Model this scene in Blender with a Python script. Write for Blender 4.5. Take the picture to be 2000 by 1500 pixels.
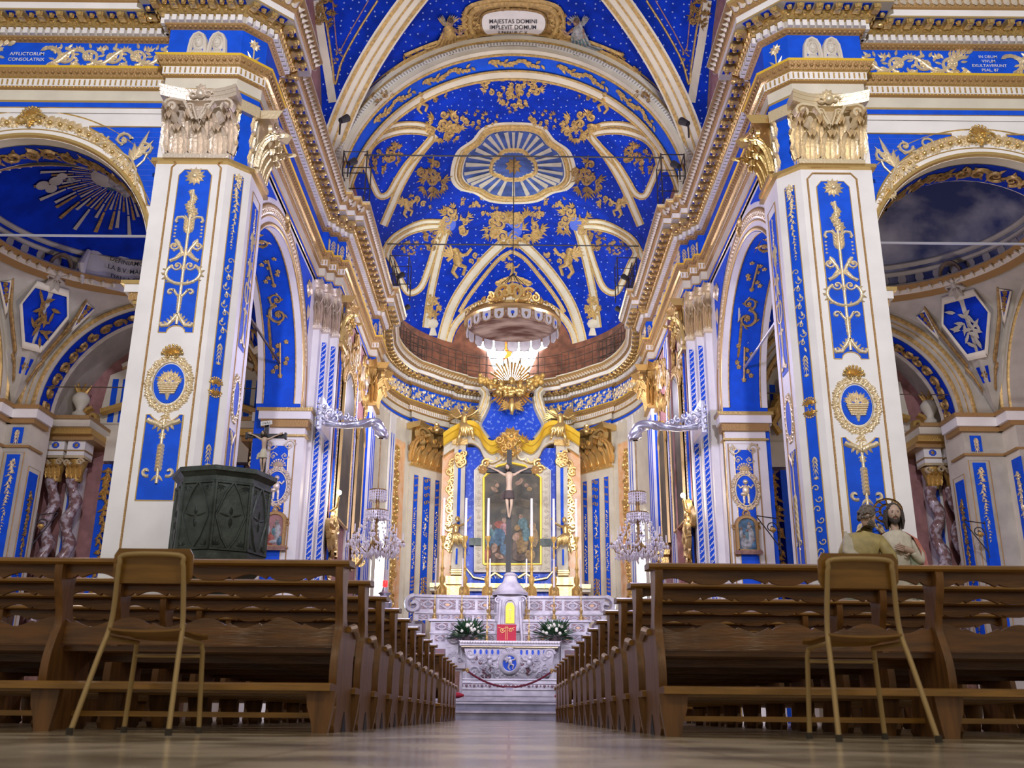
import bpy, math, random
from mathutils import Vector, Matrix
from math import sin, cos, pi, radians, sqrt, atan2, tan
for o in list(bpy.data.objects): bpy.data.objects.remove(o)
C = bpy.context.scene.collection
SC = bpy.context.scene
rnd = random.Random(7)
# ------------------------------------------------------------------ camera
F = 1915.0; PITCH = radians(18.67); ROLL = radians(0.5); CH = 0.10
cam = bpy.data.cameras.new('camera'); co = bpy.data.objects.new('camera', cam); C.objects.link(co)
cam.sensor_width = 36; cam.lens = F * 36 / 2000; cam.clip_start = 0.05; cam.clip_end = 200
CM = Matrix.Rotation(radians(90) + PITCH, 4, 'X') @ Matrix.Rotation(ROLL, 4, 'Z')
co.matrix_world = Matrix.Translation((0, 0, CH)) @ CM
cam.dof.use_dof = True; cam.dof.focus_distance = 15; cam.dof.aperture_fstop = 4.0
SC.camera = co
SC.view_settings.view_transform = 'Standard'; SC.view_settings.look = 'None'
SC.view_settings.gamma = 1; SC.view_settings.use_curve_mapping = False
SC.view_settings.exposure = 0.48
# ------------------------------------------------------------------ world: soft light of the nave behind the camera
w = bpy.data.worlds.new('world'); SC.world = w; w.use_nodes = True
w.node_tree.nodes['Background'].inputs[0].default_value = (1.0, 0.93, 0.82, 1)
w.node_tree.nodes['Background'].inputs[1].default_value = 0.26
def lamp(kind, name, loc, power, col=(1, 1, 1), size=0.2, tgt=None, angle=90, blend=0.6):
    l = bpy.data.lights.new(name, kind); o = bpy.data.objects.new(name, l); C.objects.link(o)
    l.energy = power; l.color = col; o.location = loc
    if kind == 'AREA': l.shape = 'DISK'; l.size = size
    else: l.shadow_soft_size = size
    if kind == 'SPOT': l.spot_size = radians(angle); l.spot_blend = blend
    if tgt is not None:
        d = Vector(tgt) - Vector(loc); o.rotation_euler = d.to_track_quat('-Z', 'Y').to_euler()
    return o
COOL = (0.86, 0.86, 1.0); WARM = (1.0, 0.86, 0.66)
LS = 1.0
for s in (-1, 1):
    # floodlights of the nave, high behind the viewer, aimed at the two great piers
    lamp('SPOT', 'nave_floodlight', (s * 2.5, 3.0, 9.0), 2700*LS, (0.88, 0.87, 1.0), 0.15, (s * 6.2, 13.9, 8.3), 75)
    lamp('POINT', 'nave_fill_light', (s * 3.5, -1.0, 6.0), 130*LS, (1.0, .86, .62), 0.4)  # added fill, unseen behind the camera: brightens pews, chairs and floor
    # cornice lamps of the presbytery: they light the vault and the opposite wall
    lamp('SPOT', 'cornice_lamp', (s * 3.2, 15.5, 11.9), 230*LS, (1.0, .93, .82), 0.12, (-s * 1.0, 20.0, 16.0), 110)
    lamp('SPOT', 'cornice_lamp', (s * 3.0, 22.0, 11.9), 210*LS, (1.0, .92, .80), 0.12, (-s * 1.6, 25.5, 16.0), 130)
    lamp('SPOT', 'cornice_lamp', (s * 2.9, 27.0, 11.9), 300*LS, (0.95, .97, .86), 0.12, (-s * 1.2, 31.5, 15.2), 130)
    lamp('SPOT', 'apse_fill_spot', (s * 2.9, 21.5, 7.2), 820*LS, (1.0, .97, .90), 0.12, (-s * 0.9, 33.0, 7.6), 62)  # added spot without a fixture, brightens the apse and altarpiece
    lamp('SPOT', 'altar_fill_spot', (s * 3.0, 21.5, 5.0), 560*LS, (0.80, .77, 1.0), 0.10, (-s * 0.2, 28.5, 1.6), 44)  # likewise added, to brighten the high altar
    lamp('POINT', 'sconce_bulb', (s * 3.62, 21.25, 4.75), 16*LS, WARM, 0.05)
    lamp('POINT', 'chancel_lamp', (s * 2.4, 24.5, 8.0), 170*LS, (0.80, .76, 1.0), 0.15)
    lamp('POINT', 'chancel_lamp', (s * 1.9, 17.0, 6.5), 230*LS, (0.62, .58, 1.0), 0.2)
    lamp('POINT', 'chapel_lamp', (s * 7.8, 17.3, 5.6), 70*LS, (1.0, .86, .70), 0.2)
    lamp('POINT', 'chapel_lamp', (s * 9.2, 16.0, 2.4), 60*LS, (0.62, .62, 1.0), 0.2)
# ------------------------------------------------------------------ view rays (used to lay the ceiling paintings on the vault)
RM = CM.to_3x3()
def ray(px, py):
    return (RM @ Vector(((px - 1000) / F, (750 - py) / F, -1))).normalized()
def at(px, py, D):
    d = ray(px, py); t = D / d.y; return Vector((d.x * t, D, CH + d.z * t))
# ------------------------------------------------------------------ materials
MATS = {}
def mat(name, col, rough=0.6, metal=0.0, noise=0.0, nscale=4.0, col2=None, emit=0, bump=0, bscale=30, alpha=1, trans=0, spec=0.5, stretch=None, detail=4, lo=.35, hi=.65):
    m = bpy.data.materials.new(name); m.use_nodes = True; nt = m.node_tree; b = nt.nodes['Principled BSDF']
    c4 = (*col, 1)
    b.inputs['Base Color'].default_value = c4; b.inputs['Roughness'].default_value = rough
    b.inputs['Metallic'].default_value = metal; b.inputs['Specular IOR Level'].default_value = spec
    if trans: b.inputs['Transmission Weight'].default_value = trans
    if emit: b.inputs['Emission Color'].default_value = c4; b.inputs['Emission Strength'].default_value = emit
    if noise or bump:
        tc = nt.nodes.new('ShaderNodeTexCoord'); mp = nt.nodes.new('ShaderNodeMapping'); nt.links.new(tc.outputs['Object'], mp.inputs[0])
        if stretch: mp.inputs['Scale'].default_value = stretch
    if noise:
        n = nt.nodes.new('ShaderNodeTexNoise'); n.inputs['Scale'].default_value = nscale; n.inputs['Detail'].default_value = detail
        nt.links.new(mp.outputs[0], n.inputs['Vector'])
        r = nt.nodes.new('ShaderNodeValToRGB'); r.color_ramp.elements[0].position = lo; r.color_ramp.elements[1].position = hi
        r.color_ramp.elements[0].color = c4
        c2 = col2 if col2 else tuple(max(0, x * (1 - noise)) for x in col)
        r.color_ramp.elements[1].color = (*c2, 1)
        nt.links.new(n.outputs['Fac'], r.inputs[0]); nt.links.new(r.outputs[0], b.inputs['Base Color'])
        if emit: nt.links.new(r.outputs[0], b.inputs['Emission Color'])
    if bump:
        n2 = nt.nodes.new('ShaderNodeTexNoise'); n2.inputs['Scale'].default_value = bscale; n2.inputs['Detail'].default_value = 3
        nt.links.new(mp.outputs[0], n2.inputs['Vector'])
        bp = nt.nodes.new('ShaderNodeBump'); bp.inputs['Strength'].default_value = bump; bp.inputs['Distance'].default_value = 0.02
        nt.links.new(n2.outputs['Fac'], bp.inputs['Height']); nt.links.new(bp.outputs[0], b.inputs['Normal'])
    MATS[name] = m; return m
mat('white', (0.84, 0.81, 0.76), 0.55, noise=.10, nscale=2)
mat('cream', (0.70, 0.64, 0.50), 0.6, noise=.14, nscale=2)
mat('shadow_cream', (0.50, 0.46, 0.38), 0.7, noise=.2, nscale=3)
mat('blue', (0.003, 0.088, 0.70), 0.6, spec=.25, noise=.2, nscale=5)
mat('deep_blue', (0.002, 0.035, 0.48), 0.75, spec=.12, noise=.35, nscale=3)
mat('stripe_blue', (0.03, 0.10, 0.62), 0.5)
mat('fresco_blue', (0.06, 0.11, 0.36), 0.7, noise=.5, nscale=3, spec=.2)
mat('blue_marble', (0.004, 0.06, 0.60), 0.35, noise=1, nscale=9, col2=(0.16, 0.27, 0.72), lo=.56, hi=.64, detail=8, spec=.3)
mat('gold', (0.70, 0.49, 0.19), 0.30, metal=.8, bump=.25, bscale=25)
mat('pale_gold', (0.80, 0.66, 0.42), 0.36, metal=.55, bump=.35, bscale=30)
mat('white_gold', (0.72, 0.64, 0.50), 0.4, metal=.25)
mat('rope_gold', (0.40, 0.235, 0.085), 0.45, metal=.35, bump=.6, bscale=40)
mat('old_gold', (0.58, 0.36, 0.10), 0.4, metal=.55, bump=.5, bscale=40)
mat('yellow_gold', (0.92, 0.60, 0.05), 0.35, metal=.35)
mat('silver_gilt', (0.74, 0.63, 0.50), 0.35, metal=.5, bump=.5, bscale=30)
mat('silver', (0.60, 0.60, 0.68), 0.3, metal=.8, bump=.3, bscale=20)
mat('ochre_paint', (0.64, 0.42, 0.14), 0.42, metal=.35, noise=.4, nscale=14, bump=.4, bscale=30)
mat('dark_ochre', (0.42, 0.25, 0.08), 0.45, metal=.3, noise=.5, nscale=14, bump=.4, bscale=30)
mat('star', (0.30, 0.40, 0.78), 0.5)
mat('relief_stone', (0.62, 0.56, 0.46), 0.5, bump=.5, bscale=15)
mat('orange_marble', (0.78, 0.40, 0.17), 0.35, noise=.4, nscale=5, col2=(0.80, .55, .33))
mat('pink_wall', (0.42, 0.20, 0.19), 0.6, noise=.3, nscale=5)
mat('red_wall', (0.27, 0.095, 0.045), 0.6, noise=.55, nscale=3)
mat('marble', (0.72, 0.68, 0.72), 0.25, noise=.3, nscale=4, col2=(.50, .46, .52))
mat('grey_marble', (0.40, 0.40, 0.48), 0.2, noise=.35, nscale=3)
mat('inlay', (0.25, 0.10, 0.10), 0.3, noise=.5, nscale=15, col2=(.16, .13, .17))
mat('twist_marble', (0.22, 0.12, 0.11), 0.2, noise=1, nscale=9, col2=(.50, .43, .45), lo=.45, hi=.6)
mat('brown_marble', (0.20, 0.10, 0.08), 0.25, noise=1, nscale=9, col2=(.35, .2, .15))
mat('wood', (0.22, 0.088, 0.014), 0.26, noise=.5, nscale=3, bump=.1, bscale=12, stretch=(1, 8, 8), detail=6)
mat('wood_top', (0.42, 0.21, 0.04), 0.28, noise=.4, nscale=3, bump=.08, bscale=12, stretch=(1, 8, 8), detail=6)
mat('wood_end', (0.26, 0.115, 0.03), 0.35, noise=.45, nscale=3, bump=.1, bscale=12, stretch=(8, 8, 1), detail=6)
mat('plywood', (0.32, 0.155, 0.026), 0.3, noise=.35, nscale=3, stretch=(1, 8, 8))
mat('beige_metal', (0.42, 0.28, 0.11), 0.35, metal=.2)
mat('rubber', (0.05, 0.04, 0.03), 0.8)
mat('bronze', (0.085, 0.105, 0.092), 0.45, metal=.35, noise=.5, nscale=5, bump=.3, bscale=20)
mat('iron', (0.025, 0.022, 0.025), 0.5)
mat('brown_iron', (0.07, 0.045, 0.03), 0.6)
mat('rod', (0.50, 0.50, 0.55), 0.4, metal=.5)
mat('crosswood', (0.007, 0.005, 0.006), 0.5)
mat('flesh', (0.55, 0.38, 0.27), 0.5, noise=.25, nscale=8)
mat('pale_flesh', (0.48, 0.35, 0.26), 0.5)
mat('hair', (0.06, 0.045, 0.035), 0.7, bump=1, bscale=60)
mat('grey_hair', (0.16, 0.13, 0.10), 0.7, bump=1, bscale=50)
mat('robe_cream', (0.60, 0.54, 0.40), 0.6, noise=.2, nscale=12, bump=.5, bscale=12)
mat('robe_red', (0.55, 0.17, 0.11), 0.6, bump=.5, bscale=12)
mat('robe_green', (0.27, 0.30, 0.20), 0.6, bump=.5, bscale=12)
mat('robe_olive', (0.46, 0.36, 0.13), 0.6, noise=.3, nscale=8, bump=.6, bscale=10)
mat('dark_cloth', (0.07, 0.05, 0.05), 0.8, bump=.5)
mat('candle', (0.80, 0.74, 0.74), 0.5)
mat('crystal', (0.95, 0.92, 0.98), 0.08, metal=.35, spec=1.0)
mat('red_velvet', (0.42, 0.01, 0.035), 0.7)
mat('rope_red', (0.16, 0.01, 0.03), 0.7)
mat('leafgreen', (0.03, 0.10, 0.035), 0.5, noise=.4, nscale=20)
mat('petal', (0.85, 0.82, 0.70), 0.5)
mat('window_light', (0.85, 0.92, 1.0), 0.5, emit=7)
mat('window_red', (0.9, 0.16, 0.02), 0.5, emit=2.5)
mat('window_soft', (0.80, 0.85, 1.0), 0.5, emit=4)
mat('bulb', (1.0, 0.80, 0.45), 0.5, emit=60)
mat('candle_bulb', (1.0, 0.85, 0.6), 0.5, emit=14)
mat('red_glass', (0.8, 0.02, 0.02), 0.3, emit=2)
mat('banner', (0.58, 0.56, 0.54), 0.7)
mat('ink', (0.02, 0.02, 0.03), 0.6)
mat('canvas_dark', (0.03, 0.027, 0.018), 0.5, noise=1, nscale=1.6, col2=(.13, .10, .055), lo=.4, hi=.7)
mat('canvas_sky', (0.045, 0.037, 0.02), 0.5, noise=1, nscale=2.5, col2=(.17, .13, .075), lo=.4, hi=.7)
mat('dome_cloud', (0.02, 0.035, 0.13), 0.7, noise=1, nscale=.8, col2=(.36, .36, .38), lo=.44, hi=.68, detail=10)
mat('underside', (0.10, 0.035, 0.015), 0.7, noise=1, nscale=1.8, col2=(.42, .30, .20), lo=.4, hi=.65, detail=6, stretch=(.6, 2.5, 1))
for n, c in (('paint_red', (.40, .09, .05)), ('paint_blue', (.07, .17, .27)), ('paint_teal', (.12, .25, .27)), ('paint_ochre', (.36, .22, .07)), ('paint_skin', (.45, .27, .17)), ('paint_brown', (.12, .07, .04)), ('paint_grey', (.42, .42, .40)), ('paint_pink', (.46, .22, .22))):
    mat(n, c, .5, noise=.6, nscale=12)
# floor: polished beige slabs
m = mat('floor_stone', (0.74, 0.64, 0.46), 0.17, noise=1, nscale=1.6, col2=(.22, .185, .12), lo=.42, hi=.58, bump=.05, bscale=5)
nt = m.node_tree; b = nt.nodes['Principled BSDF']
tc = nt.nodes.new('ShaderNodeTexCoord'); br = nt.nodes.new('ShaderNodeTexBrick'); nt.links.new(tc.outputs['Object'], br.inputs[0])
br.offset = 0; br.inputs['Scale'].default_value = 1; br.inputs['Brick Width'].default_value = .6; br.inputs['Row Height'].default_value = .6
br.inputs['Mortar Size'].default_value = .006; br.inputs['Color1'].default_value = (1, 1, 1, 1); br.inputs['Color2'].default_value = (.82, .80, .78, 1); br.inputs['Mortar'].default_value = (.35, .3, .25, 1)
mx = nt.nodes.new('ShaderNodeMixRGB'); mx.blend_type = 'MULTIPLY'; mx.inputs[0].default_value = 1
src = b.inputs['Base Color'].links[0].from_socket
nt.links.new(src, mx.inputs[1]); nt.links.new(br.outputs[0], mx.inputs[2]); nt.links.new(mx.outputs[0], b.inputs['Base Color'])
# ------------------------------------------------------------------ mesh builder
WPOS = {}
class MB:
    def __init__(s): s.v = []; s.f = []; s.mi = []; s.mn = []
    def _m(s, m):
        if m not in s.mn: s.mn.append(m)
        return s.mn.index(m)
    def add(s, vs, fs, m):
        k = len(s.v); i = s._m(m)
        s.v.extend([tuple(v) for v in vs])
        for f in fs: s.f.append(tuple(a + k for a in f)); s.mi.append(i)
    def quad(s, a, b, c, d, m): s.add([a, b, c, d], [(0, 1, 2, 3)], m)
    def grid(s, rows, m, close=False):
        n = len(rows[0]); vs = [p for r in rows for p in r]; fs = []
        for i in range(len(rows) - 1):
            for j in range(n if close else n - 1):
                j2 = (j + 1) % n; fs.append((i * n + j, i * n + j2, (i + 1) * n + j2, (i + 1) * n + j))
        s.add(vs, fs, m)
    def box(s, M, u0, u1, v0, v1, w0, w1, m):
        P = [M(u, v, w_) for u in (u0, u1) for v in (v0, v1) for w_ in (w0, w1)]
        s.add(P, [(0, 1, 3, 2), (4, 6, 7, 5), (0, 4, 5, 1), (2, 3, 7, 6), (0, 2, 6, 4), (1, 5, 7, 3)], m)
    def cbox(s, c, d, m): s.box(WM, c[0] - d[0] / 2, c[0] + d[0] / 2, c[2] - d[2] / 2, c[2] + d[2] / 2, c[1] - d[1] / 2, c[1] + d[1] / 2, m)
    def prism(s, M, poly, w0, w1, m, m2=None):
        n = len(poly); A = [M(p[0], p[1], w0) for p in poly]; B = [M(p[0], p[1], w1) for p in poly]
        s.add(A, [tuple(range(n))], m2 or m); s.add(B, [tuple(range(n))], m)
        s.add(A + B, [(i, (i + 1) % n, n + (i + 1) % n, n + i) for i in range(n)], m2 or m)
    def tube(s, pts, r, m, n=8, caps=True):
        pts = [Vector(p) for p in pts]; rr = r if isinstance(r, (list, tuple)) else [r] * len(pts)
        up = None; rings = []
        for i, p in enumerate(pts):
            t = (pts[min(i + 1, len(pts) - 1)] - pts[max(i - 1, 0)]).normalized()
            if up is None:
                up = Vector((0, 0, 1)) if abs(t.z) < .9 else Vector((1, 0, 0))
            a = t.cross(up); 
            if a.length < 1e-4: a = t.orthogonal()
            a.normalize(); b_ = a.cross(t).normalized(); up = b_
            rings.append([p + (a * cos(2 * pi * k / n) + b_ * sin(2 * pi * k / n)) * rr[i] for k in range(n)])
        s.grid(rings, m, True)
        if caps: s.add(rings[0], [tuple(range(n))], m); s.add(rings[-1], [tuple(range(n))], m)
    def lathe(s, c, prof, m, n=16, a0=0, sx=1, sy=1, arc=2 * pi):
        c = Vector(c); full = abs(arc - 2 * pi) < 1e-6; k = n if full else n + 1
        rows = [[c + Vector((r * cos(a0 + arc * j / n) * sx, r * sin(a0 + arc * j / n) * sy, z)) for j in range(k)] for r, z in prof]
        s.grid(rows, m, full)
    def ball(s, c, r, m, n=8, sc=(1, 1, 1)):
        s.lathe(c, [(r * sin(pi * i / (n // 2 + 1)) * 1 if 0 < i < n // 2 + 1 else 1e-4, -r * cos(pi * i / (n // 2 + 1)) * sc[2]) for i in range(n // 2 + 2)], m, n, sx=sc[0], sy=sc[1])
    def build(s, name, parent=None, smooth=30):
        me = bpy.data.meshes.new(name); off = WPOS.get(parent.name, Vector((0, 0, 0))) if parent else Vector((0, 0, 0))
        me.from_pydata([(v[0] - off[0], v[1] - off[1], v[2] - off[2]) for v in s.v], [], s.f)
        for m_ in s.mn: me.materials.append(MATS[m_])
        me.polygons.foreach_set('material_index', s.mi)
        if smooth:
            me.polygons.foreach_set('use_smooth', [True] * len(s.f)); me.update()
            try: me.set_sharp_from_angle(angle=radians(smooth))
            except Exception: pass
        me.update()
        o = bpy.data.objects.new(name, me); C.objects.link(o)
        if parent: o.parent = parent; WPOS[o.name] = off
        return o
def WM(u, v, w_): return Vector((u, w_, v))            # world map: u = x, v = z, w = y
def FRM(o, ux, nn):                                     # vertical plane: origin, horizontal direction, outward normal
    o = Vector(o); ux = Vector(ux).normalized(); nn = Vector(nn).normalized()
    return lambda u, v, w_: o + ux * u + Vector((0, 0, v)) + nn * w_
def sub(M, du, dv, sc=1, flip=1, rot=0):
    c, s_ = cos(rot), sin(rot)
    return lambda u, v, w_: M(du + sc * (flip * (u * c - v * s_)), dv + sc * (u * s_ + v * c), w_ * sc)
def tag(o, label=None, cat=None, group=None, kind=None):
    if label: o['label'] = label
    if cat: o['category'] = cat
    if group: o['group'] = group
    if kind: o['kind'] = kind
    return o
def thing(name, label, cat, loc=(0, 0, 0), group=None, rz=0):
    o = bpy.data.objects.new(name, None); C.objects.link(o); o.location = loc; o.rotation_euler = (0, 0, rz); o.empty_display_size = .1
    WPOS[o.name] = Vector(loc); return tag(o, label, cat, group)
def lthing(*a, **k):                                    # thing whose parts are modelled in local coordinates
    o = thing(*a, **k); WPOS[o.name] = Vector((0, 0, 0)); return o
def struct(o): o['kind'] = 'structure'; return o
def dup(root, loc, label, rz=None, flipx=False):
    r = root.copy(); C.objects.link(r); r.location = loc; r['label'] = label
    if rz is not None: r.rotation_euler = (0, 0, rz)
    for ch in [c for c in bpy.data.objects if c.parent == root]:
        c = ch.copy(); C.objects.link(c); c.parent = r
        for g in [g for g in bpy.data.objects if g.parent == ch]:
            d = g.copy(); C.objects.link(d); d.parent = c
    return r
# ------------------------------------------------------------------ relief ornament kit (works in any map M(u,v,w))
def ridge(mb, M, pts, r, m, r1=None, h=1.0):
    n = len(pts); A = []
    for i, p in enumerate(pts):
        a = pts[max(i - 1, 0)]; b = pts[min(i + 1, n - 1)]; dx, dy = b[0] - a[0], b[1] - a[1]; L = sqrt(dx * dx + dy * dy) or 1e-6
        rr = r + ((r1 if r1 is not None else r) - r) * i / max(1, n - 1); nx, ny = -dy / L * rr, dx / L * rr
        A.append([M(p[0] + nx, p[1] + ny, 0), M(p[0] + nx * .5, p[1] + ny * .5, rr * h * .85), M(p[0] - nx * .5, p[1] - ny * .5, rr * h * .85), M(p[0] - nx, p[1] - ny, 0)])
    mb.grid(A, m)
def leaf(mb, M, x, y, a, l, wd, m, h=.35, bend=0.0):
    c, s = cos(a), sin(a)
    def T(u, v, w_):
        v += bend * u * u / max(l, 1e-6)
        return M(x + u * c - v * s, y + u * s + v * c, w_)
    mb.add([T(0, 0, 0), T(.3 * l, wd * .42, 0), T(.65 * l, wd * .38, 0), T(l, 0, .1 * wd), T(.65 * l, -wd * .38, 0), T(.3 * l, -wd * .42, 0), T(.3 * l, 0, wd * h), T(.65 * l, 0, wd * h)],
           [(0, 1, 6), (1, 2, 7, 6), (2, 3, 7), (0, 6, 5), (6, 7, 4, 5), (7, 3, 4)], m)
def dome(mb, M, x, y, r, m, n=8, h=.7, ry=None):
    ry = ry or r; vs = [M(x + r * cos(2 * pi * k / n), y + ry * sin(2 * pi * k / n), 0) for k in range(n)]
    vs += [M(x + .72 * r * cos(2 * pi * k / n), y + .72 * ry * sin(2 * pi * k / n), r * h * .7) for k in range(n)] + [M(x, y, r * h)]
    fs = [(k, (k + 1) % n, n + (k + 1) % n, n + k) for k in range(n)] + [(n + k, n + (k + 1) % n, 2 * n) for k in range(n)]
    mb.add(vs, fs, m)
def rosette(mb, M, x, y, r, m, n=8, a0=0):
    for k in range(n): leaf(mb, M, x, y, a0 + 2 * pi * k / n, r, r * 5.2 / n, m, .4)
    dome(mb, M, x, y, r * .3, m, 6, 1.2)
def spiral(x, y, r, a0, turns, sg, n=16, r1=.12):
    return [(x + r * (1 - (1 - r1) * i / n) * cos(a0 + sg * 2 * pi * turns * i / n), y + r * (1 - (1 - r1) * i / n) * sin(a0 + sg * 2 * pi * turns * i / n)) for i in range(n + 1)]
def scroll(mb, M, x, y, r, a0, sg, m, th=.09, turns=1.4, leaves=4):
    p = spiral(x, y, r, a0, turns, sg, 18); ridge(mb, M, p, r * th * 1.5, m, r * th * .8, 1.3)
    rosette(mb, M, x, y, r * .34, m, 6)
    for k in range(leaves):
        q = p[1 + k * 3]; aa = atan2(q[1] - y, q[0] - x); leaf(mb, M, q[0], q[1], aa + sg * -.7, r * .55, r * .26, m, .4, .3 * -sg)
def shell(mb, M, x, y, r, m, up=1):
    for k in range(9):
        a = pi * (k + .5) / 9 * 1.0; leaf(mb, M, x, y, a if up > 0 else -a, r, r * .30, m, .7)
        dome(mb, M, x + r * .93 * cos(a), y + up * r * .93 * sin(a), r * .15, m, 6)
    for sg in (-1, 1): ridge(mb, M, spiral(x + sg * r * .35, y - up * r * .12, r * .25, pi / 2, .9, -sg * up, 9), r * .08, m)
def fleur(mb, M, x, y, r, m, up=1):
    for k in range(-2, 3): leaf(mb, M, x, y, (pi / 2 + k * .55) * up, r * (1 - .12 * abs(k)), r * .3, m, .4)
def wreath(mb, M, x, y, rx, ry, m, th=.1, n=26):
    for k in range(n):
        a = 2 * pi * k / n; q = (x + rx * cos(a), y + ry * sin(a))
        rosette(mb, M, q[0], q[1], th * (1.05 if k % 2 else .75), m, 5, a)
        for sg in (-1, 1): leaf(mb, M, q[0], q[1], a + sg * .9, th * 1.25, th * .5, m, .5)
    e = [(x + (rx - th * 1.05) * cos(2 * pi * k / 36), y + (ry - th * 1.05) * sin(2 * pi * k / 36)) for k in range(37)]
    ridge(mb, M, e, th * .28, m, h=1.4)
def basket(mb, M, x, y, s, m):
    for k in range(5):
        z = y - .3 * s + k * .08 * s; wd = (.26 + .03 * k) * s; ridge(mb, M, [(x - wd, z), (x, z - .01 * s), (x + wd, z)], .045 * s, m, h=1.6)
    ridge(mb, M, [(x, y - .3 * s), (x, y - .55 * s)], .10 * s, m, .03 * s); ridge(mb, M, [(x - .36 * s, y + .06 * s), (x + .36 * s, y + .06 * s)], .05 * s, m, h=2)
    r_ = random.Random(3)
    for k in range(26):
        a = pi * (k + .5) / 26; rr = s * (.22 + .28 * ((k * 7) % 5) / 4)
        leaf(mb, M, x + rr * .5 * cos(a), y + .1 * s + rr * .45 * sin(a), a, s * .26, s * .09, m, .5)
    for k in range(14):
        a = pi * r_.random(); rr = s * .42 * sqrt(r_.random()); rosette(mb, M, x + rr * cos(a) * .95, y + .12 * s + rr * sin(a) * .75, s * .085, m, 5)
def drop(mb, M, x, y0, y1, wd, m, seed=0):
    """garland of leaves and flowers hanging between two heights"""
    r_ = random.Random(seed); n = max(3, int((y0 - y1) / (wd * .62)))
    for k in range(n):
        t = (k + .5) / n; y = y0 + (y1 - y0) * t; ww = wd * (1.0 - .6 * t)
        x2 = x + (r_.random() - .5) * ww * .7
        for sg in (-1, 1): leaf(mb, M, x2, y, -pi / 2 + sg * (.3 + 1.1 * r_.random()), ww * (.8 + .5 * r_.random()), ww * .42, m, .6)
        rosette(mb, M, x2, y, ww * (.35 + .2 * r_.random()), m, 5, r_.random() * 3)
def husk(mb, M, x, y, h, wd, m, sg=-1):
    for k in range(4):
        yy = y + sg * h * k * .2; ww = wd * (1 - .17 * k)
        for q in (-1, 1): leaf(mb, M, x, yy, sg * pi / 2 + q * .42, h * .36, ww * .62, m, .5)
    leaf(mb, M, x, y + sg * h * .6, sg * pi / 2, h * .4, wd * .3, m, .6)
def candelabrum(mb, M, x, y0, y1, wd, m):
    """tall arabesque of the pier panels, top y0 to bottom y1"""
    H = y0 - y1; Y = lambda t: y0 - H * t; W = wd
    ridge(mb, M, [(x, Y(0)), (x, Y(.98))], W * .045 * 1.5, m)
    for k in range(7): rosette(mb, M, x + (.0 if k % 2 else (k % 4 - 1) * W * .09), Y(.015 + k * .026), W * (.13 + .025 * k), m, 6, k)
    for q in (-1, 1):
        for k in range(5): leaf(mb, M, x + q * W * .07, Y(.24 + .022 * k), pi / 2 - q * .45, H * .06, W * .16, m, .5)
        ridge(mb, M, [(x + q * W * .1, Y(.23)), (x + q * W * .3, Y(.205)), (x + q * W * .52, Y(.21)), (x + q * W * .58, Y(.235)), (x + q * W * .5, Y(.25))], W * .045 * 1.5, m)
        for k in range(4): fleur(mb, M, x + q * W * .56, Y(.27 + k * .025), W * .11, m, -1)
        scroll(mb, M, x + q * W * .5, Y(.42), W * .26, pi / 2, q, m, .16)
        ridge(mb, M, [(x + q * W * .45, Y(.385)), (x + q * W * .2, Y(.44)), (x + q * W * .12, Y(.48)), (x + q * W * .35, Y(.51)), (x + q * W * .62, Y(.53))], W * .055 * 1.5, m)
        for k in range(4): leaf(mb, M, x + q * W * (.16 + .06 * k), Y(.455 + .012 * k), -q * .3 - pi / 2 + q * .9, W * .26, W * .11, m)
        scroll(mb, M, x + q * W * .27, Y(.565), W * .22, 0 if q > 0 else pi, -q, m, .16, leaves=0)
        arc = [(x + q * W * (.72 * sin(a)), Y(.62) - H * .075 * cos(a)) for a in [pi * i / 10 * .78 for i in range(11)]]
        ridge(mb, M, arc, W * .05 * 1.5, m)
        for i in range(1, 10): leaf(mb, M, arc[i][0], arc[i][1], pi / 2 - q * (.9 + .12 * i) + (.6 if i % 2 else -.4), W * .22, W * .10, m, .5)
        ridge(mb, M, spiral(x + q * W * .42, Y(.755), W * .16, pi / 2 + q * 1.2, .9, -q, 9), W * .04 * 1.5, m)
        ridge(mb, M, [(x, Y(.79)), (x + q * W * .15, Y(.77)), (x + q * W * .3, Y(.735))], W * .04 * 1.5, m)
        ridge(mb, M, [(x, Y(.905)), (x + q * W * .18, Y(.95)), (x + q * W * .36, Y(.985)), (x + q * W * .6, Y(.99)), (x + q * W * .66, Y(.97))], W * .06 * 1.5, m)
        for k in range(4): leaf(mb, M, x + q * W * (.1 + .1 * k), Y(.93 + .015 * k), pi / 2 - q * (.4 + .2 * k), W * .2, W * .12, m, .5)
    husk(mb, M, x, Y(.60), H * .06, W * .3, m, 1)
    husk(mb, M, x, Y(.765), H * .11, W * .3, m, -1)
    fleur(mb, M, x, Y(.885), W * .2, m, 1); fleur(mb, M, x, Y(.92), W * .2, m, -1)
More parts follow.
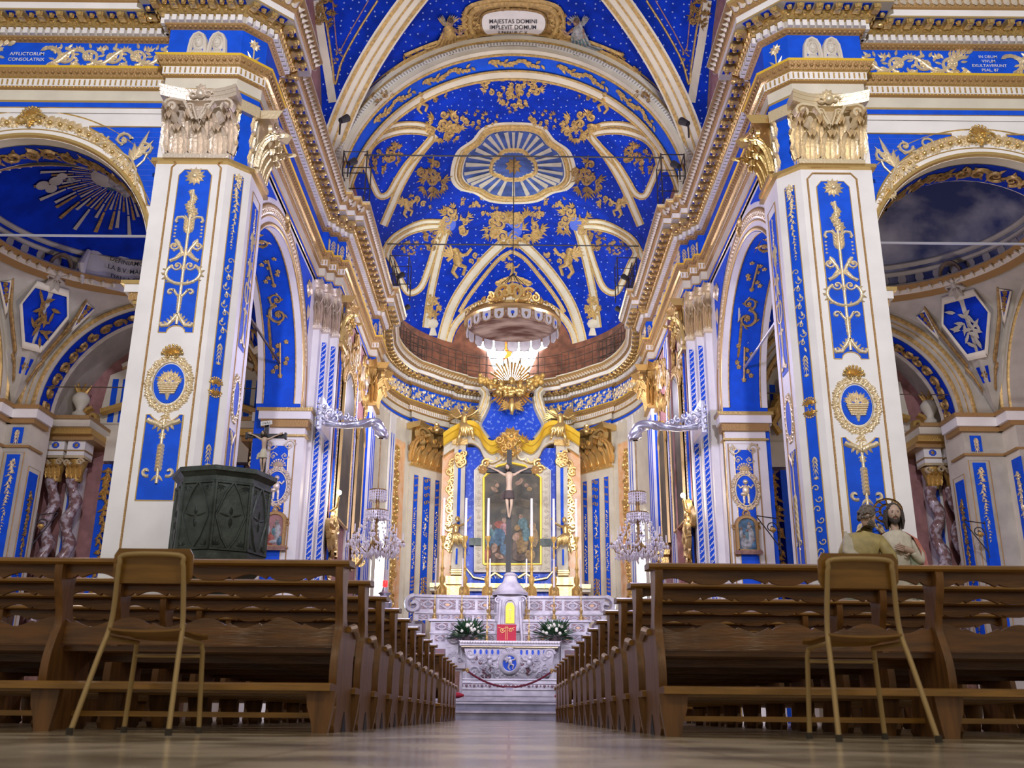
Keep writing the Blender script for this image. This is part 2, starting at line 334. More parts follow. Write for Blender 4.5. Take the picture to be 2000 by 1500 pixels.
def pendant(mb, M, x, y0, y1, wd, m):
    H = y0 - y1; Y = lambda t: y0 - H * t; W = wd
    for q in (-1, 1):
        ridge(mb, M, [(x, Y(.12)), (x + q * W * .25, Y(.06)), (x + q * W * .5, Y(.03)), (x + q * W * .62, Y(.0))], W * .07 * 1.5, m)
        for k in range(3): leaf(mb, M, x + q * W * .12 * k, Y(.1 - .02 * k), -pi / 2 + q * .3 * k, W * .3, W * .14, m, .5)
        ridge(mb, M, spiral(x + q * W * .42, Y(.80), W * .2, -pi / 2 - q * .6, .8, q, 9), W * .045 * 1.5, m)
        leaf(mb, M, x, Y(.84), -pi / 2 + q * .7, W * .35, W * .12, m)
    ridge(mb, M, [(x, Y(0)), (x, Y(.98))], W * .04 * 1.5, m); fleur(mb, M, x, Y(.2), W * .25, m, -1); fleur(mb, M, x, Y(.3), W * .22, m, 1)
    for k in range(7):
        for q in (-1, 1): leaf(mb, M, x, Y(.36 + .055 * k), -pi / 2 + q * .38, H * .12, W * .22, m, .6)
    fleur(mb, M, x, Y(.93), W * .13, m, -1)
def rinceau(mb, M, u0, u1, v0, v1, m, seed=1, th=.07):
    h = v1 - v0; L = u1 - u0; n = max(1, int(round(L / (h * .85)))); st = L / n; vm = (v0 + v1) / 2; r_ = random.Random(seed)
    ridge(mb, M, [(u0 + L * i / (n * 8), vm + h * .28 * cos(pi * i / 8)) for i in range(n * 8 + 1)], h * th, m)
    for k in range(n):
        cx = u0 + st * (k + .5); sg = 1 if k % 2 == 0 else -1
        ridge(mb, M, spiral(cx, vm, h * .33, -sg * pi / 2 + pi, 1.1, sg, 14, .3), h * th * .9, m, h * th * .5)
        if k % 3 == 0:
            for j in range(7): dome(mb, M, cx + (j % 3 - 1) * h * .09, vm + (j // 3 - 1) * h * .10, h * .065, m, 6, 1.2)
        else: rosette(mb, M, cx, vm, h * .21, m, 7)
        for j in range(9):
            a = 2 * pi * j / 9 + .3; leaf(mb, M, cx + h * .32 * cos(a), vm + h * .32 * sin(a), a + sg * 1.0 * r_.random(), min(h * .24, h * .62 - h * .3), h * .12, m, .4)
        for q in (-1, 1):
            for j in range(4): leaf(mb, M, cx + st * .5, vm + q * h * .2, q * pi / 2 + (j - 1.5) * .55, h * .26, h * .10, m, .4)
def acanthus(mb, M, u, v0, wd, ht, pj, m):
    rows = []; K = 9
    for (t, z, o, ww) in ((0, 0, .10, .62), (.15, .16, .14, .78), (.3, .32, .22, 1.0), (.42, .44, .30, .82), (.55, .58, .42, .98), (.68, .72, .60, .76), (.8, .85, .82, .86), (.9, .96, 1.08, .66), (.96, .98, 1.32, .5), (1, .88, 1.42, .38), (1, .78, 1.34, .2)):
        rows.append([M(u + wd * .5 * ww * x, v0 + ht * (z - .05 * abs(x)), pj * (o + (.13 if k % 2 == 0 else -.05) - .22 * abs(x) ** 2 + (.16 if k == K // 2 else 0))) for k, x in enumerate([-1 + 2 * q / (K - 1) for q in range(K)])])
    mb.grid(rows, m)
def capital(mb, M, w2, v0, h, m, pj=.18, nl=2, bell='dark_ochre'):
    """Corinthian pilaster capital, half width w2"""
    mb.box(M, -w2, w2, v0, v0 + h * .86, -.02, .02, m)
    mb.box(M, -w2 - .05, w2 + .05, v0 - .03, v0 + .04, -.02, .095, m)
    n1 = nl * 2 - 1 if nl > 1 else 2; st = 2 * w2 / n1
    for k in range(n1): acanthus(mb, M, -w2 + st * (k + .5), v0, st * 1.02, h * .46, pj, m)
    for k in range(n1 + 1): acanthus(mb, M, -w2 + st * k, v0 + h * .10, st * .98, h * .58, pj * 1.15, m)
    for q in (-1, 1):
        Mv = lambda u, v, w_: M(u, v, w_ + pj * 1.1)
        for dd in (0, .6):
            ridge(mb, Mv, [(q * w2 * .12, v0 + h * .5), (q * w2 * .5, v0 + h * .80)] + spiral(q * w2 * .92, v0 + h * .72, w2 * .28, pi / 2 + q * .5, 1.5, -q, 16), w2 * (.085 - .03 * dd), m, h=2.6)
        rosette(mb, lambda u, v, w_: M(u, v, w_ + pj * 1.3), q * w2 * .92, v0 + h * .72, w2 * .12, m, 6)
        ridge(mb, Mv, [(0, v0 + h * .5), (q * w2 * .15, v0 + h * .66)] + spiral(q * w2 * .32, v0 + h * .72, w2 * .15, pi / 2 + q * .8, 1.2, -q, 10), w2 * .05, m, h=2.4)
        leaf(mb, Mv, q * w2 * .7, v0 + h * .45, pi / 2 - q * .4, h * .3, w2 * .3, m, .7)
        acanthus(mb, M, q * w2 * 1.0, v0 + h * .36, w2 * .5, h * .30, pj * 1.8, m)
    top = []
    for i in range(13):
        t = i / 6 - 1; top.append((t * (w2 * 1.28), pj * 1.15 + pj * .95 * abs(t) ** 2.2))
    for (z0, z1, g) in ((.86, .91, -.03), (.91, .96, 0), (.96, 1.0, .03)):
        rows = [[M(a, v0 + h * z0, -.02) for a, b in top], [M(a, v0 + h * z0, b + g) for a, b in top], [M(a, v0 + h * z1, b + g + .02) for a, b in top], [M(a, v0 + h * z1, -.02) for a, b in top]]
        mb.grid(rows, m)
        for e in (0, -1): mb.add([r[e] for r in rows], [(0, 1, 2, 3)], m)
    Mt = lambda u, v, w_: M(u, v, w_ + pj * 1.3)
    dome(mb, Mt, 0, v0 + h * .93, w2 * .17, m, 10, 1.1); rosette(mb, Mt, 0, v0 + h * 1.02, w2 * .22, m, 7)
    for q in (-1, 1): ridge(mb, Mt, spiral(q * w2 * .25, v0 + h * .93, w2 * .15, 0, 1, q, 9), w2 * .05, m, h=1.5)
def textmesh(mb, M, s, size, m, u=0, v=0, w_=.004, sx=1.0, align='CENTER'):
    cu = bpy.data.curves.new('t', 'FONT'); cu.body = s; cu.size = size; cu.align_x = align; cu.offset = size * .004; cu.resolution_u = 3
    o = bpy.data.objects.new('t', cu); C.objects.link(o); dg = bpy.context.evaluated_depsgraph_get(); dg.update()
    me = o.evaluated_get(dg).to_mesh()
    mb.add([M(u + p.co.x * sx, v + p.co.y, w_) for p in me.vertices], [tuple(f.vertices) for f in me.polygons], m)
    bpy.data.objects.remove(o); bpy.data.curves.remove(cu)
def skin(pts, edges, rad, lv=1, root=0):
    """continuous body grown over a skeleton; returns verts, faces"""
    me = bpy.data.meshes.new('sk'); me.from_pydata([tuple(p) for p in pts], edges, []); o = bpy.data.objects.new('sk', me); C.objects.link(o)
    md = o.modifiers.new('s', 'SKIN'); sv = me.skin_vertices[0].data
    for i, r in enumerate(rad):
        rr = r if isinstance(r, tuple) else (r, r); sv[i].radius = rr; sv[i].use_root = (i == root)
    md.use_smooth_shade = True
    if lv: sd = o.modifiers.new('d', 'SUBSURF'); sd.levels = lv; sd.render_levels = lv
    dg = bpy.context.evaluated_depsgraph_get(); dg.update(); e = o.evaluated_get(dg).to_mesh()
    r = ([v.co.copy() for v in e.vertices], [tuple(f.vertices) for f in e.polygons])
    bpy.data.objects.remove(o); bpy.data.meshes.remove(me); return r
def rococo0(mb, M, x, y, r, m, k):
    scroll(mb, M, x, y, r * .55, k, (-1) ** k, m, .2)
    for j in range(4): leaf(mb, M, x, y, j * 1.6 + k, r * .9, r * .3, m, .3)
def arch_pts(cx, sp, R, n=24, a0=0, a1=pi): return [(cx + R * cos(a0 + (a1 - a0) * i / n), sp + R * sin(a0 + (a1 - a0) * i / n)) for i in range(n + 1)]
def arch_wall(mb, M, u0, u1, v0, v1, cx, sp, R, m, depth=0, m_in=None, n=28, ry=None):
    ry = ry or R; A = [(cx + R * cos(pi * i / n), sp + ry * sin(pi * i / n)) for i in range(n + 1)]
    mb.quad(M(u0, v0, 0), M(cx - R, v0, 0), M(cx - R, sp, 0), M(u0, sp, 0), m); mb.quad(M(cx + R, v0, 0), M(u1, v0, 0), M(u1, sp, 0), M(cx + R, sp, 0), m)
    rows = []
    for a, b in A:
        if a >= cx: k = (a - cx) / R; top = (cx + (u1 - cx) * min(1, k * 1.35), v1) if k * 1.35 < 1 else (u1, v1 - (v1 - sp) * (k * 1.35 - 1) / .35)
        else: k = (cx - a) / R; top = (cx + (u0 - cx) * min(1, k * 1.35), v1) if k * 1.35 < 1 else (u0, v1 - (v1 - sp) * (k * 1.35 - 1) / .35)
        rows.append([M(a, b, 0), M(top[0], top[1], 0)])
    mb.grid(rows, m)
    if depth:
        prof = [(cx + R, v0)] + A + [(cx - R, v0)]
        mb.grid([[M(a, b, 0), M(a, b, -depth)] for a, b in prof], m_in or m)
# ================================================================== PLAN
NW = 40
def apse(a): return (4.25 * cos(a), 29 + 5.0 * sin(a))
def side_path():
    P = [(12.6, 13.86), (5.62, 13.86), (5.62, 13.5), (4.5, 13.5), (4.2, 13.8), (4.2, 14.6), (4.5, 14.6), (4.5, 20.6), (4.36, 20.6), (4.36, 20.85), (4.2, 20.85), (4.2, 21.1), (4.03, 21.1), (4.03, 25.9), (3.85, 25.9), (3.85, 26.7), (4.03, 26.7), (4.15, 27.8)]
    for i in range(0, 13):
        a = pi / 2 * i / 26; P.append(apse(a))
    for a in (.62, .70, .80, .90, 1.0): 
        x, y = apse(a); k = .14; P.append((x - k * cos(a), y - k * sin(a)))
    for a in (1.02, 1.12, 1.25, 1.4, pi / 2): P.append(apse(a))
    return P
PATH = side_path()
def mirror_path(s): return [(s * x, y) for x, y in PATH]
def normals(path, s):
    n = len(path); out = []
    for i in range(n):
        ds = []
        for a, b in ((i - 1, i), (i, i + 1)):
            if a < 0 or b >= n: continue
            d = Vector((path[b][0] - path[a][0], path[b][1] - path[a][1])).normalized(); ds.append(Vector((-d.y, d.x)) * (1 if s > 0 else -1))
        v = sum(ds, Vector((0, 0))).normalized(); c = max(.35, v.dot(ds[0])); out.append(v / c)
    if abs(path[-1][0]) < 1e-6: out[-1] = Vector((0, -1))
    return out
def sweep(mb, s, prof, path=None):
    path = path or mirror_path(s); N = normals(path, s)
    for i in range(len(prof) - 1):
        (o0, z0, m), (o1, z1, _) = prof[i], prof[i + 1]
        if m is None: continue
        mb.grid([[(p[0] + n.x * o0, p[1] + n.y * o0, z0) for p, n in zip(path, N)], [(p[0] + n.x * o1, p[1] + n.y * o1, z1) for p, n in zip(path, N)]], m)
def along(s, off, pitch, fn, path=None, i0=0, i1=None):
    """call fn(M) at regular steps along the swept line; M is a local map (u along, v height, w out)"""
    path = path or mirror_path(s); N = normals(path, s); i1 = i1 or len(path) - 1
    for i in range(i0, i1):
        a = Vector(path[i]) + N[i] * off; b = Vector(path[i + 1]) + N[i + 1] * off; L = (b - a).length
        k = int(L / pitch + .5)
        if k < 1 or (b - a).dot(Vector(path[i + 1]) - Vector(path[i])) < 0: continue
        d = (b - a) / L; nn = Vector((-d.y, d.x)) * (1 if s > 0 else -1)
        for j in range(k):
            c = a + d * L * (j + .5) / k; fn(FRM((c.x, c.y, 0), (d.x, d.y, 0), (nn.x, nn.y, 0)), L / k)
SN = {-1: 'left', 1: 'right'}
# ================================================================== FLOOR
mb = MB(); mb.quad((-16, -4, 0), (16, -4, 0), (16, 36, 0), (-16, 36, 0), 'floor_stone'); struct(mb.build('floor'))
mb = MB()
for i, (y, z) in enumerate(((21.0, .18), (21.5, .36), (22.0, .42))):
    mb.cbox((0, (y + 34.5) / 2, z - .1), (9.0, 34.5 - y, .2), 'grey_marble'); mb.cbox((0, y + .0, z - .02), (7.6, .08, .04), 'marble')
struct(mb.build('trim_1'))
# ================================================================== ENTABLATURE
for s in (-1, 1):
    root = thing('trim_2' if s < 0 else 'trim_3', None, None); struct(root)
    mb = MB()
    sweep(mb, s, [(0, 9.42, 'white'), (0, 9.51, 'gold'), (.015, 9.52, 'blue'), (.015, 9.61, 'gold'), (.03, 9.64, 'cream'), (.03, 9.83, 'rope_gold'), (.07, 9.85, 'rope_gold'), (.07, 9.88, 'white'), (.08, 9.88, 'white'), (.08, 10.02, 'gold'), (.12, 10.04, 'rope_gold'), (.18, 10.17, 'yellow_gold'), (.2, 10.2, 'yellow_gold'), (.06, 10.21, None)])
    mb.build('architrave', root)
    mb = MB()
    def f(M, L): mb.box(M, -.012, .012, 9.9, 10.0, 0, .012, 'ochre_paint')
    along(s, .08, .085, f)
    def f(M, L): dome(mb, M, 0, 10.105, .035, 'rope_gold', 6, 1.0)
    along(s, .15, .10, f, i0=1)
    along(s, .15, .10, f, i1=1)
    def f(M, L): dome(mb, M, 0, 9.865, .02, 'old_gold', 5, 1.0)
    along(s, .07, .06, f)
    mb.build('fluting', root)
    mb = MB(); sweep(mb, s, [(.05, 10.2, 'blue'), (.05, 10.75, None)]); mb.build('frieze', root)
    mb = MB()
    sweep(mb, s, [(.05, 10.75, 'rope_gold'), (.13, 10.80, 'rope_gold'), (.13, 10.83, 'white'), (.14, 10.83, 'shadow_cream'), (.14, 10.95, 'gold'), (.22, 10.95, 'gold'), (.30, 11.04, 'gold'), (.30, 11.06, 'shadow_cream'), (.50, 11.06, 'gold'), (.50, 11.09, 'white'), (.50, 11.21, 'rope_gold'), (.53, 11.23, 'rope_gold'), (.64, 11.42, 'gold'), (.66, 11.46, 'cream'), (.66, 11.5, 'cream'), (-.6, 11.5, None)])
    mb.build('cornice', root)
    mb = MB()
    def f(M, L): mb.box(M, -.038, .038, 10.83, 10.94, 0, .07, 'white'); 
    along(s, .14, .125, f)
    mb.build('dentils', root)
    mb = MB()
    def f(M, L):
        dome(mb, M, 0, 10.79, .035, 'rope_gold', 6, 1)
    along(s, .09, .085, f)
    def f(M, L): dome(mb, M, 0, 11.0, .05, 'gold', 6, .9)
    along(s, .25, .13, f)
    def f(M, L):
        leaf(mb, M, -.05, 11.25, .95, .20, .10, 'white_gold', .9); dome(mb, M, .045, 11.41, .045, 'white_gold', 6, 1.1); leaf(mb, M, -.02, 11.25, 2.3, .10, .05, 'white_gold', .9)
    along(s, .57, .13, f)
    mb.build('gilded_egg_moulding', root)
    mb = MB()
    def f(M, L):                                       # modillion and sunk rosette under the soffit
        a = L * .25
        mb.box(lambda u, v, w_: M(u - a, v, w_), -.055, .055, 10.97, 11.05, 0, .17, 'gold')
        dome(mb, lambda u, v, w_: M(u - a, 10.98 - w_, v), 0, .12, .055, 'gold', 6, .8)
        dome(mb, lambda u, v, w_: M(u - a, v, w_ + .17), 0, 11.0, .05, 'gold', 6, .8)
        mb.box(lambda u, v, w_: M(u + a, v, w_), -.07, .07, 11.045, 11.056, .02, .16, 'deep_blue')
        dome(mb, lambda u, v, w_: M(u + a, 11.045 - w_, v), 0, .09, .05, 'gold', 6, 1.3)
    along(s, .31, .34, f)
    mb.build('modillions', root)
    # frieze ornament
    mb = MB(); path = mirror_path(s); N = normals(path, s)
    def seg(i, off=.055):
        a = Vector(path[i]) + N[i] * off; b = Vector(path[i + 1]) + N[i + 1] * off; L = (b - a).length; d = (b - a) / L; nn = Vector((-d.y, d.x)) * (1 if s > 0 else -1)
        if s < 0: return FRM((b.x, b.y, 0), (-d.x, -d.y, 0), (nn.x, nn.y, 0)), L
        return FRM((a.x, a.y, 0), (d.x, d.y, 0), (nn.x, nn.y, 0)), L
    # direction of u chosen so that lettering reads left to right from the nave
    a = Vector(path[1]); 
    if s < 0: Mf = FRM((-5.68, 13.86 - .055, 0), (-1, 0, 0), (0, -1, 0)); Mt = FRM((-8.16, 13.80, 0), (1, 0, 0), (0, -1, 0))
    else: Mf = FRM((5.68, 13.86 - .055, 0), (1, 0, 0), (0, -1, 0)); Mt = FRM((7.93, 13.80, 0), (1, 0, 0), (0, -1, 0))
    if s < 0: rinceau(mb, Mf, .05, 2.05, 10.22, 10.73, 'pale_gold'); rinceau(mb, Mf, 2.9, 5.5, 10.22, 10.73, 'pale_gold')
    else: rinceau(mb, Mf, .05, 1.85, 10.22, 10.73, 'pale_gold'); rinceau(mb, Mf, 2.7, 5.5, 10.22, 10.73, 'pale_gold')
    for q in (-1, 1):
        for k in range(10):
            aa = pi * k / 9; leaf(mb, Mt, q * (.36 + .22 * sin(aa)), 10.48 - .2 * cos(aa), aa * q + (0 if q > 0 else pi) + .6, .18, .09, 'pale_gold', .5)
    if s < 0: textmesh(mb, Mt, 'AFFLICTORUM', .088, 'white', 0, 10.49); textmesh(mb, Mt, 'CONSOLATRIX', .088, 'white', 0, 10.38)
    else:
        for k, t in enumerate(('IN DEUM', 'VIVUM', 'EXULTAVERUNT', 'PSAL. 87')): textmesh(mb, Mt, t, .078, 'white', 0, 10.60 - .088 * k)
    for i in range(6, len(path) - 2):
        M, L = seg(i)
        if i in (7 - 1,): 
            continue
        if L > 1.2 or i >= 16: rinceau(mb, M, .02 if i >= 16 else .1, L - .1, 10.23, 10.72, 'pale_gold', i)
        elif L > .3 and i < 30: rinceau(mb, M, .02, L - .02, 10.25, 10.70, 'pale_gold', i)
        elif .15 < L <= .3: husk(mb, M, L / 2, 10.64, .42, L * .35, 'pale_gold'); husk(mb, M, L / 2, 10.3, .3, L * .3, 'pale_gold', 1)
    # flower and two veiled busts on the pier frieze
    M, L = seg(3); rosette(mb, M, L / 2, 10.58, .11, 'pale_gold', 9); ridge(mb, M, [(L / 2, 10.5), (L / 2, 10.22)], .015, 'pale_gold'); leaf(mb, M, L / 2, 10.25, 2.2, .2, .05, 'pale_gold'); leaf(mb, M, L / 2, 10.25, .9, .2, .05, 'pale_gold')
    M = FRM((s * 5.02, 13.445, 0), (1, 0, 0), (0, -1, 0))
    for q in (-1, 1):
        x = q * .16
        S_ = 'relief_stone'; Mh = lambda u, v, w_: M(u, v, w_ + .02); Mn = lambda u, v, w_: M(u, v, w_ + .075)
        dome(mb, M, x, 10.26, .155, S_, 14, .45, .10); dome(mb, M, x, 10.50, .115, S_, 14, .3, .15)
        hood = [(x - .14, 10.24), (x - .13, 10.38), (x - .115, 10.52), (x - .07, 10.62), (x, 10.66), (x + .07, 10.62), (x + .115, 10.52), (x + .13, 10.38), (x + .14, 10.24)]
        ridge(mb, Mh, hood, .035, S_, h=1.6); ridge(mb, Mh, [(a_ * .82 + x * .18, b_ - .015) for a_, b_ in hood], .02, S_, h=1.8)
        dome(mb, lambda u, v, w_: M(u, v, w_ + .03), x + q * -.01, 10.49, .068, S_, 12, .8, .10)
        ridge(mb, Mn, [(x - q * .012, 10.53), (x - q * .018, 10.475)], .010, S_, h=1.8); ridge(mb, Mn, [(x - .045, 10.545), (x - .01, 10.55)], .007, S_); ridge(mb, Mn, [(x + .012, 10.55), (x + .045, 10.545)], .007, S_); ridge(mb, Mn, [(x - .025, 10.44), (x + .015, 10.44)], .007, S_)
        for e in (-.028, .025): dome(mb, Mn, x + e, 10.525, .008, 'shadow_cream', 5, .4)
        for k in range(6): ridge(mb, Mh, [(x - .12 + .048 * k, 10.23), (x - .05 + .02 * k, 10.36)], .011, S_, h=1.8)
    mb.build('frieze_ornament', root, smooth=60)
    # writhing frieze of blue sub-panel lines on the facing wall is the same plane as the wall below
# ================================================================== FACING WALLS WITH THE CHAPEL ARCHES
CHAP = {-1: (-7.92, 2.20, 6.75), 1: (7.60, 2.00, 6.75)}
for s in (-1, 1):
    cx, R, sp = CHAP[s]
    M = FRM((0, 13.88, 0), (1, 0, 0), (0, -1, 0))
    lo, hi = (-13.2, -5.2) if s < 0 else (5.2, 13.2)
    mb = MB(); arch_wall(mb, M, lo, hi, 0, 9.5, cx, sp, R, 'white', .75, 'cream')
    wall = struct(mb.build('wall_front_' + SN[s])); 
    mb = MB()
    for (r, th, m, h) in ((R + .05, .045, 'gold', 1.2), (R + .17, .012, 'gold', .8), (R + .52, .014, 'gold', .8)):
        pts = arch_pts(cx, sp, r, 60); ridge(mb, M, [(cx + r, 6.35)] + pts + [(cx - r, 6.35)] if r < R + .3 else pts, th, m, h=h)
    mb.build('archivolt_moulding', wall)
    # garland of gilded leaves with shell keystone
    ec, er = sp + .46, R - .14
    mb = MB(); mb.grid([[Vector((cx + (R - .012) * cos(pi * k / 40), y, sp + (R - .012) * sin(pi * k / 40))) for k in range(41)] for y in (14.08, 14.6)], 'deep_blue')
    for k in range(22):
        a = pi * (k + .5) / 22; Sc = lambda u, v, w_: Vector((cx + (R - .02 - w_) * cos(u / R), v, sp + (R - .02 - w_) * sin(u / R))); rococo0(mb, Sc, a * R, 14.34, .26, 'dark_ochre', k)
    mb.build('soffit_fresco', wall, smooth=60)
    mb = MB(); n = 84
    for k in range(n):
        a = radians(22) + radians(136) * k / (n - 1); x, y = cx + er * cos(a), ec - .02 + er * sin(a); big = .045 + .045 * sin(pi * k / (n - 1))
        rosette(mb, M, x + .02 * sin(k * 7), y + .02 * cos(k * 5), big, 'pale_gold', 6, k)
        for q in (-1, 1): leaf(mb, M, x, y, a + q * (.8 + .5 * sin(k * 3)), big * 1.8, big * .9, 'pale_gold', .7)
        if k % 3 == 0: dome(mb, M, x, y, big * .6, 'gold', 7, 1.4)
    Mk = lambda u, v, w_: M(u, v, w_ + .05)
    shell(mb, Mk, cx, ec + er + .08, .17, 'gold'); husk(mb, Mk, cx, ec + er + .04, .2, .12, 'gold'); rosette(mb, Mk, cx, ec + er, .13, 'gold', 7)
    for q in (-1, 1): ridge(mb, Mk, spiral(cx + q * .14, ec + er + .02, .1, 0, 1, q, 10), .025, 'gold', h=1.5)
    mb.build('garland', wall, smooth=60)
    # blue spandrels, fluted, with gilded acanthus spray
    for qq in (-s, s):
        xe = (s * 5.76) if qq == -s else cx + qq * (R + .1)
        mb = MB(); top = 9.17; rr = er + .10; n = 26; dxe = abs(xe - cx); rows = []
        for i in range(n + 1):
            dx = .45 + (dxe - .45) * i / n; yb = ec + sqrt(rr * rr - dx * dx) if dx < rr else 0; yb = max(yb, 7.72)
            if yb < top - .01: rows.append((cx + qq * dx, yb))
        vv = [[M(x, yb + (top - yb) * j / 14, .008) for j in range(15)] for x, yb in rows]
        mb.grid(vv, 'blue')
        for j in range(1, 15):
            zz = top - .1 * j; xx = [x for x, yb in rows if yb < zz]
            if len(xx) > 1: ridge(mb, M, [(xx[0], zz), (xx[-1], zz)], .011, 'stripe_blue', h=1.3)
        ol = [(x, yb) for x, yb in rows] + [(rows[-1][0], top), (rows[0][0], top), rows[0]]
        ridge(mb, lambda u, v, w_: M(u, v, w_ + .01), ol, .016, 'gold')
        G = 'pale_gold'; bx = xe - qq * .30; by = 8.52; Mo = lambda u, v, w_: M(u, v, w_ + .02); P_ = lambda a_, b_: (bx - qq * a_, by + b_)
        ridge(mb, Mo, [P_(.0, -.45), P_(.02, -.15), P_(.12, .05), P_(.32, .18), P_(.5, .30)], .022, G, .012); ridge(mb, Mo, [P_(.02, -.1), P_(-.08, .02), P_(-.12, .15)], .018, G)
        x_, y_ = P_(.30, .40); scroll(mb, Mo, x_, y_, .13, 0, qq, G, .14); x_, y_ = P_(-.08, .22); scroll(mb, Mo, x_, y_, .12, 2, -qq, G, .14)
        x_, y_ = P_(.66, .46); ridge(mb, Mo, spiral(x_, y_, .12, 0, 1, -qq, 10), .020, G); ridge(mb, Mo, [P_(.4, .3), P_(.55, .34), P_(.7, .33)], .018, G)
        for k, (a_, L_) in enumerate(((.55, .62), (.25, .5), (.9, .35), (1.2, .25))): x_, y_ = P_(.1, .0); leaf(mb, Mo, x_, y_, pi / 2 + qq * a_ - qq * .9, L_, .10, G)
        for k in range(5): x_, y_ = P_(.12 + .05 * k, -.0 + .02 * k); leaf(mb, Mo, x_, y_, -pi / 2 - qq * .3 * k, .2, .08, G)
        x_, y_ = P_(-.02, -.48); ridge(mb, Mo, spiral(x_, y_, .09, pi / 2, .8, qq, 10), .018, G); fleur(mb, Mo, x_, y_, .12, G, -1)
        mb.build('spandrel_panel', wall, smooth=60)
    # impost mouldings of the arch, on both jambs
    for qq in (-1, 1):
        mb = MB(); x = cx + qq * R
        for (z0, z1, p, m) in ((6.33, 6.39, .30, 'gold'), (6.20, 6.33, .24, 'white'), (6.08, 6.2, .17, 'rope_gold'), (6.02, 6.08, .1, 'gold'), (5.78, 5.82, .10, 'gold')):
            xa, xb = sorted((x, x - qq * p)); mb.box(M, xa, xb, z0, z1, -.75 - p * .3, p * .35, m)
        mb.build('impost', wall)
# ================================================================== GREAT PIERS
PX0, PX1 = 5.62, 4.5
for s in (-1, 1):
    c = SN[s]
    root = thing('pier', ('great white and blue pier behind the dark pulpit, left of the aisle', 'great white and blue pier behind the painted statue group, right of the aisle')[s > 0], 'pier', (s * 5, 14, 0))
    foot = [(5.62, 13.9), (5.62, 13.5), (4.5, 13.5), (4.2, 13.8), (4.2, 14.6), (4.55, 14.6)]
    mb = MB(); pp = [(s * x, y) for x, y in foot] + [(s * 5.5, 14.6)]
    for z0, z1, g, m in ((0, .9, .08, 'cream'), (.9, 1.0, .05, 'white'), (1.0, 9.5, 0, 'white')):
        def gr(p): d = Vector((p[0] - s * 5.0, p[1] - 14.2)); return (p[0] + g * (1 if d.x > 0 else -1), p[1] + g * (1 if d.y > 0 else -1))
        A = [(*gr(p), z0) for p in pp]; B = [(*gr(p), z1) for p in pp]; n = len(pp)
        mb.add(A + B, [(i, (i + 1) % n, n + (i + 1) % n, n + i) for i in range(n)] + [tuple(range(n, 2 * n))], m)
    mb.build('shaft', root, smooth=0)
    fr = FRM((s * 4.98, 13.5, 0), (1, 0, 0), (0, -1, 0)); cant = Vector((s * (4.2 - 4.5), .3, 0)).normalized()
    fc = FRM((s * 4.35, 13.65, 0), (cant.x * -s * -1, cant.y * -s * -1, 0) if 0 else (cant.x, cant.y, 0), (-s * abs(cant.y), -abs(cant.x), 0))
    ft = FRM((s * 4.2, 14.2, 0), (0, 1, 0), (-s, 0, 0))
    dz = 0.0 if s < 0 else -.18
    # front face
    mb = MB(); w2 = .255
    T0, T1 = 8.16 + dz * .6, 5.42 + dz * 1.8; Bt = 4.12 + dz * 1.4; Bb = 2.9 if s < 0 else 1.6
    up = [(-w2, T1), (-w2 * .55, T1)] + [(-w2 * .55 * cos(pi * i / 8), T1 + .11 * sin(pi * i / 8)) for i in range(1, 8)] + [(w2 * .55, T1), (w2, T1), (w2, T0 - .1), (w2 - .08, T0), (-w2 + .08, T0), (-w2, T0 - .1)]
    mb.prism(fr, up, 0, .006, 'blue'); ridge(mb, fr, up + [up[0]], .011, 'gold')
    w3 = w2 * 1.04; arc = [(w3 * .72 - w3 * 1.44 * i / 8, Bt - .1 * sin(pi * i / 8)) for i in range(9)]
    dn = [(-w3, Bb), (w3, Bb), (w3, Bt + .03), (w3 * .8, Bt + .03)] + arc + [(-w3 * .8, Bt + .03), (-w3, Bt + .03)]
    mb.prism(fr, dn, 0, .006, 'blue'); ridge(mb, fr, dn + [dn[0]], .013, 'gold')
    mc = 4.62 + dz * 1.3
    el = [(.22 * cos(2 * pi * i / 32), mc + .30 * sin(2 * pi * i / 32)) for i in range(32)]; mb.prism(fr, el, 0, .012, 'blue')
    mb.build('blue_panel', root)
    mb = MB(); pts = [(-.385, 1.0), (-.385, T0 + .04), (-.30, T0 + .14), (.30, T0 + .14), (.385, T0 + .04), (.385, 1.0)]
    ridge(mb, fr, pts, .017, 'rope_gold', h=1.3); mb.build('rope_frame', root)
    mb = MB(); Mo = lambda u, v, w_: fr(u, v, w_ + .008); G = 'pale_gold'
    rosette(mb, Mo, 0, T0 - .12, .17, G, 12); rosette(mb, Mo, 0, T0 - .12, .1, G, 7); candelabrum(mb, Mo, 0, T0 - .36, T1 + .08, .36, G)
    if s < 0: pendant(mb, Mo, 0, Bt - .05, Bt - 1.0, .38, G)
    else: pendant(mb, Mo, 0, Bt - .05, Bt - 1.0, .38, G); 
    if s > 0:
        for q in (-1, 1):
            ridge(mb, Mo, [(0, Bt - 1.05), (q * .08, Bt - 1.25), (q * .2, Bt - 1.38), (q * .22, Bt - 1.65), (q * .1, Bt - 1.85)], .02, G); scroll(mb, Mo, q * .09, Bt - 1.55, .08, 0, q, G, .12)
            for k in range(6): leaf(mb, Mo, q * (.1 + .02 * k), Bt - 1.2 - .06 * k, -pi / 2 + q * .8, .13, .06, G)
    mb.build('arabesque', root, smooth=60)
    mb = MB(); wreath(mb, fr, 0, mc, .31, .40, G, .062, 30); shell(mb, lambda u, v, w_: fr(u, v, w_ + .03), 0, mc + .44, .16, 'gold'); basket(mb, lambda u, v, w_: fr(u, v, w_ + .012), 0, mc - .02, .42, G)
    drop(mb, fr, 0, mc - .44, mc - .58, .12, G); mb.build('basket_medallion', root, smooth=60)
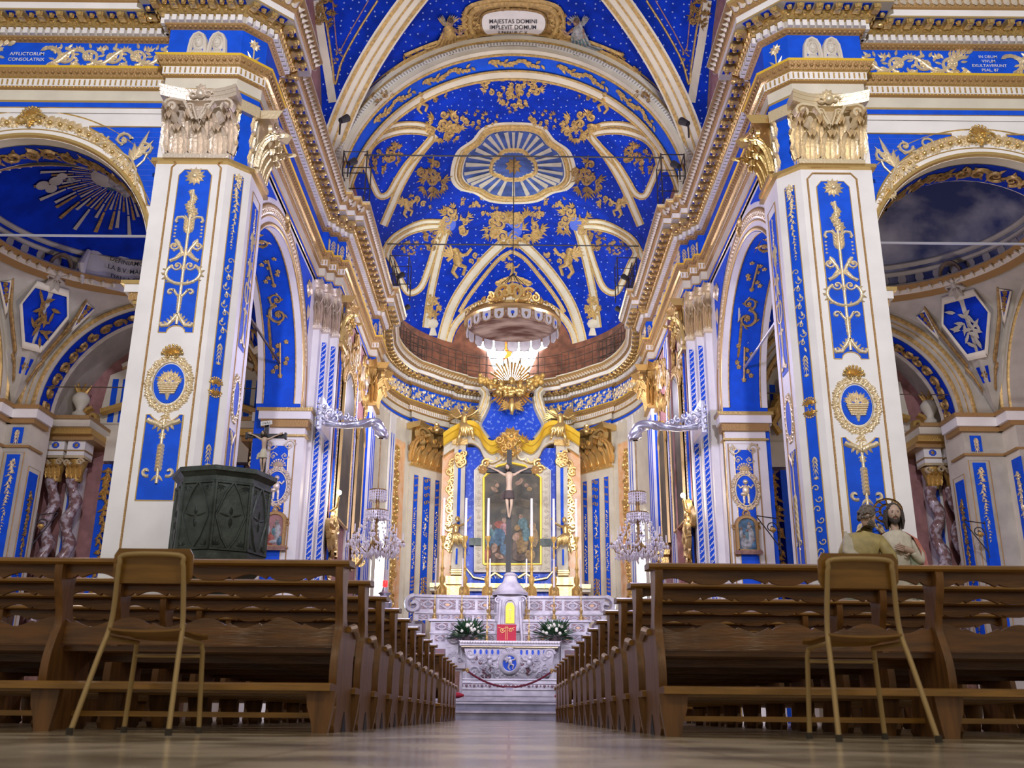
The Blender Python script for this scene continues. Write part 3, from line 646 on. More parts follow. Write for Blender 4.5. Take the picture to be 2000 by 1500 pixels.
    # canted face
    mb = MB(); mb.box(fc, -.085, .085, 1.9, T0 - .02, 0, .006, 'blue'); ridge(mb, fc, [(-.085, 1.9), (-.085, T0 - .02), (.085, T0 - .02), (.085, 1.9)], .009, 'gold'); mb.build('blue_panel', root)
    mb = MB(); Mc = lambda u, v, w_: fc(u, v, w_ + .008)
    rosette(mb, Mc, 0, T0 - .06, .09, G, 8); drop(mb, Mc, 0, T0 - .1, T0 - 1.3, .075, G, 2)
    for k in range(9):
        z = T0 - 1.5 - k * .145; ridge(mb, Mc, spiral((-1) ** k * .02, z, .06, 0, 1, (-1) ** k, 9), .010, G); leaf(mb, Mc, 0, z - .06, -1.2 if k % 2 else -1.9, .1, .04, G)
    for z in (T0 - 2.85, T0 - 4.4): husk(mb, Mc, 0, z, .3, .06, G); fleur(mb, Mc, 0, z - .34, .07, G)
    shell(mb, Mc, 0, mc + .05, .11, 'gold'); shell(mb, Mc, 0, mc - .05, .11, 'gold', -1)
    for k in range(8): z = mc - 1.2 - k * .15; ridge(mb, Mc, spiral((-1) ** k * .02, z, .06, 0, 1, (-1) ** k, 9), .010, G)
    mb.build('arabesque', root, smooth=60)
    # inner face towards the choir
    mb = MB(); mb.box(ft, -.13, .13, 1.9, T1 - .0, 0, .006, 'blue') if 0 else None
    mb.box(ft, -.16, .16, T1, T0 - .25, 0, .006, 'blue'); mb.box(ft, -.16, .16, 1.9, Bt, 0, .006, 'blue'); el = [(.15 * cos(2 * pi * i / 24), mc + .26 * sin(2 * pi * i / 24)) for i in range(24)]; mb.prism(ft, el, 0, .01, 'blue')
    ridge(mb, ft, [(-.22, 1.9), (-.22, T0 - .1), (.22, T0 - .1), (.22, 1.9)], .014, 'rope_gold'); mb.build('blue_panel', root)
    mb = MB(); Mi = lambda u, v, w_: ft(u, v, w_ + .008); candelabrum(mb, Mi, 0, T0 - .3, T1 + .05, .18, G); pendant(mb, Mi, 0, Bt - .02, Bt - 1.7, .2, G); wreath(mb, ft, 0, mc, .2, .35, G, .05, 24); mb.build('arabesque', root, smooth=60)
    # capitals
    for nm, M_, w_, g in (('capital', FRM((s * 4.98, 13.5, 0), (1, 0, 0), (0, -1, 0)), .47, 'silver_gilt' if s < 0 else 'pale_gold'), ('capital', fc, .12, 'pale_gold'), ('capital', ft, .30, 'pale_gold' if s < 0 else 'gold')):
        mb = MB()
        if w_ > .2: capital(mb, M_, w_, 8.35, 1.12, g, .17)
        else:
            mb.box(M_, -.17, .17, 8.3, 9.42, .0, .012, 'blue')
            for q in (-1, 1):
                for k in range(3): acanthus(mb, M_, q * .15, 8.35 + .3 * k, .12, .34, .07, g)
            mb.box(M_, -.2, .2, 9.25, 9.45, 0, .1, g)
        mb.build(nm, root, smooth=50)
    mb = MB(); sweep(mb, s, [(0, 8.26, 'gold'), (.06, 8.28, 'gold'), (.06, 8.34, 'gold'), (0, 8.37, None)], [(s * x, y) for x, y in PATH[1:7]]); mb.build('astragal', root)
# ================================================================== SIDE WALLS OF THE PRESBYTERY
for s in (-1, 1):
    # arch to the side chapel, y 14.6..20.2 in the plane x = 4.5
    M = FRM((s * 4.5, 0, 0), (0, 1, 0), (-s, 0, 0)); Ms = lambda u, v, w_: M(u, v, w_ + .01)
    mb = MB(); arch_wall(mb, M, 14.3, 20.8, 0, 9.5, 17.4, 6.35, 2.55, 'white', .95, 'blue')
    wall = struct(mb.build('wall_' + SN[s]))
    mb = MB()
    for r, th, m in ((2.6, .035, 'gold'), (2.75, .02, 'gold'), (2.95, .03, 'rope_gold')): ridge(mb, M, arch_pts(17.4, 6.35, r, 50), th, m)
    for q in (-1, 1):
        for x in (17.4 + q * 2.6,): ridge(mb, M, [(x, 0), (x, 6.35)], .03, 'gold')
    for k in range(60):
        a = radians(20) + radians(140) * k / 59; rosette(mb, M, 17.4 + 2.86 * cos(a), 6.35 + 2.86 * sin(a), .085, 'pale_gold', 6, k)
    rosette(mb, Ms, 17.4, 9.3, .22, 'gold', 8)
    # blue spandrels
    for q in (-1, 1):
        rows = []
        for i in range(20):
            x = 17.4 + q * (0.9 + 1.75 * i / 19); dx = abs(x - 17.4); yb = 6.35 + sqrt(max(0.01, 3.08 ** 2 - dx ** 2)) if dx < 3.08 else 6.4
            rows.append([M(x, min(yb, 9.32), .012), M(x, 9.33, .012)])
        mb.grid(rows, 'blue'); scroll(mb, lambda u, v, w_: M(u, v, w_ + .02), 17.4 + q * 2.35, 8.9, .22, 0, q, 'pale_gold', .12); leaf(mb, lambda u, v, w_: M(u, v, w_ + .02), 17.4 + q * 2.4, 8.6, -pi / 2, .4, .14, 'pale_gold')
    mb.build('archivolt_moulding', wall, smooth=60)
    # reveal: rope frame, cream margins, gold sprays on the far jamb and soffit
    mb = MB(); cxr, spr, Rr = 17.4, 6.35, 2.545
    def soff(t, v, w_):                                # t along the arch (radians), v across the depth 0..0.95
        return Vector((s * (4.5 + v), cxr + (Rr - w_) * cos(t), spr + (Rr - w_) * sin(t)))
    for v0, v1 in ((0, .14), (.81, .95)):
        mb.grid([[soff(pi * i / 40, v0, .008), soff(pi * i / 40, v1, .008)] for i in range(41)], 'white')
    for v in (.14, .81): ridge(mb, lambda u, v_, w_: soff(u, v_, w_ + .008), [(pi * i / 40, v) for i in range(41)], .015, 'ochre_paint')
    So = lambda u, v, w_: soff(u / 2.5, v, w_ + .008)
    for k in range(7):
        u0 = .9 + k * 1.0
        if k % 2: scroll(mb, So, u0, .47, .22, 0, 1, 'ochre_paint', .1); scroll(mb, So, u0 + .35, .47, .16, 3, -1, 'ochre_paint', .1)
        else:
            for j in range(9): rosette(mb, So, u0 + .09 * j - .3, .47 + .16 * sin(j * 1.3), .06, 'ochre_paint', 5); 
            ridge(mb, So, [(u0 - .35, .47), (u0 + .4, .47)], .02, 'ochre_paint')
    mb.build('soffit_ornament', wall, smooth=60)
    # far jamb, the face that looks at the nave: y = 19.95
    J = FRM((s * 4.86, 19.93, 0), (1, 0, 0), (0, -1, 0)); mb = MB()
    mb.box(J, -.36, .5, 0, 6.0, -.25, .0, 'white')
    for (z0, z1, p, m) in ((6.15, 6.22, .16, 'gold'), (5.98, 6.15, .12, 'white'), (5.82, 5.98, .07, 'rope_gold'), (5.62, 5.66, .05, 'gold')): mb.box(J, -.36 - p, .5 + p, z0, z1, -.25, p, m)
    mb.build('jamb', wall)
    mb = MB(); mb.box(J, -.19, .19, 2.4, 5.42, .0, .008, 'blue'); ridge(mb, J, [(-.31, 1.2), (-.31, 5.55), (.31, 5.55), (.31, 1.2)], .014, 'rope_gold')
    ridge(mb, J, [(-.19, 2.4), (-.19, 5.42), (.19, 5.42), (.19, 2.4)], .010, 'gold')
    Jo = lambda u, v, w_: J(u, v, w_ + .01); G = 'silver_gilt' if s < 0 else 'pale_gold'
    for q in (-1, 1): scroll(mb, Jo, q * .2, 5.43, .12, 0, q, G, .1); scroll(mb, Jo, q * .12, 5.20, .08, 0, -q, G, .1)
    shell(mb, Jo, 0, 4.97, .16, G); wreath(mb, Jo, 0, 4.55, .27, .38, G, .055, 26); el = [(.2 * cos(2 * pi * i / 24), 4.55 + .29 * sin(2 * pi * i / 24)) for i in range(24)]; mb.prism(J, el, 0, .012, 'blue'); drop(mb, Jo, 0, 4.11, 3.75, .1, G)
    # putto in relief
    Jp = lambda u, v, w_: J(u, v, w_ + .014)
    dome(mb, Jp, 0, 4.73, .055, G, 10, 1); dome(mb, Jp, 0, 4.55, .075, G, 10, .8, .12); dome(mb, Jp, -.05, 4.47, .07, G, 8, .9, .05)
    for q in (-1, 1):
        ridge(mb, Jp, [(q * .05, 4.65), (q * .11, 4.60), (q * .16 , 4.67)], .022, G); ridge(mb, Jp, [(q * .04, 4.47), (q * .05, 4.37), (q * .045, 4.28)], .03, G, .02); ridge(mb, Jp, [(q * .045, 4.28), (q * .075, 4.27)], .02, G)
    mb.build('putto_medallion', wall, smooth=60)
# ================================================================== CLUSTERED PILASTERS
CL = {}
for s in (-1, 1):
    sd = SN[s]
    # second cluster, three steps facing the nave, then the return along x = 3.9
    root = thing('pilaster', 'stepped white pilaster with two patterned blue strips behind the silver bracket, %s side' % sd, 'pilaster', (s * 4.3, 20.5, 0))
    pp = [(4.75, 20.6), (4.36, 20.6), (4.36, 20.85), (4.2, 20.85), (4.2, 21.1), (4.03, 21.1), (4.03, 21.4), (4.75, 21.4)]
    mb = MB(); n = len(pp); A = [(s * x, y, 0) for x, y in pp]; B = [(s * x, y, 9.5) for x, y in pp]; mb.add(A + B, [(i, (i + 1) % n, n + (i + 1) % n, n + i) for i in range(n)], 'white'); mb.build('shaft', root, smooth=0)
    mb = MB()
    for x, y in ((4.45, 20.6), (4.28, 20.85), (4.115, 21.1)):
        M = FRM((s * x, y, 0), (1, 0, 0), (0, -1, 0))
        if x > 4.4: continue
        mb.box(M, -.05, .05, .9, 8.1, 0, .006, 'blue')
        for k in range(56):
            z = 1.0 + k * .127; ridge(mb, lambda u, v, w_: M(u, v, w_ + .006), [(-.045, z), (-.015, z + .035), (.02, z + .06), (.045, z + .12)], .008, 'white', h=.6); ridge(mb, lambda u, v, w_: M(u, v, w_ + .006), spiral(.012 * (-1) ** k, z + .06, .026, 0, .8, 1, 6), .006, 'white', h=.6)
    mb.build('patterned_strip', root)
    mb = MB()
    for x, y, w_ in ((4.44, 20.6, .09), (4.28, 20.85, .085), (4.115, 21.1, .085)): capital(mb, FRM((s * x, y, 0), (1, 0, 0), (0, -1, 0)), w_, 8.35, 1.12, 'silver_gilt' if s < 0 else 'pale_gold', .12, 1)
    capital(mb, FRM((s * 4.03, 21.6, 0), (0, 1, 0), (-s, 0, 0)), .28, 8.2, 1.25, 'gold', .14); mb.build('capital', root, smooth=50)
    # third cluster
    root = thing('pilaster', 'far gilded pilaster where the %s choir wall meets the apse' % sd, 'pilaster', (s * 3.9, 26.3, 0))
    mb = MB(); mb.box(WM, s * 3.85, s * 4.3, 0, 9.5, 25.9, 26.7, 'white')
    for k, x in enumerate((25.98, 26.3, 26.62)): mb.box(FRM((s * 3.85, x, 0), (0, 1, 0), (-s, 0, 0)), -.07, .07, 1, 8, 0, .006, 'blue')
    mb.box(FRM((s * 3.98, 25.9, 0), (1, 0, 0), (0, -1, 0)), -.05, .05, 1, 8, 0, .006, 'blue'); mb.build('shaft', root, smooth=0)
    mb = MB(); capital(mb, FRM((s * 3.85, 26.3, 0), (0, 1, 0), (-s, 0, 0)), .36, 8.2, 1.25, 'old_gold', .18); capital(mb, FRM((s * 3.96, 25.9, 0), (1, 0, 0), (0, -1, 0)), .16, 8.2, 1.25, 'old_gold', .16, 1); mb.build('capital', root, smooth=50)
# ================================================================== CHOIR WALLS x = 3.9
def framed_panel(mb, M, u0, u1, v0, v1, mfr, mcan, th=.06, arch=True, w_=.0):
    c = (u0 + u1) / 2; r = (u1 - u0) / 2
    out = [(u0, v0), (u1, v0)] + ([(c + r * cos(pi * i / 14), v1 - r * .8 + r * .8 * sin(pi * i / 14)) for i in range(15)] if arch else [(u1, v1), (u0, v1)])
    mb.prism(M, out, w_, w_ + .02, mcan); ridge(mb, lambda u, v, w2: M(u, v, w2 + w_), out + [out[0]], th, mfr, h=1.3)
for s in (-1, 1):
    sd = SN[s]; M = FRM((s * 4.03, 0, 0), (0, 1, 0), (-s, 0, 0)); Mo = lambda u, v, w_: M(u, v, w_ + .03)
    mb = MB(); mb.quad(M(21.3, 0, 0), M(27, 0, 0), M(27, 9.5, 0), M(21.3, 9.5, 0), 'pink_wall')
    for u0, u1, m in ((21.55, 21.62, 'blue'), (21.7, 21.8, 'white'), (23.6, 23.75, 'white'), (23.78, 23.86, 'blue'), (23.9, 24.0, 'white'), (24.03, 24.1, 'blue'), (24.13, 24.25, 'white'), (25.6, 25.7, 'white'), (25.73, 25.8, 'blue'), (25.83, 25.9, 'white')): mb.box(M, u0, u1, .9, 9.4, 0, .04, m)
    wall = struct(mb.build('wall_choir_' + sd)); mb = MB()
    for u in (21.66, 23.88, 25.5): drop(mb, Mo, u, 8.2, 3.0, .13, 'old_gold', int(u))
    for k in range(46):
        u = 21.5 + rnd.random() * 4.3; z = 7.7 + rnd.random() * 1.6; scroll(mb, Mo, u, z, .16 + .12 * rnd.random(), rnd.random() * 6, rnd.choice((-1, 1)), 'old_gold' if k % 3 else 'pale_gold', .16)
    mb.build('gilded_stucco', wall, smooth=60)
    for (u0, u1, v0, v1, lab) in ((21.95, 23.45, 4.3, 8.0, 'tall arched dark painting high on the %s choir wall, nearest the nave'), (24.35, 25.4, 4.2, 7.3, 'narrow arched dark painting on the %s choir wall, nearest the apse')):
        t = thing('wall_painting', lab % sd, 'painting', (s * 3.9, (u0 + u1) / 2, v0)); mb = MB(); framed_panel(mb, M, u0, u1, v0, v1, 'gold', 'canvas_dark', .05, True, .06); 
        for k in range(22):
            a = pi * k / 21; scroll(mb, lambda u, v, w_: M(u, v, w_ + .07), (u0 + u1) / 2 + (u1 - u0) * .56 * cos(a), v1 - .4 + .45 * sin(a), .11, a, 1, 'old_gold', .2)
        mb.build('frame', t, smooth=60)
        mb = MB(); mb.prism(M, [(u0 + .04, v0 + .04), (u1 - .04, v0 + .04), (u1 - .04, v1 - .5), ((u0 + u1) / 2, v1 - .06), (u0 + .04, v1 - .5)], .085, .09, 'canvas_dark'); mb.build('canvas', t)
    # gilded choir organ-like bracket / sconce under the first painting
    t = thing('wall_sconce', 'gilded scrolled sconce with a glaring bulb on the %s choir wall' % sd, 'wall light', (s * 3.9, 21.3, 4.2))
    mb = MB()
    for k in range(26):
        a = rnd.random() * 6.28; r = rnd.random(); scroll(mb, lambda u, v, w_: M(u, v, w_ + .04 + .12 * (1 - r)), 21.5 + .42 * r * cos(a), 3.7 + .8 * r * sin(a), .15 + .1 * rnd.random(), a, 1, 'gold', .2)
    for k in range(8): leaf(mb, lambda u, v, w_: M(u, v, w_ + .12), 21.5, 3.8, pi * k / 7, .5, .16, 'gold', .6)
    mb.build('gilded_scrollwork', t, smooth=60)
    mb = MB(); mb.tube([M(21.3, 4.3, .05), M(21.3, 4.4, .2), M(21.25, 4.62, .24)], .025, 'gold'); mb.build('arm', t)
    mb = MB(); mb.ball(M(21.25, 4.72, .24), .055, 'bulb', 10); mb.build('bulb', t)
    for u, lab in ((24.9, 'far'),):
        t = thing('choir_bracket', 'small gold bracket and open book ledge on the %s choir wall beyond the chandelier' % sd, 'bracket', (s * 3.9, u, 4))
        mb = MB(); mb.box(M, u - .3, u + .3, 3.95, 4.08, .04, .4, 'gold'); mb.prism(lambda a, b, c: M(u + c, b, a), [(.04, 3.95), (.38, 3.95), (.04, 3.5)], -.12, .12, 'gold')
        for q in (-1, 1): ridge(mb, lambda a, b, c: M(u + .13, b, a + c), spiral(.2, 3.75, .12, 0, 1, q, 9), .03, 'gold')
        mb.build('shelf', t)
    # choir stalls (dark, against the wall)
    t = thing('choir_stall', 'dark carved choir stall with pointed cresting along the %s side of the chancel' % sd, 'stall', (s * 3.5, 24.5, .42)); mb = MB()
    mb.box(WM, s * 3.2, s * 3.86, .42, .9, 22.6, 27.0, 'wood'); mb.build('seat', t, smooth=0); mb = MB(); mb.box(WM, s * 3.72, s * 3.86, .9, 2.35, 22.6, 27.0, 'wood')
    for k in range(12):
        y = 22.7 + k * .37; mb.box(WM, s * 3.66, s * 3.74, .9, 2.3, y - .03, y + .03, 'wood_end')
    mb.build('back', t, smooth=0); mb = MB()
    mb.box(WM, s * 3.5, s * 3.88, 2.35, 2.45, 22.5, 27.1, 'wood_end')
    for k in range(13):
        y = 22.6 + k * .37; mb.prism(lambda a, b, c: Vector((s * 3.55 + c, y + a, b)), [(-.13, 2.45), (.13, 2.45), (.06, 2.55), (0, 2.75), (-.06, 2.55)], -.02, .02, 'brown_iron')
    mb.build('cresting', t)
# ================================================================== APSE
mb = MB(); pth = [PATH[i] for i in range(len(PATH)) if i >= 16]
ap = [(4.03, 26.7), (4.15, 27.8)] + [apse(pi / 2 * i / 24) for i in range(25)]; full = [(-x, y) for x, y in ap] + [(x, y) for x, y in reversed(ap[:-1])]
mb.grid([[(x, y, 0) for x, y in full], [(x, y, 9.5) for x, y in full]], 'cream'); wall = struct(mb.build('wall_apse'))
def AM(a0, s, off=0):                                    # tangent plane of the apse wall at angle a0
    x, y = apse(a0); tx, ty = -4.25 * sin(a0), 5 * cos(a0); L = sqrt(tx * tx + ty * ty); tx, ty = tx / L, ty / L
    nx, ny = -ty, tx                                   # inward
    if nx * x + ny * (y - 29) > 0: nx, ny = -nx, -ny
    return FRM((s * (x + nx * off), y + ny * off, 0), (-tx * s * -s, ty * -s if 0 else -ty * s * -s * (1 if 1 else 0), 0) if 0 else ((s * tx), ty, 0), (s * nx, ny, 0))
for s in (-1, 1):
    sd = SN[s]
    root = thing('pilaster', 'broad apse pilaster with three gilded blue strips, %s of the altarpiece' % sd, 'pilaster', (s * 3.1, 32.3, 0))
    M = AM(.80, s, .0); hw = .80; mb = MB(); mb.box(M, -hw, hw, 0, 9.5, -.1, .14, 'cream'); mb.build('shaft', root, smooth=0)
    mb = MB(); mo = MB(); Mf = lambda u, v, w_: M(u, v, w_ + .14); Mg = lambda u, v, w_: M(u, v, w_ + .15)
    for k, (u, w_) in enumerate(((-.5, .10), (0, .17), (.5, .10))):
        mb.box(Mf, u - w_, u + w_, 1.5, 7.7, 0, .006, 'blue'); ridge(mb, Mf, [(u - w_, 1.5), (u - w_, 7.7), (u + w_, 7.7), (u + w_, 1.5)], .012, 'gold')
        for z0, z1 in ((7.6, 6.6), (4.3, 3.8)):
            for j in range(4):
                z = z0 + (z1 - z0) * j / 4
                for q in (-1, 1): ridge(mo, Mg, spiral(u + q * w_ * .3, z, w_ * .5, 0, .8, q, 8), w_ * .12, 'gold')
        for zc in (6.1, 5.0, 3.2, 2.4):
            for j in range(14): 
                z = zc + .45 - j * .065; leaf(mo, Mg, u, z, rnd.random() * 6.3, w_ * .7, w_ * .3, 'pale_gold', .5); dome(mo, Mg, u + (rnd.random() - .5) * w_, z, .025, 'pale_gold', 5, 1)
        el = [(u + w_ * .8 * cos(2 * pi * i / 16), 3.6 + w_ * 1.8 * sin(2 * pi * i / 16)) for i in range(17)]; ridge(mo, Mg, el, w_ * .22, 'gold')
    mb.build('blue_strip', root); mo.build('gilded_ornament', root, smooth=60)
    mb = MB(); capital(mb, Mf, .78, 8.0, 1.4, 'gold', .3, 3); mb.build('capital', root, smooth=50)
    # orange marble fields with rococo gold, either side of the pilaster
    for a0, hw, v1 in ((.50, .34, 8.7), (1.10, .30, 8.4)):
        M2 = AM(a0, s, .02); mb = MB(); mb.box(M2, -hw, hw, 1.5, v1, 0, .03, 'orange_marble'); M3 = lambda u, v, w_: M2(u, v, w_ + .035); 
        for k in range(34): 
            z = 1.8 + k * (v1 - 2.0) / 34; scroll(mb, M3, (-.5 + rnd.random() * .3) * hw * (1 if a0 < .6 else -1) * 1.3, z, .10 + .10 * rnd.random(), rnd.random() * 6, rnd.choice((-1, 1)), 'gold', .2)
        mb.build('trim_4' if a0 < .6 else 'trim_5', wall, smooth=60)
    # tall bright window in the flank of the apse
    M4 = AM(.245, s, .03); mb = MB(); v0, v1, hw = 2.7, 6.1, .46
    mb.prism(M4, [(-hw, v0), (hw, v0), (hw, v1 - .4)] + [(hw * cos(pi * i / 10), v1 - .4 + .4 * sin(pi * i / 10)) for i in range(1, 10)] + [(-hw, v1 - .4)], 0, .02, 'window_soft'); w_ = struct(mb.build('window_1' if s < 0 else 'window_2'))
    mb = MB(); ridge(mb, lambda u, v, w2: M4(u, v, w2 + .02), [(-hw, v1 - .4), (-hw, v0), (hw, v0), (hw, v1 - .4)] + [(hw * cos(pi * i / 10), v1 - .4 + .4 * sin(pi * i / 10)) for i in range(11)], .07, 'cream', h=1.4); mb.build('window_frame', w_)
    M5 = AM(.385, s, .02); mb = MB()
    for u in (-.08, .08): mb.box(M5, u - .04, u + .04, 1.5, 8.8, 0, .04, 'blue'); 
    for u in (-.16, 0, .16): mb.box(M5, u - .03, u + .03, 1.5, 9.45, 0, .06, 'white')
    mb.build('trim_6' , wall)
# ================================================================== VAULTS
ZB, RR, AX = 11.7, 4.1, 4.2
def inside(p): return None
def hit_choir(px, py, d=None):
    d = d or ray(px, py); o = Vector((0, 0, CH))
    a = (d.x / AX) ** 2 + (d.z / RR) ** 2; b = 2 * (d.z * (o.z - ZB) / RR ** 2); c = ((o.z - ZB) / RR) ** 2 - 1
    t = (-b + sqrt(max(0, b * b - 4 * a * c))) / (2 * a); p = o + d * t
    if p.y < 29: return p, Vector((-p.x / AX ** 2, 0, -(p.z - ZB) / RR ** 2)).normalized()
    a += (d.y / 5) ** 2; b += 2 * d.y * (o.y - 29) / 25; c += ((o.y - 29) / 5) ** 2
    D_ = b * b - 4 * a * c; t = (-b + sqrt(max(0, D_))) / (2 * a); p = o + d * t
    return p, Vector((-p.x / AX ** 2, -(p.y - 29) / 25, -(p.z - ZB) / RR ** 2)).normalized()
GA, GY = 4.6, 16.0
def hit_groin(px, py):
    d = ray(px, py); o = Vector((0, 0, CH)); res = []
    for k in (0, 1):
        if k == 0: a = (d.x / GA) ** 2; b = 0; c0 = 0
        else: a = (d.y / 4.6) ** 2; b = 2 * d.y * (o.y - GY) / 4.6 ** 2; c0 = ((o.y - GY) / 4.6) ** 2
        a += (d.z / GA) ** 2; b += 2 * d.z * (o.z - ZB) / GA ** 2; c = c0 + ((o.z - ZB) / GA) ** 2 - 1
        D_ = b * b - 4 * a * c
        if D_ < 0: res.append((0, k)); continue
        res.append(((-b + sqrt(D_)) / (2 * a), k))
    t, k = max(res); p = o + d * t
    n = Vector((-p.x, 0, -(p.z - ZB))) if k == 0 else Vector((0, -(p.y - GY), -(p.z - ZB)))
    return p, n.normalized()
def VMAP(hit, k=.0125, base=.02):
    def M(u, v, w_):
        p, n = hit(u, -v); return p + n * (base + w_ * k)
    return M
VC = VMAP(hit_choir); VG = VMAP(hit_groin)
def flip(pts): return [(2000 - x, y) for x, y in pts]
def cr(pts, n=5, closed=False):
    out = []; m_ = len(pts)
    for i in range(m_ if closed else m_ - 1):
        g = lambda j: Vector(pts[j % m_] if closed else pts[max(0, min(m_ - 1, j))])
        p0, p1, p2, p3 = g(i - 1), g(i), g(i + 1), g(i + 2)
        for k in range(n):
            t = k / n; q = .5 * ((2 * p1) + (p2 - p0) * t + (2 * p0 - 5 * p1 + 4 * p2 - p3) * t * t + (3 * p1 - p0 - 3 * p2 + p3) * t ** 3); out.append((q.x, q.y))
    if not closed: out.append(tuple(pts[-1]))
    else: out.append(out[0])
    return out
def Y(pts): return [(x, -y) for x, y in pts]
def band(mb, M, pts, wd, m, off=0):
    ln = []
    n = len(pts)
    for i, p in enumerate(pts):
        a, b = pts[max(0, i - 1)], pts[min(n - 1, i + 1)]; dx, dy = b[0] - a[0], b[1] - a[1]; L = sqrt(dx * dx + dy * dy) or 1
        nx, ny = -dy / L * wd / 2, dx / L * wd / 2; ln.append([M(p[0] + nx, p[1] + ny, off), M(p[0], p[1], off), M(p[0] - nx, p[1] - ny, off)])
    mb.grid(ln, m)
def blobfill(mb, M, pts, m, off=0, rings=6):
    cx = sum(p[0] for p in pts) / len(pts); cy = sum(p[1] for p in pts) / len(pts)
    mb.grid([[M(cx + (p[0] - cx) * k / rings, cy + (p[1] - cy) * k / rings, off) for p in pts] for k in range(rings + 1)], m)
def rococo(mb, M, x, y, wd, ht, m, seed=0, n=14):
    r = random.Random(seed)
    for k in range(int(n * 1.9)):
        a = r.random() * 6.28; q = sqrt(r.random()); u, v = x + wd * .5 * q * cos(a), y + ht * .5 * q * sin(a)
        if k % 3 == 0: scroll(mb, M, u, v, min(wd, ht) * (.10 + .10 * r.random()), r.random() * 6, r.choice((-1, 1)), m, .2, leaves=3)
        else:
            for j in range(4): leaf(mb, M, u, v, a + j * .5 - .7, min(wd, ht) * (.16 + .16 * r.random()), min(wd, ht) * .07, m, .5, .2)
def cherub(mb, M, x, y, s_, m, q=1):
    dome(mb, M, x, y + s_ * .34, s_ * .13, m, 8, .8); dome(mb, M, x + q * s_ * .05, y + s_ * .08, s_ * .15, m, 8, .7, s_ * .22)
    ridge(mb, M, [(x + q * .05 * s_, y - .05 * s_), (x + q * .3 * s_, y - .15 * s_), (x + q * .22 * s_, y - .4 * s_)], .08 * s_, m, .05 * s_); ridge(mb, M, [(x, y - .08 * s_), (x - q * .1 * s_, y - .3 * s_), (x + q * .05 * s_, y - .48 * s_)], .08 * s_, m, .05 * s_)
    ridge(mb, M, [(x + q * .1 * s_, y + .2 * s_), (x + q * .35 * s_, y + .25 * s_), (x + q * .5 * s_, y + .45 * s_)], .05 * s_, m); ridge(mb, M, [(x - q * .1 * s_, y + .2 * s_), (x - q * .28 * s_, y + .05 * s_)], .05 * s_, m)
    for k in range(5): leaf(mb, M, x - q * .08 * s_, y + .2 * s_, pi / 2 + q * (.3 + .3 * k), .42 * s_, .12 * s_, m, .3)
# choir vault shell
mb = MB(); NA = 96
rows = [[(AX * cos(pi * j / NA), yy, ZB + RR * sin(pi * j / NA)) for j in range(NA + 1)] for yy in [20.5 + 8.5 * i / 10 for i in range(11)]]
for i in range(1, 25):
    b = pi / 2 * i / 24; rows.append([(AX * cos(pi * j / NA) * cos(b), 29 + 5 * sin(b) * 1, ZB + RR * sin(pi * j / NA) * cos(b)) for j in range(NA + 1)])
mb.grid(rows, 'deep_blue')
base = [(x * 1.06, y + .05) for x, y in full]
vault = struct(mb.build('ceiling'))
for k, nm in enumerate(('x',)):                          # low drum between cornice and vault
    mb = MB(); lowp = [(-4.25, 20.5)] + [(-4.25, 26)] + [(x, y) for x, y in [(-p[0], p[1]) for p in ap[2:]] + [(p[0], p[1]) for p in reversed(ap[2:-1])]] + [(4.25, 26), (4.25, 20.5)]
    mb.grid([[(x * .985, 29 + (y - 29) * .985 if y > 29 else y, 11.4) for x, y in lowp], [(x * .95, 29 + (y - 29) * .95 if y > 29 else y, 12.8) for x, y in lowp]], 'red_wall'); struct(mb.build('wall_drum'))
# stars (painted)
mb = MB(); r5 = random.Random(11)
def star(mb, M, x, y, r, a0, m='star'):
    P = [M(x, y, 0)] + [M(x + (r if k % 2 == 0 else r * .42) * cos(a0 + k * pi / 5), y + (r if k % 2 == 0 else r * .42) * sin(a0 + k * pi / 5), 0) for k in range(10)]
    mb.add(P, [(0, k + 1, (k + 1) % 10 + 1) for k in range(10)], m)
xx = 690
while xx < 1310:
    yy = 150
    while yy < 640:
        x, y = xx + r5.uniform(-5, 5), yy + r5.uniform(-4, 4)
        p, n = hit_choir(x, y)
        if p.y > 21.7 and p.z > 12.2: star(mb, VMAP(hit_choir, base=.008), x, -y, 1.8, r5.random())
        yy += 14
    xx += 15
mb.build('painted_stars', vault, smooth=0)
# ribs and bands
ribs = MB(); gold = MB(); fill = MB()
V1 = VMAP(hit_choir, base=.012); V2 = VMAP(hit_choir, base=.02)
def rib(pts, wd, closed=False, g=True, sub_=5, w2=None):
    p = Y(cr(pts, sub_, closed)); band(ribs, V1, p, wd, 'cream')
    if g:
        for o in (-1, 1):
            q = []
            for i in range(len(p)):
                a, b = p[max(0, i - 1)], p[min(len(p) - 1, i + 1)]; dx, dy = b[0] - a[0], b[1] - a[1]; L = sqrt(dx * dx + dy * dy) or 1; q.append((p[i][0] - dy / L * wd * .38 * o, p[i][1] + dx / L * wd * .38 * o))
            ridge(ribs, V2, q, 1.6, 'ochre_paint')
up_l = [(712, 318), (722, 288), (745, 268), (785, 256), (830, 258), (842, 268), (822, 292), (795, 320), (775, 350), (758, 378), (740, 382), (728, 360), (716, 330)]
lo_l = [(757, 492), (772, 470), (800, 452), (838, 443), (862, 446), (852, 475), (838, 520), (822, 560), (800, 572), (786, 556), (768, 515)]
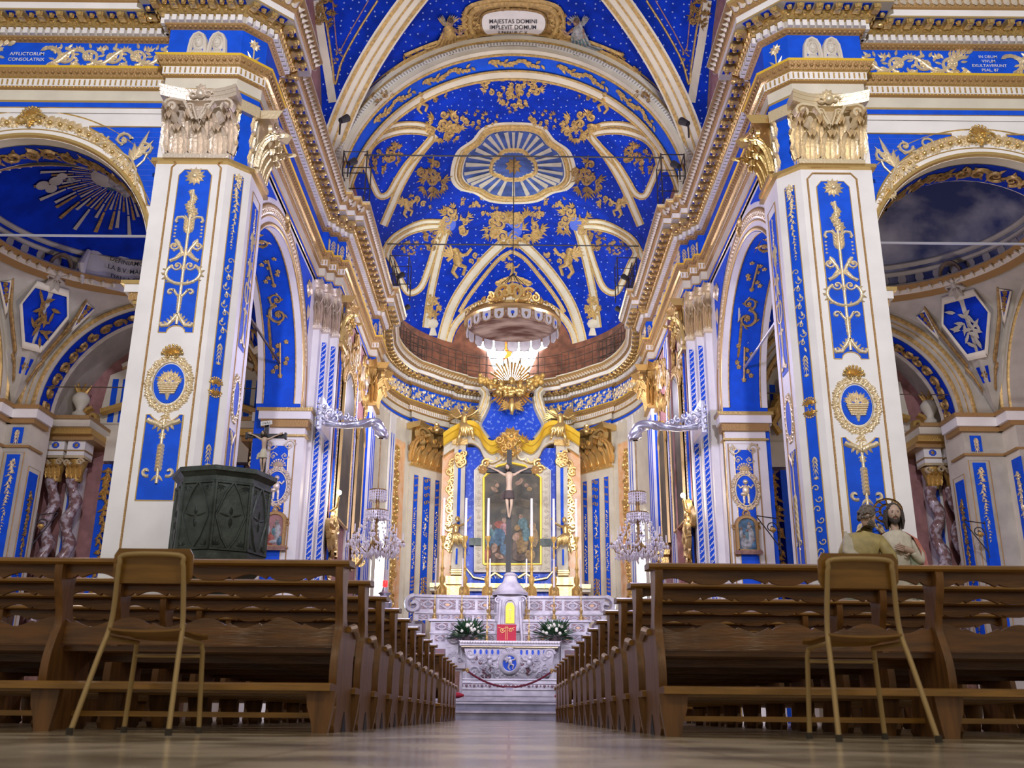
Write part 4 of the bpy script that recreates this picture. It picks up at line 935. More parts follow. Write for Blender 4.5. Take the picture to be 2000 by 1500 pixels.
for fl in (lambda p: p, flip):
    rib(fl(up_l), 13, True); rib(fl(lo_l), 13, True)
    rib(fl([(850, 262), (815, 305), (785, 355), (765, 400), (748, 440)]), 16)
    rib(fl([(700, 335), (712, 290), (735, 262), (775, 244), (820, 243), (850, 255)]), 12)
    rib(fl([(872, 446), (862, 480), (850, 530), (840, 580), (832, 640)]), 16); rib(fl([(744, 505), (760, 472), (785, 452), (825, 434), (872, 434)]), 12)
    rib(fl([(1000, 468), (978, 478), (940, 515), (905, 560), (880, 605), (864, 660), (860, 700)]), 20)
    rib(fl([(1000, 490), (975, 505), (945, 540), (915, 580), (897, 610)]), 6)
rib([(872, 712), (876, 665), (893, 628), (925, 600), (965, 586), (1000, 582), (1035, 586), (1075, 600), (1107, 628), (1124, 665), (1128, 712)], 14)
# medallion
med = [(1003, 238), (1040, 240), (1066, 250), (1084, 272), (1112, 292), (1124, 320), (1126, 350), (1110, 370), (1080, 378), (1050, 394), (1003, 398), (956, 394), (926, 378), (896, 370), (880, 350), (882, 320), (894, 292), (922, 272), (940, 250), (966, 240)]
mo_ = cr(med, 4, True)
blobfill(fill, VMAP(hit_choir, base=.014), Y(mo_), 'cream'); sc = lambda k, P=mo_: [(1003 + (x - 1003) * k, 322 + (y - 322) * k) for x, y in P]
ridge(fill, V2, Y(sc(.86)), 4.5, 'ochre_paint'); ridge(fill, V2, Y(sc(.93)), 1.2, 'ochre_paint'); blobfill(fill, VMAP(hit_choir, base=.022), Y(sc(.80)), 'fresco_blue')
for k in range(28):
    a = 2 * pi * k / 28; P = sc(.78)[int(k * len(mo_) / 28) % len(mo_)]; u, v = P; c0 = (1003 + (u - 1003) * .38, 322 + (v - 322) * .38)
    ridge(fill, VMAP(hit_choir, base=.026), [(c0[0], -c0[1]), (u, -v)], 1.6, 'shadow_cream', 4.4 if k % 2 else 3.2, h=.3)
ridge(fill, VMAP(hit_choir, base=.03), Y(sc(.36)), 4, 'ochre_paint'); blobfill(fill, VMAP(hit_choir, base=.03), Y(sc(.31)), 'fresco_blue'); rosette(fill, VMAP(hit_choir, base=.04), 1003, -322, 17, 'dark_ochre', 9)
# lunette filling and inner spandrel arch
lp = [(880, 712), (884, 668), (900, 634), (930, 608), (968, 595), (1000, 592), (1032, 595), (1070, 608), (1100, 634), (1116, 668), (1120, 712)]
blobfill(fill, VMAP(hit_choir, base=.016), Y(cr(lp + [(1000, 716)], 3, True)), 'red_wall')
fill.build('medallion', vault, smooth=60); ribs.build('rib_band', vault, smooth=60)
# gilded figures and scrollwork
g = MB(); G = 'ochre_paint'; GD = 'dark_ochre'
for fl in (1, -1):
    X = lambda x: x if fl > 0 else 2003 - x
    for (x, y, s_) in ((820, 198, 46), (890, 512, 62), (792, 405, 40)): cherub(g, V2, X(x), -y, s_, 'ochre_paint', fl); rococo(g, V2, X(x + 25), -(y - 12), 50, 30, GD if y < 400 else G, int(x), 5)
    for (x, y, a, b, m, sd_) in ((868, 245, 70, 50, G, 1), (935, 232, 70, 30, G, 2), (850, 345, 60, 66, GD, 3), (885, 432, 64, 52, G, 4), (768, 300, 34, 34, GD, 5), (845, 600, 26, 50, G, 6), (755, 190, 56, 30, GD, 7), (840, 470, 30, 40, GD, 8), (920, 395, 60, 20, G, 9), (800, 482, 40, 24, GD, 10), (740, 320, 26, 50, GD, 11), (960, 415, 40, 24, G, 12), (880, 255, 30, 40, G, 13), (930, 610, 34, 20, GD, 15)):
        rococo(g, V2, X(x), -y, a, b, m, sd_, 12)
    blobfill(g, VMAP(hit_choir, base=.03), [(X(878) + 12 * cos(t * .4), -436 + 14 * sin(t * .4)) for t in range(17)], 'stripe_blue')
    # vase
    dome(g, V2, X(845), -632, 11, 'cream', 8, .6, 10); ridge(g, V2, [(X(845), -640), (X(845), -655)], 4, 'cream', 8); rococo(g, V2, X(845), -603, 26, 34, G, 21, 14)
rococo(g, V2, 1003, -168, 120, 40, G, 31, 26); rococo(g, V2, 1003, -200, 60, 30, G, 32, 14); rococo(g, V2, 1003, -445, 110, 60, G, 33, 26)
blobfill(g, VMAP(hit_choir, base=.035), Y([(985, 432), (1003, 438), (1021, 432), (1019, 455), (1003, 470), (987, 455)]), 'stripe_blue')
for k in range(9): dome(g, V2, 975 + k * 7, -(553 - 9 * sin(k / 8 * pi)), 9, 'ochre_paint', 8, .5, 6)
cherub(g, V2, 1000, -528, 30, G); rococo(g, V2, 1000, -503, 40, 20, G, 35, 8)
g.build('gilded_fresco', vault, smooth=60)
# chancel arch: face, soffit, dentils at y = 20.5
mb = MB(); AF = lambda r, a, y: Vector((r * cos(a) * AX / RR, y, ZB + r * sin(a)))
NS = 72; A_ = [pi * i / NS for i in range(NS + 1)]
for r0, r1, yy, m in ((4.08, 4.2, 20.44, 'cream'), (4.2, 4.3, 20.42, 'white'), (4.3, 4.36, 20.40, 'ochre_paint'), (4.36, 4.5, 20.42, 'cream'), (4.5, 4.62, 20.38, 'ochre_paint'), (4.62, 4.9, 20.45, 'cream')):
    mb.grid([[AF(r0, a, yy) for a in A_], [AF(r1, a, yy) for a in A_]], m)
for y0, y1, r, m in ((20.42, 20.6, 4.07, 'cream'), (20.6, 21.2, 4.06, 'blue'), (21.2, 21.55, 4.04, 'cream')): mb.grid([[AF(r, a, y0) for a in A_], [AF(r, a, y1) for a in A_]], m)
for k in range(170):
    a = pi * (k + .5) / 170; p, q = AF(4.21, a, 20.4), AF(4.29, a, 20.4); mb.tube([p, q], .016, 'shadow_cream', 4, False)
for rr_, yy in ((4.02, 21.2), (4.02, 21.55), (4.05, 20.6)): mb.tube([AF(rr_, a, yy) for a in A_], .03, 'ochre_paint', 6, False)
arch = struct(mb.build('trim_7')); mb = MB()
SO = lambda u, v, w_: AF(4.04 - w_, u, v)
for a in (.75, 1.15, 1.57, 2.0, 2.4):
    for k in range(-5, 6): leaf(mb, lambda u, v, w_: SO(u / 4, v, w_), a * 4 + k * .13, 20.9, (k * 2.1) % 6.28, .2, .1, 'ochre_paint'); rosette(mb, lambda u, v, w_: SO(u / 4, v, w_), a * 4 + k * .11, 20.9 + .1 * sin(k), .09, 'ochre_paint', 5)
mb.build('soffit_ornament', arch, smooth=60)
# groin vault of the bay before the choir
mb = MB(); NG = 64
for k in (0, 1):
    for q in (-1, 1):
        rows = []
        for i in range(NG // 2 + 1):
            t = pi / 2 * i / (NG // 2); c_, z = 4.6 * cos(t), ZB + 4.6 * sin(t); row = []
            for j in range(13):
                f_ = -1 + 2 * j / 12
                row.append((q * c_, GY + f_ * 4.6 if False else GY + f_ * c_, z) if k == 1 else (f_ * c_, GY + q * c_, z))
            rows.append(row)
        # severies whose barrel axis runs along y carry x-profile and stretch out in y
        mb2rows = []
        for i in range(NG // 2 + 1):
            t = pi / 2 * i / (NG // 2); c_, z = 4.6 * cos(t), ZB + 4.6 * sin(t)
            if k == 0: mb2rows.append([(q * c_, GY + sg * (c_ + (4.6 - c_) * j / 8), z) for sg in (1,) for j in range(9)]); 
            else: mb2rows.append([(q * (c_ + (4.6 - c_) * j / 8), GY + c_, z) for j in range(9)])
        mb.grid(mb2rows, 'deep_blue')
gv = struct(mb.build('ceiling')); 
mb = MB(); x = 600
while x < 1400:
    y = 4
    while y < 260:
        u, v = x + r5.uniform(-6, 6), y + r5.uniform(-5, 5); p, n = hit_groin(u, v)
        if p.z > 12.3 and p.y < 20.3: star(mb, VMAP(hit_groin, base=.012), u, -v, 2.3, r5.random())
        y += 16
    x += 17
mb.build('painted_stars', gv, smooth=0)
mb = MB(); W1 = VMAP(hit_groin, base=.02); W2 = VMAP(hit_groin, base=.035)
for s in (-1, 1):
    pts = [Vector((s * 4.6 * cos(t), GY + 4.6 * cos(t), ZB + 4.6 * sin(t))) for t in [pi / 2 * i / 30 for i in range(31)]]
    def rb(o, wd, m, dz): 
        R1 = []
        for i, p in enumerate(pts):
            t = pi / 2 * i / 30; n = Vector((-s * cos(t) * .7, -cos(t) * .7, -sin(t))).normalized(); sx = Vector((s, -1, 0)).normalized()
            R1.append([p + n * dz + sx * (o - wd / 2), p + n * dz + sx * (o + wd / 2)])
        mb.grid(R1, m)
    rb(0, .62, 'cream', .16); rb(-.21, .09, 'ochre_paint', .175); rb(.21, .09, 'ochre_paint', .175); rb(0, .05, 'ochre_paint', .17)
    # lower lunette fresco frame at the vault foot
    L = [(628, 0), (640, 60), (650, 130), (655, 165), (668, 120), (700, 60), (738, 0)]
    L = L if s < 0 else flip(L); ridge(mb, W1, Y(cr(L, 4)), 2.2, 'ochre_paint')
    Lx = [(650, 0), (655, 60), (662, 100), (685, 60), (720, 0)]; Lx = Lx if s < 0 else flip(Lx); ridge(mb, W1, Y(cr(Lx, 4)), 1.2, 'paint_pink')
    band(mb, W1, Y(cr([(618, 0), (630, 80), (642, 150), (650, 200)] if s < 0 else flip([(618, 0), (630, 80), (642, 150), (650, 200)]), 4)), 16, 'cream')
    rococo(mb, W2, (635 if s < 0 else 1365), -22, 40, 60, 'dark_ochre', 5, 16); rococo(mb, W2, (662 if s < 0 else 1338), -115, 16, 50, 'ochre_paint', 6, 8)
mb.build('rib_band', gv, smooth=60)
# cartouche over the chancel arch
mb = MB(); G = 'ochre_paint'
car = [(925, 45), (930, 22), (960, 12), (1000, 9), (1045, 12), (1075, 22), (1082, 45), (1070, 66), (1040, 73), (1000, 75), (962, 73), (935, 66)]
blobfill(mb, VMAP(hit_groin, base=.03), Y(cr([(1003 + (x - 1003) * 1.22, 43 + (y - 43) * 1.35) for x, y in car], 3, True)), 'dark_ochre')
ridge(mb, VMAP(hit_groin, base=.05), Y(cr([(1003 + (x - 1003) * 1.10, 43 + (y - 43) * 1.15) for x, y in car], 3, True)), 5, G); ridge(mb, VMAP(hit_groin, base=.04), Y(cr([(1003 + (x - 1003) * 1.25, 43 + (y - 43) * 1.38) for x, y in car], 3, True)), 4, G)
blobfill(mb, VMAP(hit_groin, base=.06), Y(cr([(1003 + (x - 1003) * .80, 43 + (y - 43) * .80) for x, y in car], 3, True)), 'white')
ridge(mb, VMAP(hit_groin, base=.055), Y(cr([(1003 + (x - 1003) * .83, 43 + (y - 43) * .84) for x, y in car], 3, True)), 2, 'dark_ochre')
for t, sz, yy in (('MAJESTAS DOMINI', 11.5, 41), ('IMPLEVIT DOMUM', 11.5, 52.5), ('II PARALIP. C. V.', 8.5, 62)): textmesh(mb, VMAP(hit_groin, base=.075), t, sz, 'ink', 1002, -yy)
for q in (-1, 1):
    rococo(mb, VMAP(hit_groin, base=.05), 1003 + q * 88, -48, 36, 50, G, 7 + q, 12)
    ridge(mb, W2, Y(cr([(1003 + q * 90, 75), (1003 + q * 150, 92), (1003 + q * 215, 120), (1003 + q * 250, 150)], 5)), 6, G, 3)
    ridge(mb, W2, Y(cr([(1003 + q * 90, 66), (1003 + q * 150, 80), (1003 + q * 215, 106)], 5)), 3, G, 3)
    rococo(mb, W2, 1003 + q * 190, -112, 60, 28, 'dark_ochre', 17 + q, 14); rococo(mb, W2, 1003 + q * 232, -140, 40, 22, G, 19 + q, 8)
rococo(mb, VMAP(hit_groin, base=.06), 1000, -8, 70, 18, G, 40, 14)
# painted angels
for q, ca, cb in ((-1, 'dark_ochre', 'ochre_paint'), (1, 'paint_teal', 'paint_grey')):
    Wx = VMAP(hit_groin, base=.07); x = 1003 + q * 128; y = -65
    K = 1.35; P_ = lambda a_, b_: (x + q * a_ * K, y + b_ * K)
    for k in range(9): a_ = pi / 2 + q * (.95 - .16 * k); x0_, y0_ = P_(4, 12); leaf(mb, Wx, x0_, y0_, a_ if k < 5 else pi / 2 - q * (.3 + .15 * (k - 5)), (34 - 2 * k if k < 5 else 26), 6.5, 'paint_grey' if k % 2 else cb, .3)
    for k in range(11): ridge(mb, Wx, [P_(-8 + 1.6 * k, 4), P_(-10 + 2.8 * k, -14 - (k % 3)), P_(-4 + 4.0 * k, -32 + 1.2 * k)], 2.6, ca if k % 2 else cb, 1.4)
    x0_, y0_ = P_(0, 4); dome(mb, Wx, x0_, y0_, 9 * K, cb, 10, .6, 12 * K); ridge(mb, Wx, [P_(-6, 10), P_(-16, 2), P_(-24, 10)], 3.4, 'paint_skin', 2.4); ridge(mb, Wx, [P_(6, 10), P_(10, -2), P_(-6, -4)], 3.2, 'paint_skin', 2.4)
    W3 = VMAP(hit_groin, base=.11); x0_, y0_ = P_(-2, 21); dome(mb, W3, x0_, y0_, 6.2, 'paint_skin', 12, .8, 7.4); x0_, y0_ = P_(-1, 24.5); dome(mb, VMAP(hit_groin, base=.13), x0_, y0_, 6.4, 'paint_brown', 10, .6, 4.2)
mb.build('inscription_cartouche', gv, smooth=60)
# upper walls of the bay (above cornice) so that the vault has feet
for s in (-1, 1):
    mb = MB(); mb.quad((s * 4.62, 11.4, 11.4), (s * 4.62, 20.6, 11.4), (s * 4.62, 20.6, 16), (s * 4.62, 11.4, 16), 'pink_wall'); struct(mb.build('wall_upper_' + SN[s]))
    mb = MB(); mb.quad((s * 4.7, 20.46, 11.3), (s * 3.9, 20.46, 11.3), (s * 3.9, 20.46, 12.4), (s * 4.7, 20.46, 12.4), 'cream'); struct(mb.build('trim_8' if s < 0 else 'trim_9'))
    mb = MB(); mb.quad((s * 4.4, 14.0, 11.4), (s * 14, 14.0, 11.4), (s * 14, 14.0, 17), (s * 4.4, 14.0, 17), 'cream'); struct(mb.build('wall_clerestory_' + SN[s]))
# ================================================================== SIDE CHAPELS
for s in (-1, 1):
    cx = CHAP[s][0]; sd = SN[s]; Rf = 2.62; cy = 17.4
    # room box: outer wall with arch, far wall with arch, end wall
    mb = MB(); MF = FRM((0, 20.4, 0), (1, 0, 0), (0, -1, 0)); lo, hi = (cx - 3.4, -5.4) if s < 0 else (5.4, cx + 3.4)
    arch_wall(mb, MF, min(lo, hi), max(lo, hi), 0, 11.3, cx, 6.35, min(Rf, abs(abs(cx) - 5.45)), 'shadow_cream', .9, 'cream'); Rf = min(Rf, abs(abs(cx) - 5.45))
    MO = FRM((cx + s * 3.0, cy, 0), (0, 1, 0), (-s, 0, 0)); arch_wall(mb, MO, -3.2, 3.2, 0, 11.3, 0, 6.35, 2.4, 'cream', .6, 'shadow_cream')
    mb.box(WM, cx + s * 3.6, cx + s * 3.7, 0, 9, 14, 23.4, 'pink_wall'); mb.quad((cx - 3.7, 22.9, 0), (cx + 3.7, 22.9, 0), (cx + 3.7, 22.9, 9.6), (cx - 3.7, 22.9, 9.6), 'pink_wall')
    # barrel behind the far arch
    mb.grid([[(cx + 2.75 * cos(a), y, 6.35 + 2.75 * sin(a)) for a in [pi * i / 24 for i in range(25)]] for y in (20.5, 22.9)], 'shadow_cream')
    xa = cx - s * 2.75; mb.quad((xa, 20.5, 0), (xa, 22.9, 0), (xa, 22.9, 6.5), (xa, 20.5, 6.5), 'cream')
    wall = struct(mb.build('wall_chapel_' + sd)); mb = MB()
    for r, th, m in ((Rf + .04, .05, 'ochre_paint'), (Rf + .34, .05, 'ochre_paint'), (Rf + .2, .015, 'ochre_paint')): ridge(mb, MF, arch_pts(cx, 6.35, r, 50), th, m)
    mb.grid([[Vector((cx + (Rf - .02) * cos(a), y, 6.35 + (Rf - .02) * sin(a))) for a in [pi * i / 30 for i in range(31)]] for y in (20.55, 21.1)], 'deep_blue')
    for k in range(24):
        a = pi * (k + .5) / 24; So = lambda u, v, w_: Vector((cx + (Rf - .04 - w_) * cos(u / Rf), v, 6.35 + (Rf - .04 - w_) * sin(u / Rf))); scroll(mb, So, a * Rf, 20.83, .15, k, 1, 'dark_ochre', .2)
    for r, th, m in ((2.45, .04, 'ochre_paint'), (2.8, .05, 'ochre_paint')): ridge(mb, MO, arch_pts(0, 6.35, r, 50), th, m)
    # impost cornices of the corner piers
    for (z0, z1, p, m) in ((6.28, 6.36, .22, 'rope_gold'), (6.08, 6.28, .17, 'white'), (5.98, 6.08, .1, 'rope_gold'), (5.45, 5.5, .06, 'rope_gold')):
        mb.box(WM, cx + s * (Rf - p), cx + s * 3.05, z0, z1, 20.4 - p, 21.0, m); mb.box(WM, cx + s * (3.0 - p), cx + s * 3.4, z0, z1, 19.8 - p * .2, 20.4, m)
        mb.box(WM, cx - s * (Rf - p), cx - s * 3.05, z0, z1, 20.4 - p * .3, 20.9, m)
    mb.build('moulding', wall)
    # corner pilaster strips
    mb = MB()
    xc = cx + s * (Rf + .25); Mc = FRM((xc, 20.38, 0), (1, 0, 0), (0, -1, 0)); mb.box(Mc, -.14, .14, .9, 5.3, 0, .01, 'blue'); mb.box(Mc, -.12, .12, 5.55, 5.9, 0, .01, 'blue'); husk(mb, lambda u, v, w_: Mc(u, v, w_ + .02), 0, 5.85, .35, .1, 'pale_gold'); drop(mb, lambda u, v, w_: Mc(u, v, w_ + .02), 0, 5.2, 3.6, .1, 'pale_gold'); ridge(mb, Mc, [(-.22, .9), (-.22, 5.35), (.22, 5.35), (.22, .9)], .012, 'rope_gold')
    Md = FRM((cx + s * Rf, 20.85, 0), (0, 1, 0), (-s, 0, 0)); mb.box(Md, -.2, .2, .9, 5.0, 0, .01, 'blue'); ridge(mb, lambda u, v, w_: Md(u, v, w_ + .01), [(-.27, .9), (-.27, 5.1), (.27, 5.1), (.27, .9)], .012, 'rope_gold'); drop(mb, lambda u, v, w_: Md(u, v, w_ + .02), 0, 4.6, 1.6, .12, 'dark_ochre', 4)
    xc = cx + s * 2.99
    for yy in (19.95,):
        Me = FRM((xc, yy, 0), (0, 1, 0), (-s, 0, 0)); mb.box(Me, -.2, .2, .9, 5.3, 0, .01, 'blue'); drop(mb, lambda u, v, w_: Me(u, v, w_ + .02), 0, 5.0, 2, .12, 'pale_gold', 5)
    mb.build('pilaster_strip', wall, smooth=60)
    # dome with pendentives
    RD = 2.78; ZR = 9.0
    def DM(a, b, w_=0):                                   # a round, b 0 ring .. 1 crown
        r = (RD - w_) * cos(b * pi / 2); return Vector((cx + r * cos(a) * 1.02, cy + r * sin(a), ZR + .12 + (1.75 - w_) * sin(b * pi / 2)))
    mb = MB(); mb.grid([[DM(2 * pi * i / 64, j / 14) for i in range(65)] for j in range(15)], 'deep_blue' if s < 0 else 'dome_cloud')
    # pendentives between ring and square
    rows = []
    for j in range(9):
        t = j / 8; row = []
        for i in range(65):
            a = 2 * pi * i / 64; q = max(abs(cos(a)), abs(sin(a))); sqr = min(3.05 / q, 3.05 * 1.35); rr_ = RD + (sqr - RD) * t; zc = 6.3 + 2.62 * sqrt(max(0, 1 - (min(1, 3.0 * min(abs(cos(a)), abs(sin(a))) / q / 2.75)) ** 2)); row.append((cx + rr_ * cos(a), cy + rr_ * sin(a), ZR * (1 - t) + zc * t - (.0)))
        rows.append(row)
    mb.grid(rows, 'shadow_cream'); dm = struct(mb.build('ceiling'))
    mb = MB()
    for (r0, r1, z0, z1, m) in ((RD + .02, RD - .14, ZR - .12, ZR - .04, 'rope_gold'), (RD - .14, RD - .16, ZR - .04, ZR + .06, 'cream'), (RD - .16, RD - .30, ZR + .06, ZR + .12, 'rope_gold'), (RD - .30, RD - .2, ZR + .12, ZR + .2, 'cream')):
        mb.grid([[(cx + r_ * cos(2 * pi * i / 64), cy + r_ * sin(2 * pi * i / 64), z) for i in range(65)] for r_, z in ((r0, z0), (r1, z1))], m)
    for k in range(72):
        a = 2 * pi * k / 72; mb.tube([(cx + (RD - .14) * cos(a), cy + (RD - .14) * sin(a), ZR - .0), (cx + (RD - .24) * cos(a), cy + (RD - .24) * sin(a), ZR + .05)], .035, 'cream', 5)
    for k in range(48):                                   # painted balustrade at the foot of the fresco
        a = 2 * pi * k / 48; Mb = lambda u, v, w_: DM(a + u / RD, .04 + v, w_ + .015); mb.grid([[Mb(-.05, 0, 0), Mb(.05, 0, 0)], [Mb(-.09, .05, 0), Mb(.09, .05, 0)], [Mb(-.05, .12, 0), Mb(.05, .12, 0)]], 'shadow_cream')
    for b in (.0, .14, .2): ridge(mb, lambda u, v, w_: DM(u, v, .02 + w_), [(2 * pi * i / 64, b) for i in range(65)], .02, 'shadow_cream', h=2)
    mb.build('ring_cornice', dm)
    mb = MB()
    if s < 0:                                             # painted glory: gold rays, clouds, seated figure
        P0 = (cx - .30, cy + .8)
        for k in range(72):
            a = 2 * pi * k / 72; l = 1.45 + .35 * sin(k * 2.3)
            def PM(x, y, w_=0.0):
                r2 = ((x - cx) / (RD * 1.02)) ** 2 + ((y - cy) / RD) ** 2; return Vector((x, y, ZR + .10 - w_ + 1.75 * sqrt(max(.0, 1 - min(1, r2)))))
            for t0, t1 in ((.35, .68), (.70, 1.0)):
                c0 = [(P0[0] + l * t * cos(a + e) * .95, P0[1] + l * t * sin(a + e) * .8) for t, e in ((t0, -.02), (t0, .02), (t1, .026 * t1), (t1, -.026 * t1))]
                mb.add([PM(x, y, .03) for x, y in c0], [(0, 1, 2, 3)], 'dark_ochre' if k % 2 else 'shadow_cream')
        for (dx, dy, r, m) in ((0, 0, .42, 'paint_grey'), (.3, .1, .3, 'paint_grey'), (-.3, -.1, .32, 'shadow_cream'), (.05, .05, .26, 'paint_brown'), (-.12, .25, .16, 'paint_skin'), (.2, .3, .15, 'paint_skin'), (.05, -.15, .2, 'paint_blue'), (.45, -.1, .2, 'paint_red'), (-1.25, -.3, .13, 'shadow_cream'), (-1.4, -.15, .11, 'shadow_cream'), (-1.1, -.38, .10, 'shadow_cream'), (-1.5, -.32, .12, 'shadow_cream'), (-1.0, -.2, .08, 'paint_grey'), (-.1, .42, .1, 'paint_grey'), (.22, -.32, .14, 'shadow_cream'), (-.3, .2, .12, 'paint_blue'), (.35, .35, .1, 'paint_teal'), (-.05, .1, .1, 'paint_skin'), (.1, -.3, .1, 'paint_ochre')):
            x, y = P0[0] + dx, P0[1] + dy; dome(mb, lambda u, v, w_: PM(u, v, .04 + w_), x, y, r, m, 12, .2)
    else:
        def PM(x, y, w_=0.0):
            r2 = ((x - cx) / (RD * 1.02)) ** 2 + ((y - cy) / RD) ** 2; return Vector((x, y, ZR + .10 - w_ + 1.75 * sqrt(max(.0, 1 - min(1, r2)))))
        r_ = random.Random(9)
        for k in range(60):
            a = 2 * pi * k / 60; mb.add([PM(cx - .6 + .3 * cos(a - .02), cy + .8 + .3 * sin(a - .02), .03), PM(cx - .6 + .3 * cos(a + .02), cy + .8 + .3 * sin(a + .02), .03), PM(cx - .6 + 1.3 * cos(a), cy + .8 + 1.1 * sin(a), .03)], [(0, 1, 2)], 'dark_ochre' if k % 2 else 'paint_grey')
        for k in range(0): dome(mb, lambda u, v, w_: PM(u, v, .03 + w_), cx + .5 + r_.random() * 1.5, cy + .3 + r_.random() * 1.3, .03 + .06 * r_.random(), 'shadow_cream', 7, .2)
        for k in range(8): dome(mb, lambda u, v, w_: PM(u, v, .035 + w_), cx - 1 + .12 * k, cy + .7 + .1 * sin(k), .13, 'dark_ochre', 8, .2)
    mb.build('painted_glory', dm, smooth=60)
    # pendentive frescoes (blue trapezoid with trophy), on the far outer pendentive
    mb = MB()
    for q in (1, -1):
        a = atan2(1, s * q); c_, s_ = cos(a), sin(a)
        def PE(u, v, w_=0):                                # v 0 bottom .. 1 top along the pendentive
            r = 3.98 - 1.0 * v; z = 6.85 + 2.05 * v; return Vector((cx + (r - w_) * c_ - u * s_ * .8, cy + (r - w_) * s_ + u * c_ * .8, z))
        mb.add([PE(-.24, .34, .12), PE(.24, .34, .12), PE(.62, .70, .14), (PE(.42, .92, .14)), PE(-.42, .92, .14), PE(-.62, .70, .14)], [(0, 1, 2, 3, 4, 5)], 'deep_blue')
        ridge(mb, lambda u, v, w_: PE(u, v, w_ + .2), [(-.24, .34), (.24, .34), (.62, .70), (.42, .92), (-.42, .92), (-.62, .70), (-.24, .34)], .035, 'cream')
        for k in range(22):
            leaf(mb, lambda u, v, w_: PE(u, v / 2.1, w_ + .22), (rnd.random() - .5) * .4, .95 + rnd.random() * .7, rnd.random() * 6.3, .28, .09, 'dark_ochre' if s < 0 else 'shadow_cream')
        Mp_ = lambda u, v, w_: PE(u, v, w_ + .10)
        for e in (-1, 1):
            ridge(mb, Mp_, [(e * .34, .26), (e * .80, .66), (e * .98, .92)], .035, 'dark_ochre'); ridge(mb, Mp_, [(e * .16, .0), (e * .30, .18), (e * .42, .26)], .03, 'dark_ochre')
            mb.add([Mp_(e * .86, .60, 0), Mp_(e * 1.25, .86, 0), Mp_(e * 1.0, .90, 0)], [(0, 1, 2)], 'deep_blue'); ridge(mb, Mp_, [(e * .86, .60), (e * 1.25, .86), (e * 1.0, .90), (e * .86, .60)], .02, 'cream')
            for k in range(4): rosette(mb, lambda u, v, w_: Mp_(u, v / 2.1, w_), e * (.95 + .05 * k), 1.5 + .1 * k, .07, 'dark_ochre', 5, k)
        mb.add([Mp_(-.1, .08, 0), Mp_(.1, .08, 0), Mp_(.16, .24, 0), Mp_(-.16, .24, 0)], [(0, 1, 2, 3)], 'deep_blue'); rosette(mb, lambda u, v, w_: Mp_(u, v / 2.1, w_), 0, .33, .1, 'dark_ochre', 6)
        Mr = lambda u, v, w_: PE(u, v / 2.1, w_ + .25); rosette(mb, Mr, 0, 2.15, .3, 'shadow_cream', 9); ridge(mb, Mr, spiral(0, 2.35, .28, 0, 1, 1, 16, 1), .05, 'paint_brown')
    mb.build('pendentive_fresco', dm, smooth=60)
    if s < 0:                                             # painted ribbon with words at the dome foot, right part
        mb = MB(); Mb = lambda u, v, w_: Vector((cx + (RD - .16 - w_) * cos(1.80 - u / RD), cy + (RD - .16 - w_) * sin(1.80 - u / RD), 9.35 + v - .12 * cos(u * 2.2)))
        mb.grid([[Mb(-1.0 + .1 * i, j * .28 - .35, .03 * sin(i)) for i in range(21)] for j in range(4)], 'banner')
        for k, t in enumerate(('DEFINIAMO ESSE', 'LA B.V. MARIA FU', 'DALLA COLPA')): textmesh(mb, lambda u, v, w_: Mb(u, v, w_ + .05), t, .15, 'ink', .05, .30 - .2 * k)
        for q in (-1, 1): mb.tube([Mb(q * 1.0, .3, .05), Mb(q * 1.1, -.1, .1), Mb(q * 1.02, -.5, .02)], [.05, .1, .02], 'banner')
        mb.build('painted_ribbon', dm)
    # tie rods in the chapel mouth and in the altar arch
    t = thing('tie_rod', 'pale iron tie rod across the %s chapel arch' % sd, 'tie rod', (cx, 14.2, 7.4)); mb = MB(); zz = 7.35; hw = sqrt(CHAP[s][1] ** 2 - (zz - 6.72) ** 2); mb.tube([(cx - hw, 14.2, zz), (cx + hw, 14.2, zz)], .022, 'rod'); mb.build('bar', t)
    t = thing('tie_rod', 'thin dark tie rod low in the %s chapel altar arch' % sd, 'tie rod', (cx, 20.6, 6.9)); mb = MB(); hw = sqrt(Rf ** 2 - .3); mb.tube([(cx - hw, 20.6, 6.9), (cx + hw, 20.6, 6.9)], .014, 'brown_iron'); mb.build('bar', t)
    t = thing('tie_rod', 'dark tie rod slanting into the soffit of the %s side arch' % sd, 'tie rod', (s * 4.98, 17.4, 7.2)); mb = MB(); hw = sqrt(2.54 ** 2 - .7); mb.tube([(s * 4.98, 17.4 - hw, 7.2), (s * 4.98, 17.4 + hw, 7.2)], .025, 'brown_iron' if s < 0 else 'rod'); mb.build('bar', t)
    # altar of the chapel: twisted columns, broken entablature, tympanum
    root = thing('chapel_altar', 'side chapel altar with twisted marble columns in the %s chapel' % sd, 'altar', (cx, 22.6, 0))
    mb = MB(); mb.box(WM, cx - 2.9, cx + 2.9, 0, 1.0, 22.0, 22.9, 'marble'); mb.box(WM, cx - 1.3, cx + 1.3, 0, 1.1, 21.5, 22.2, 'marble')
    for q in (-1, 1): mb.box(WM, cx + q * 1.85, cx + q * 2.9, 0, 1.7, 21.85, 22.7, 'brown_marble')
    mb.build('base', root, smooth=0)
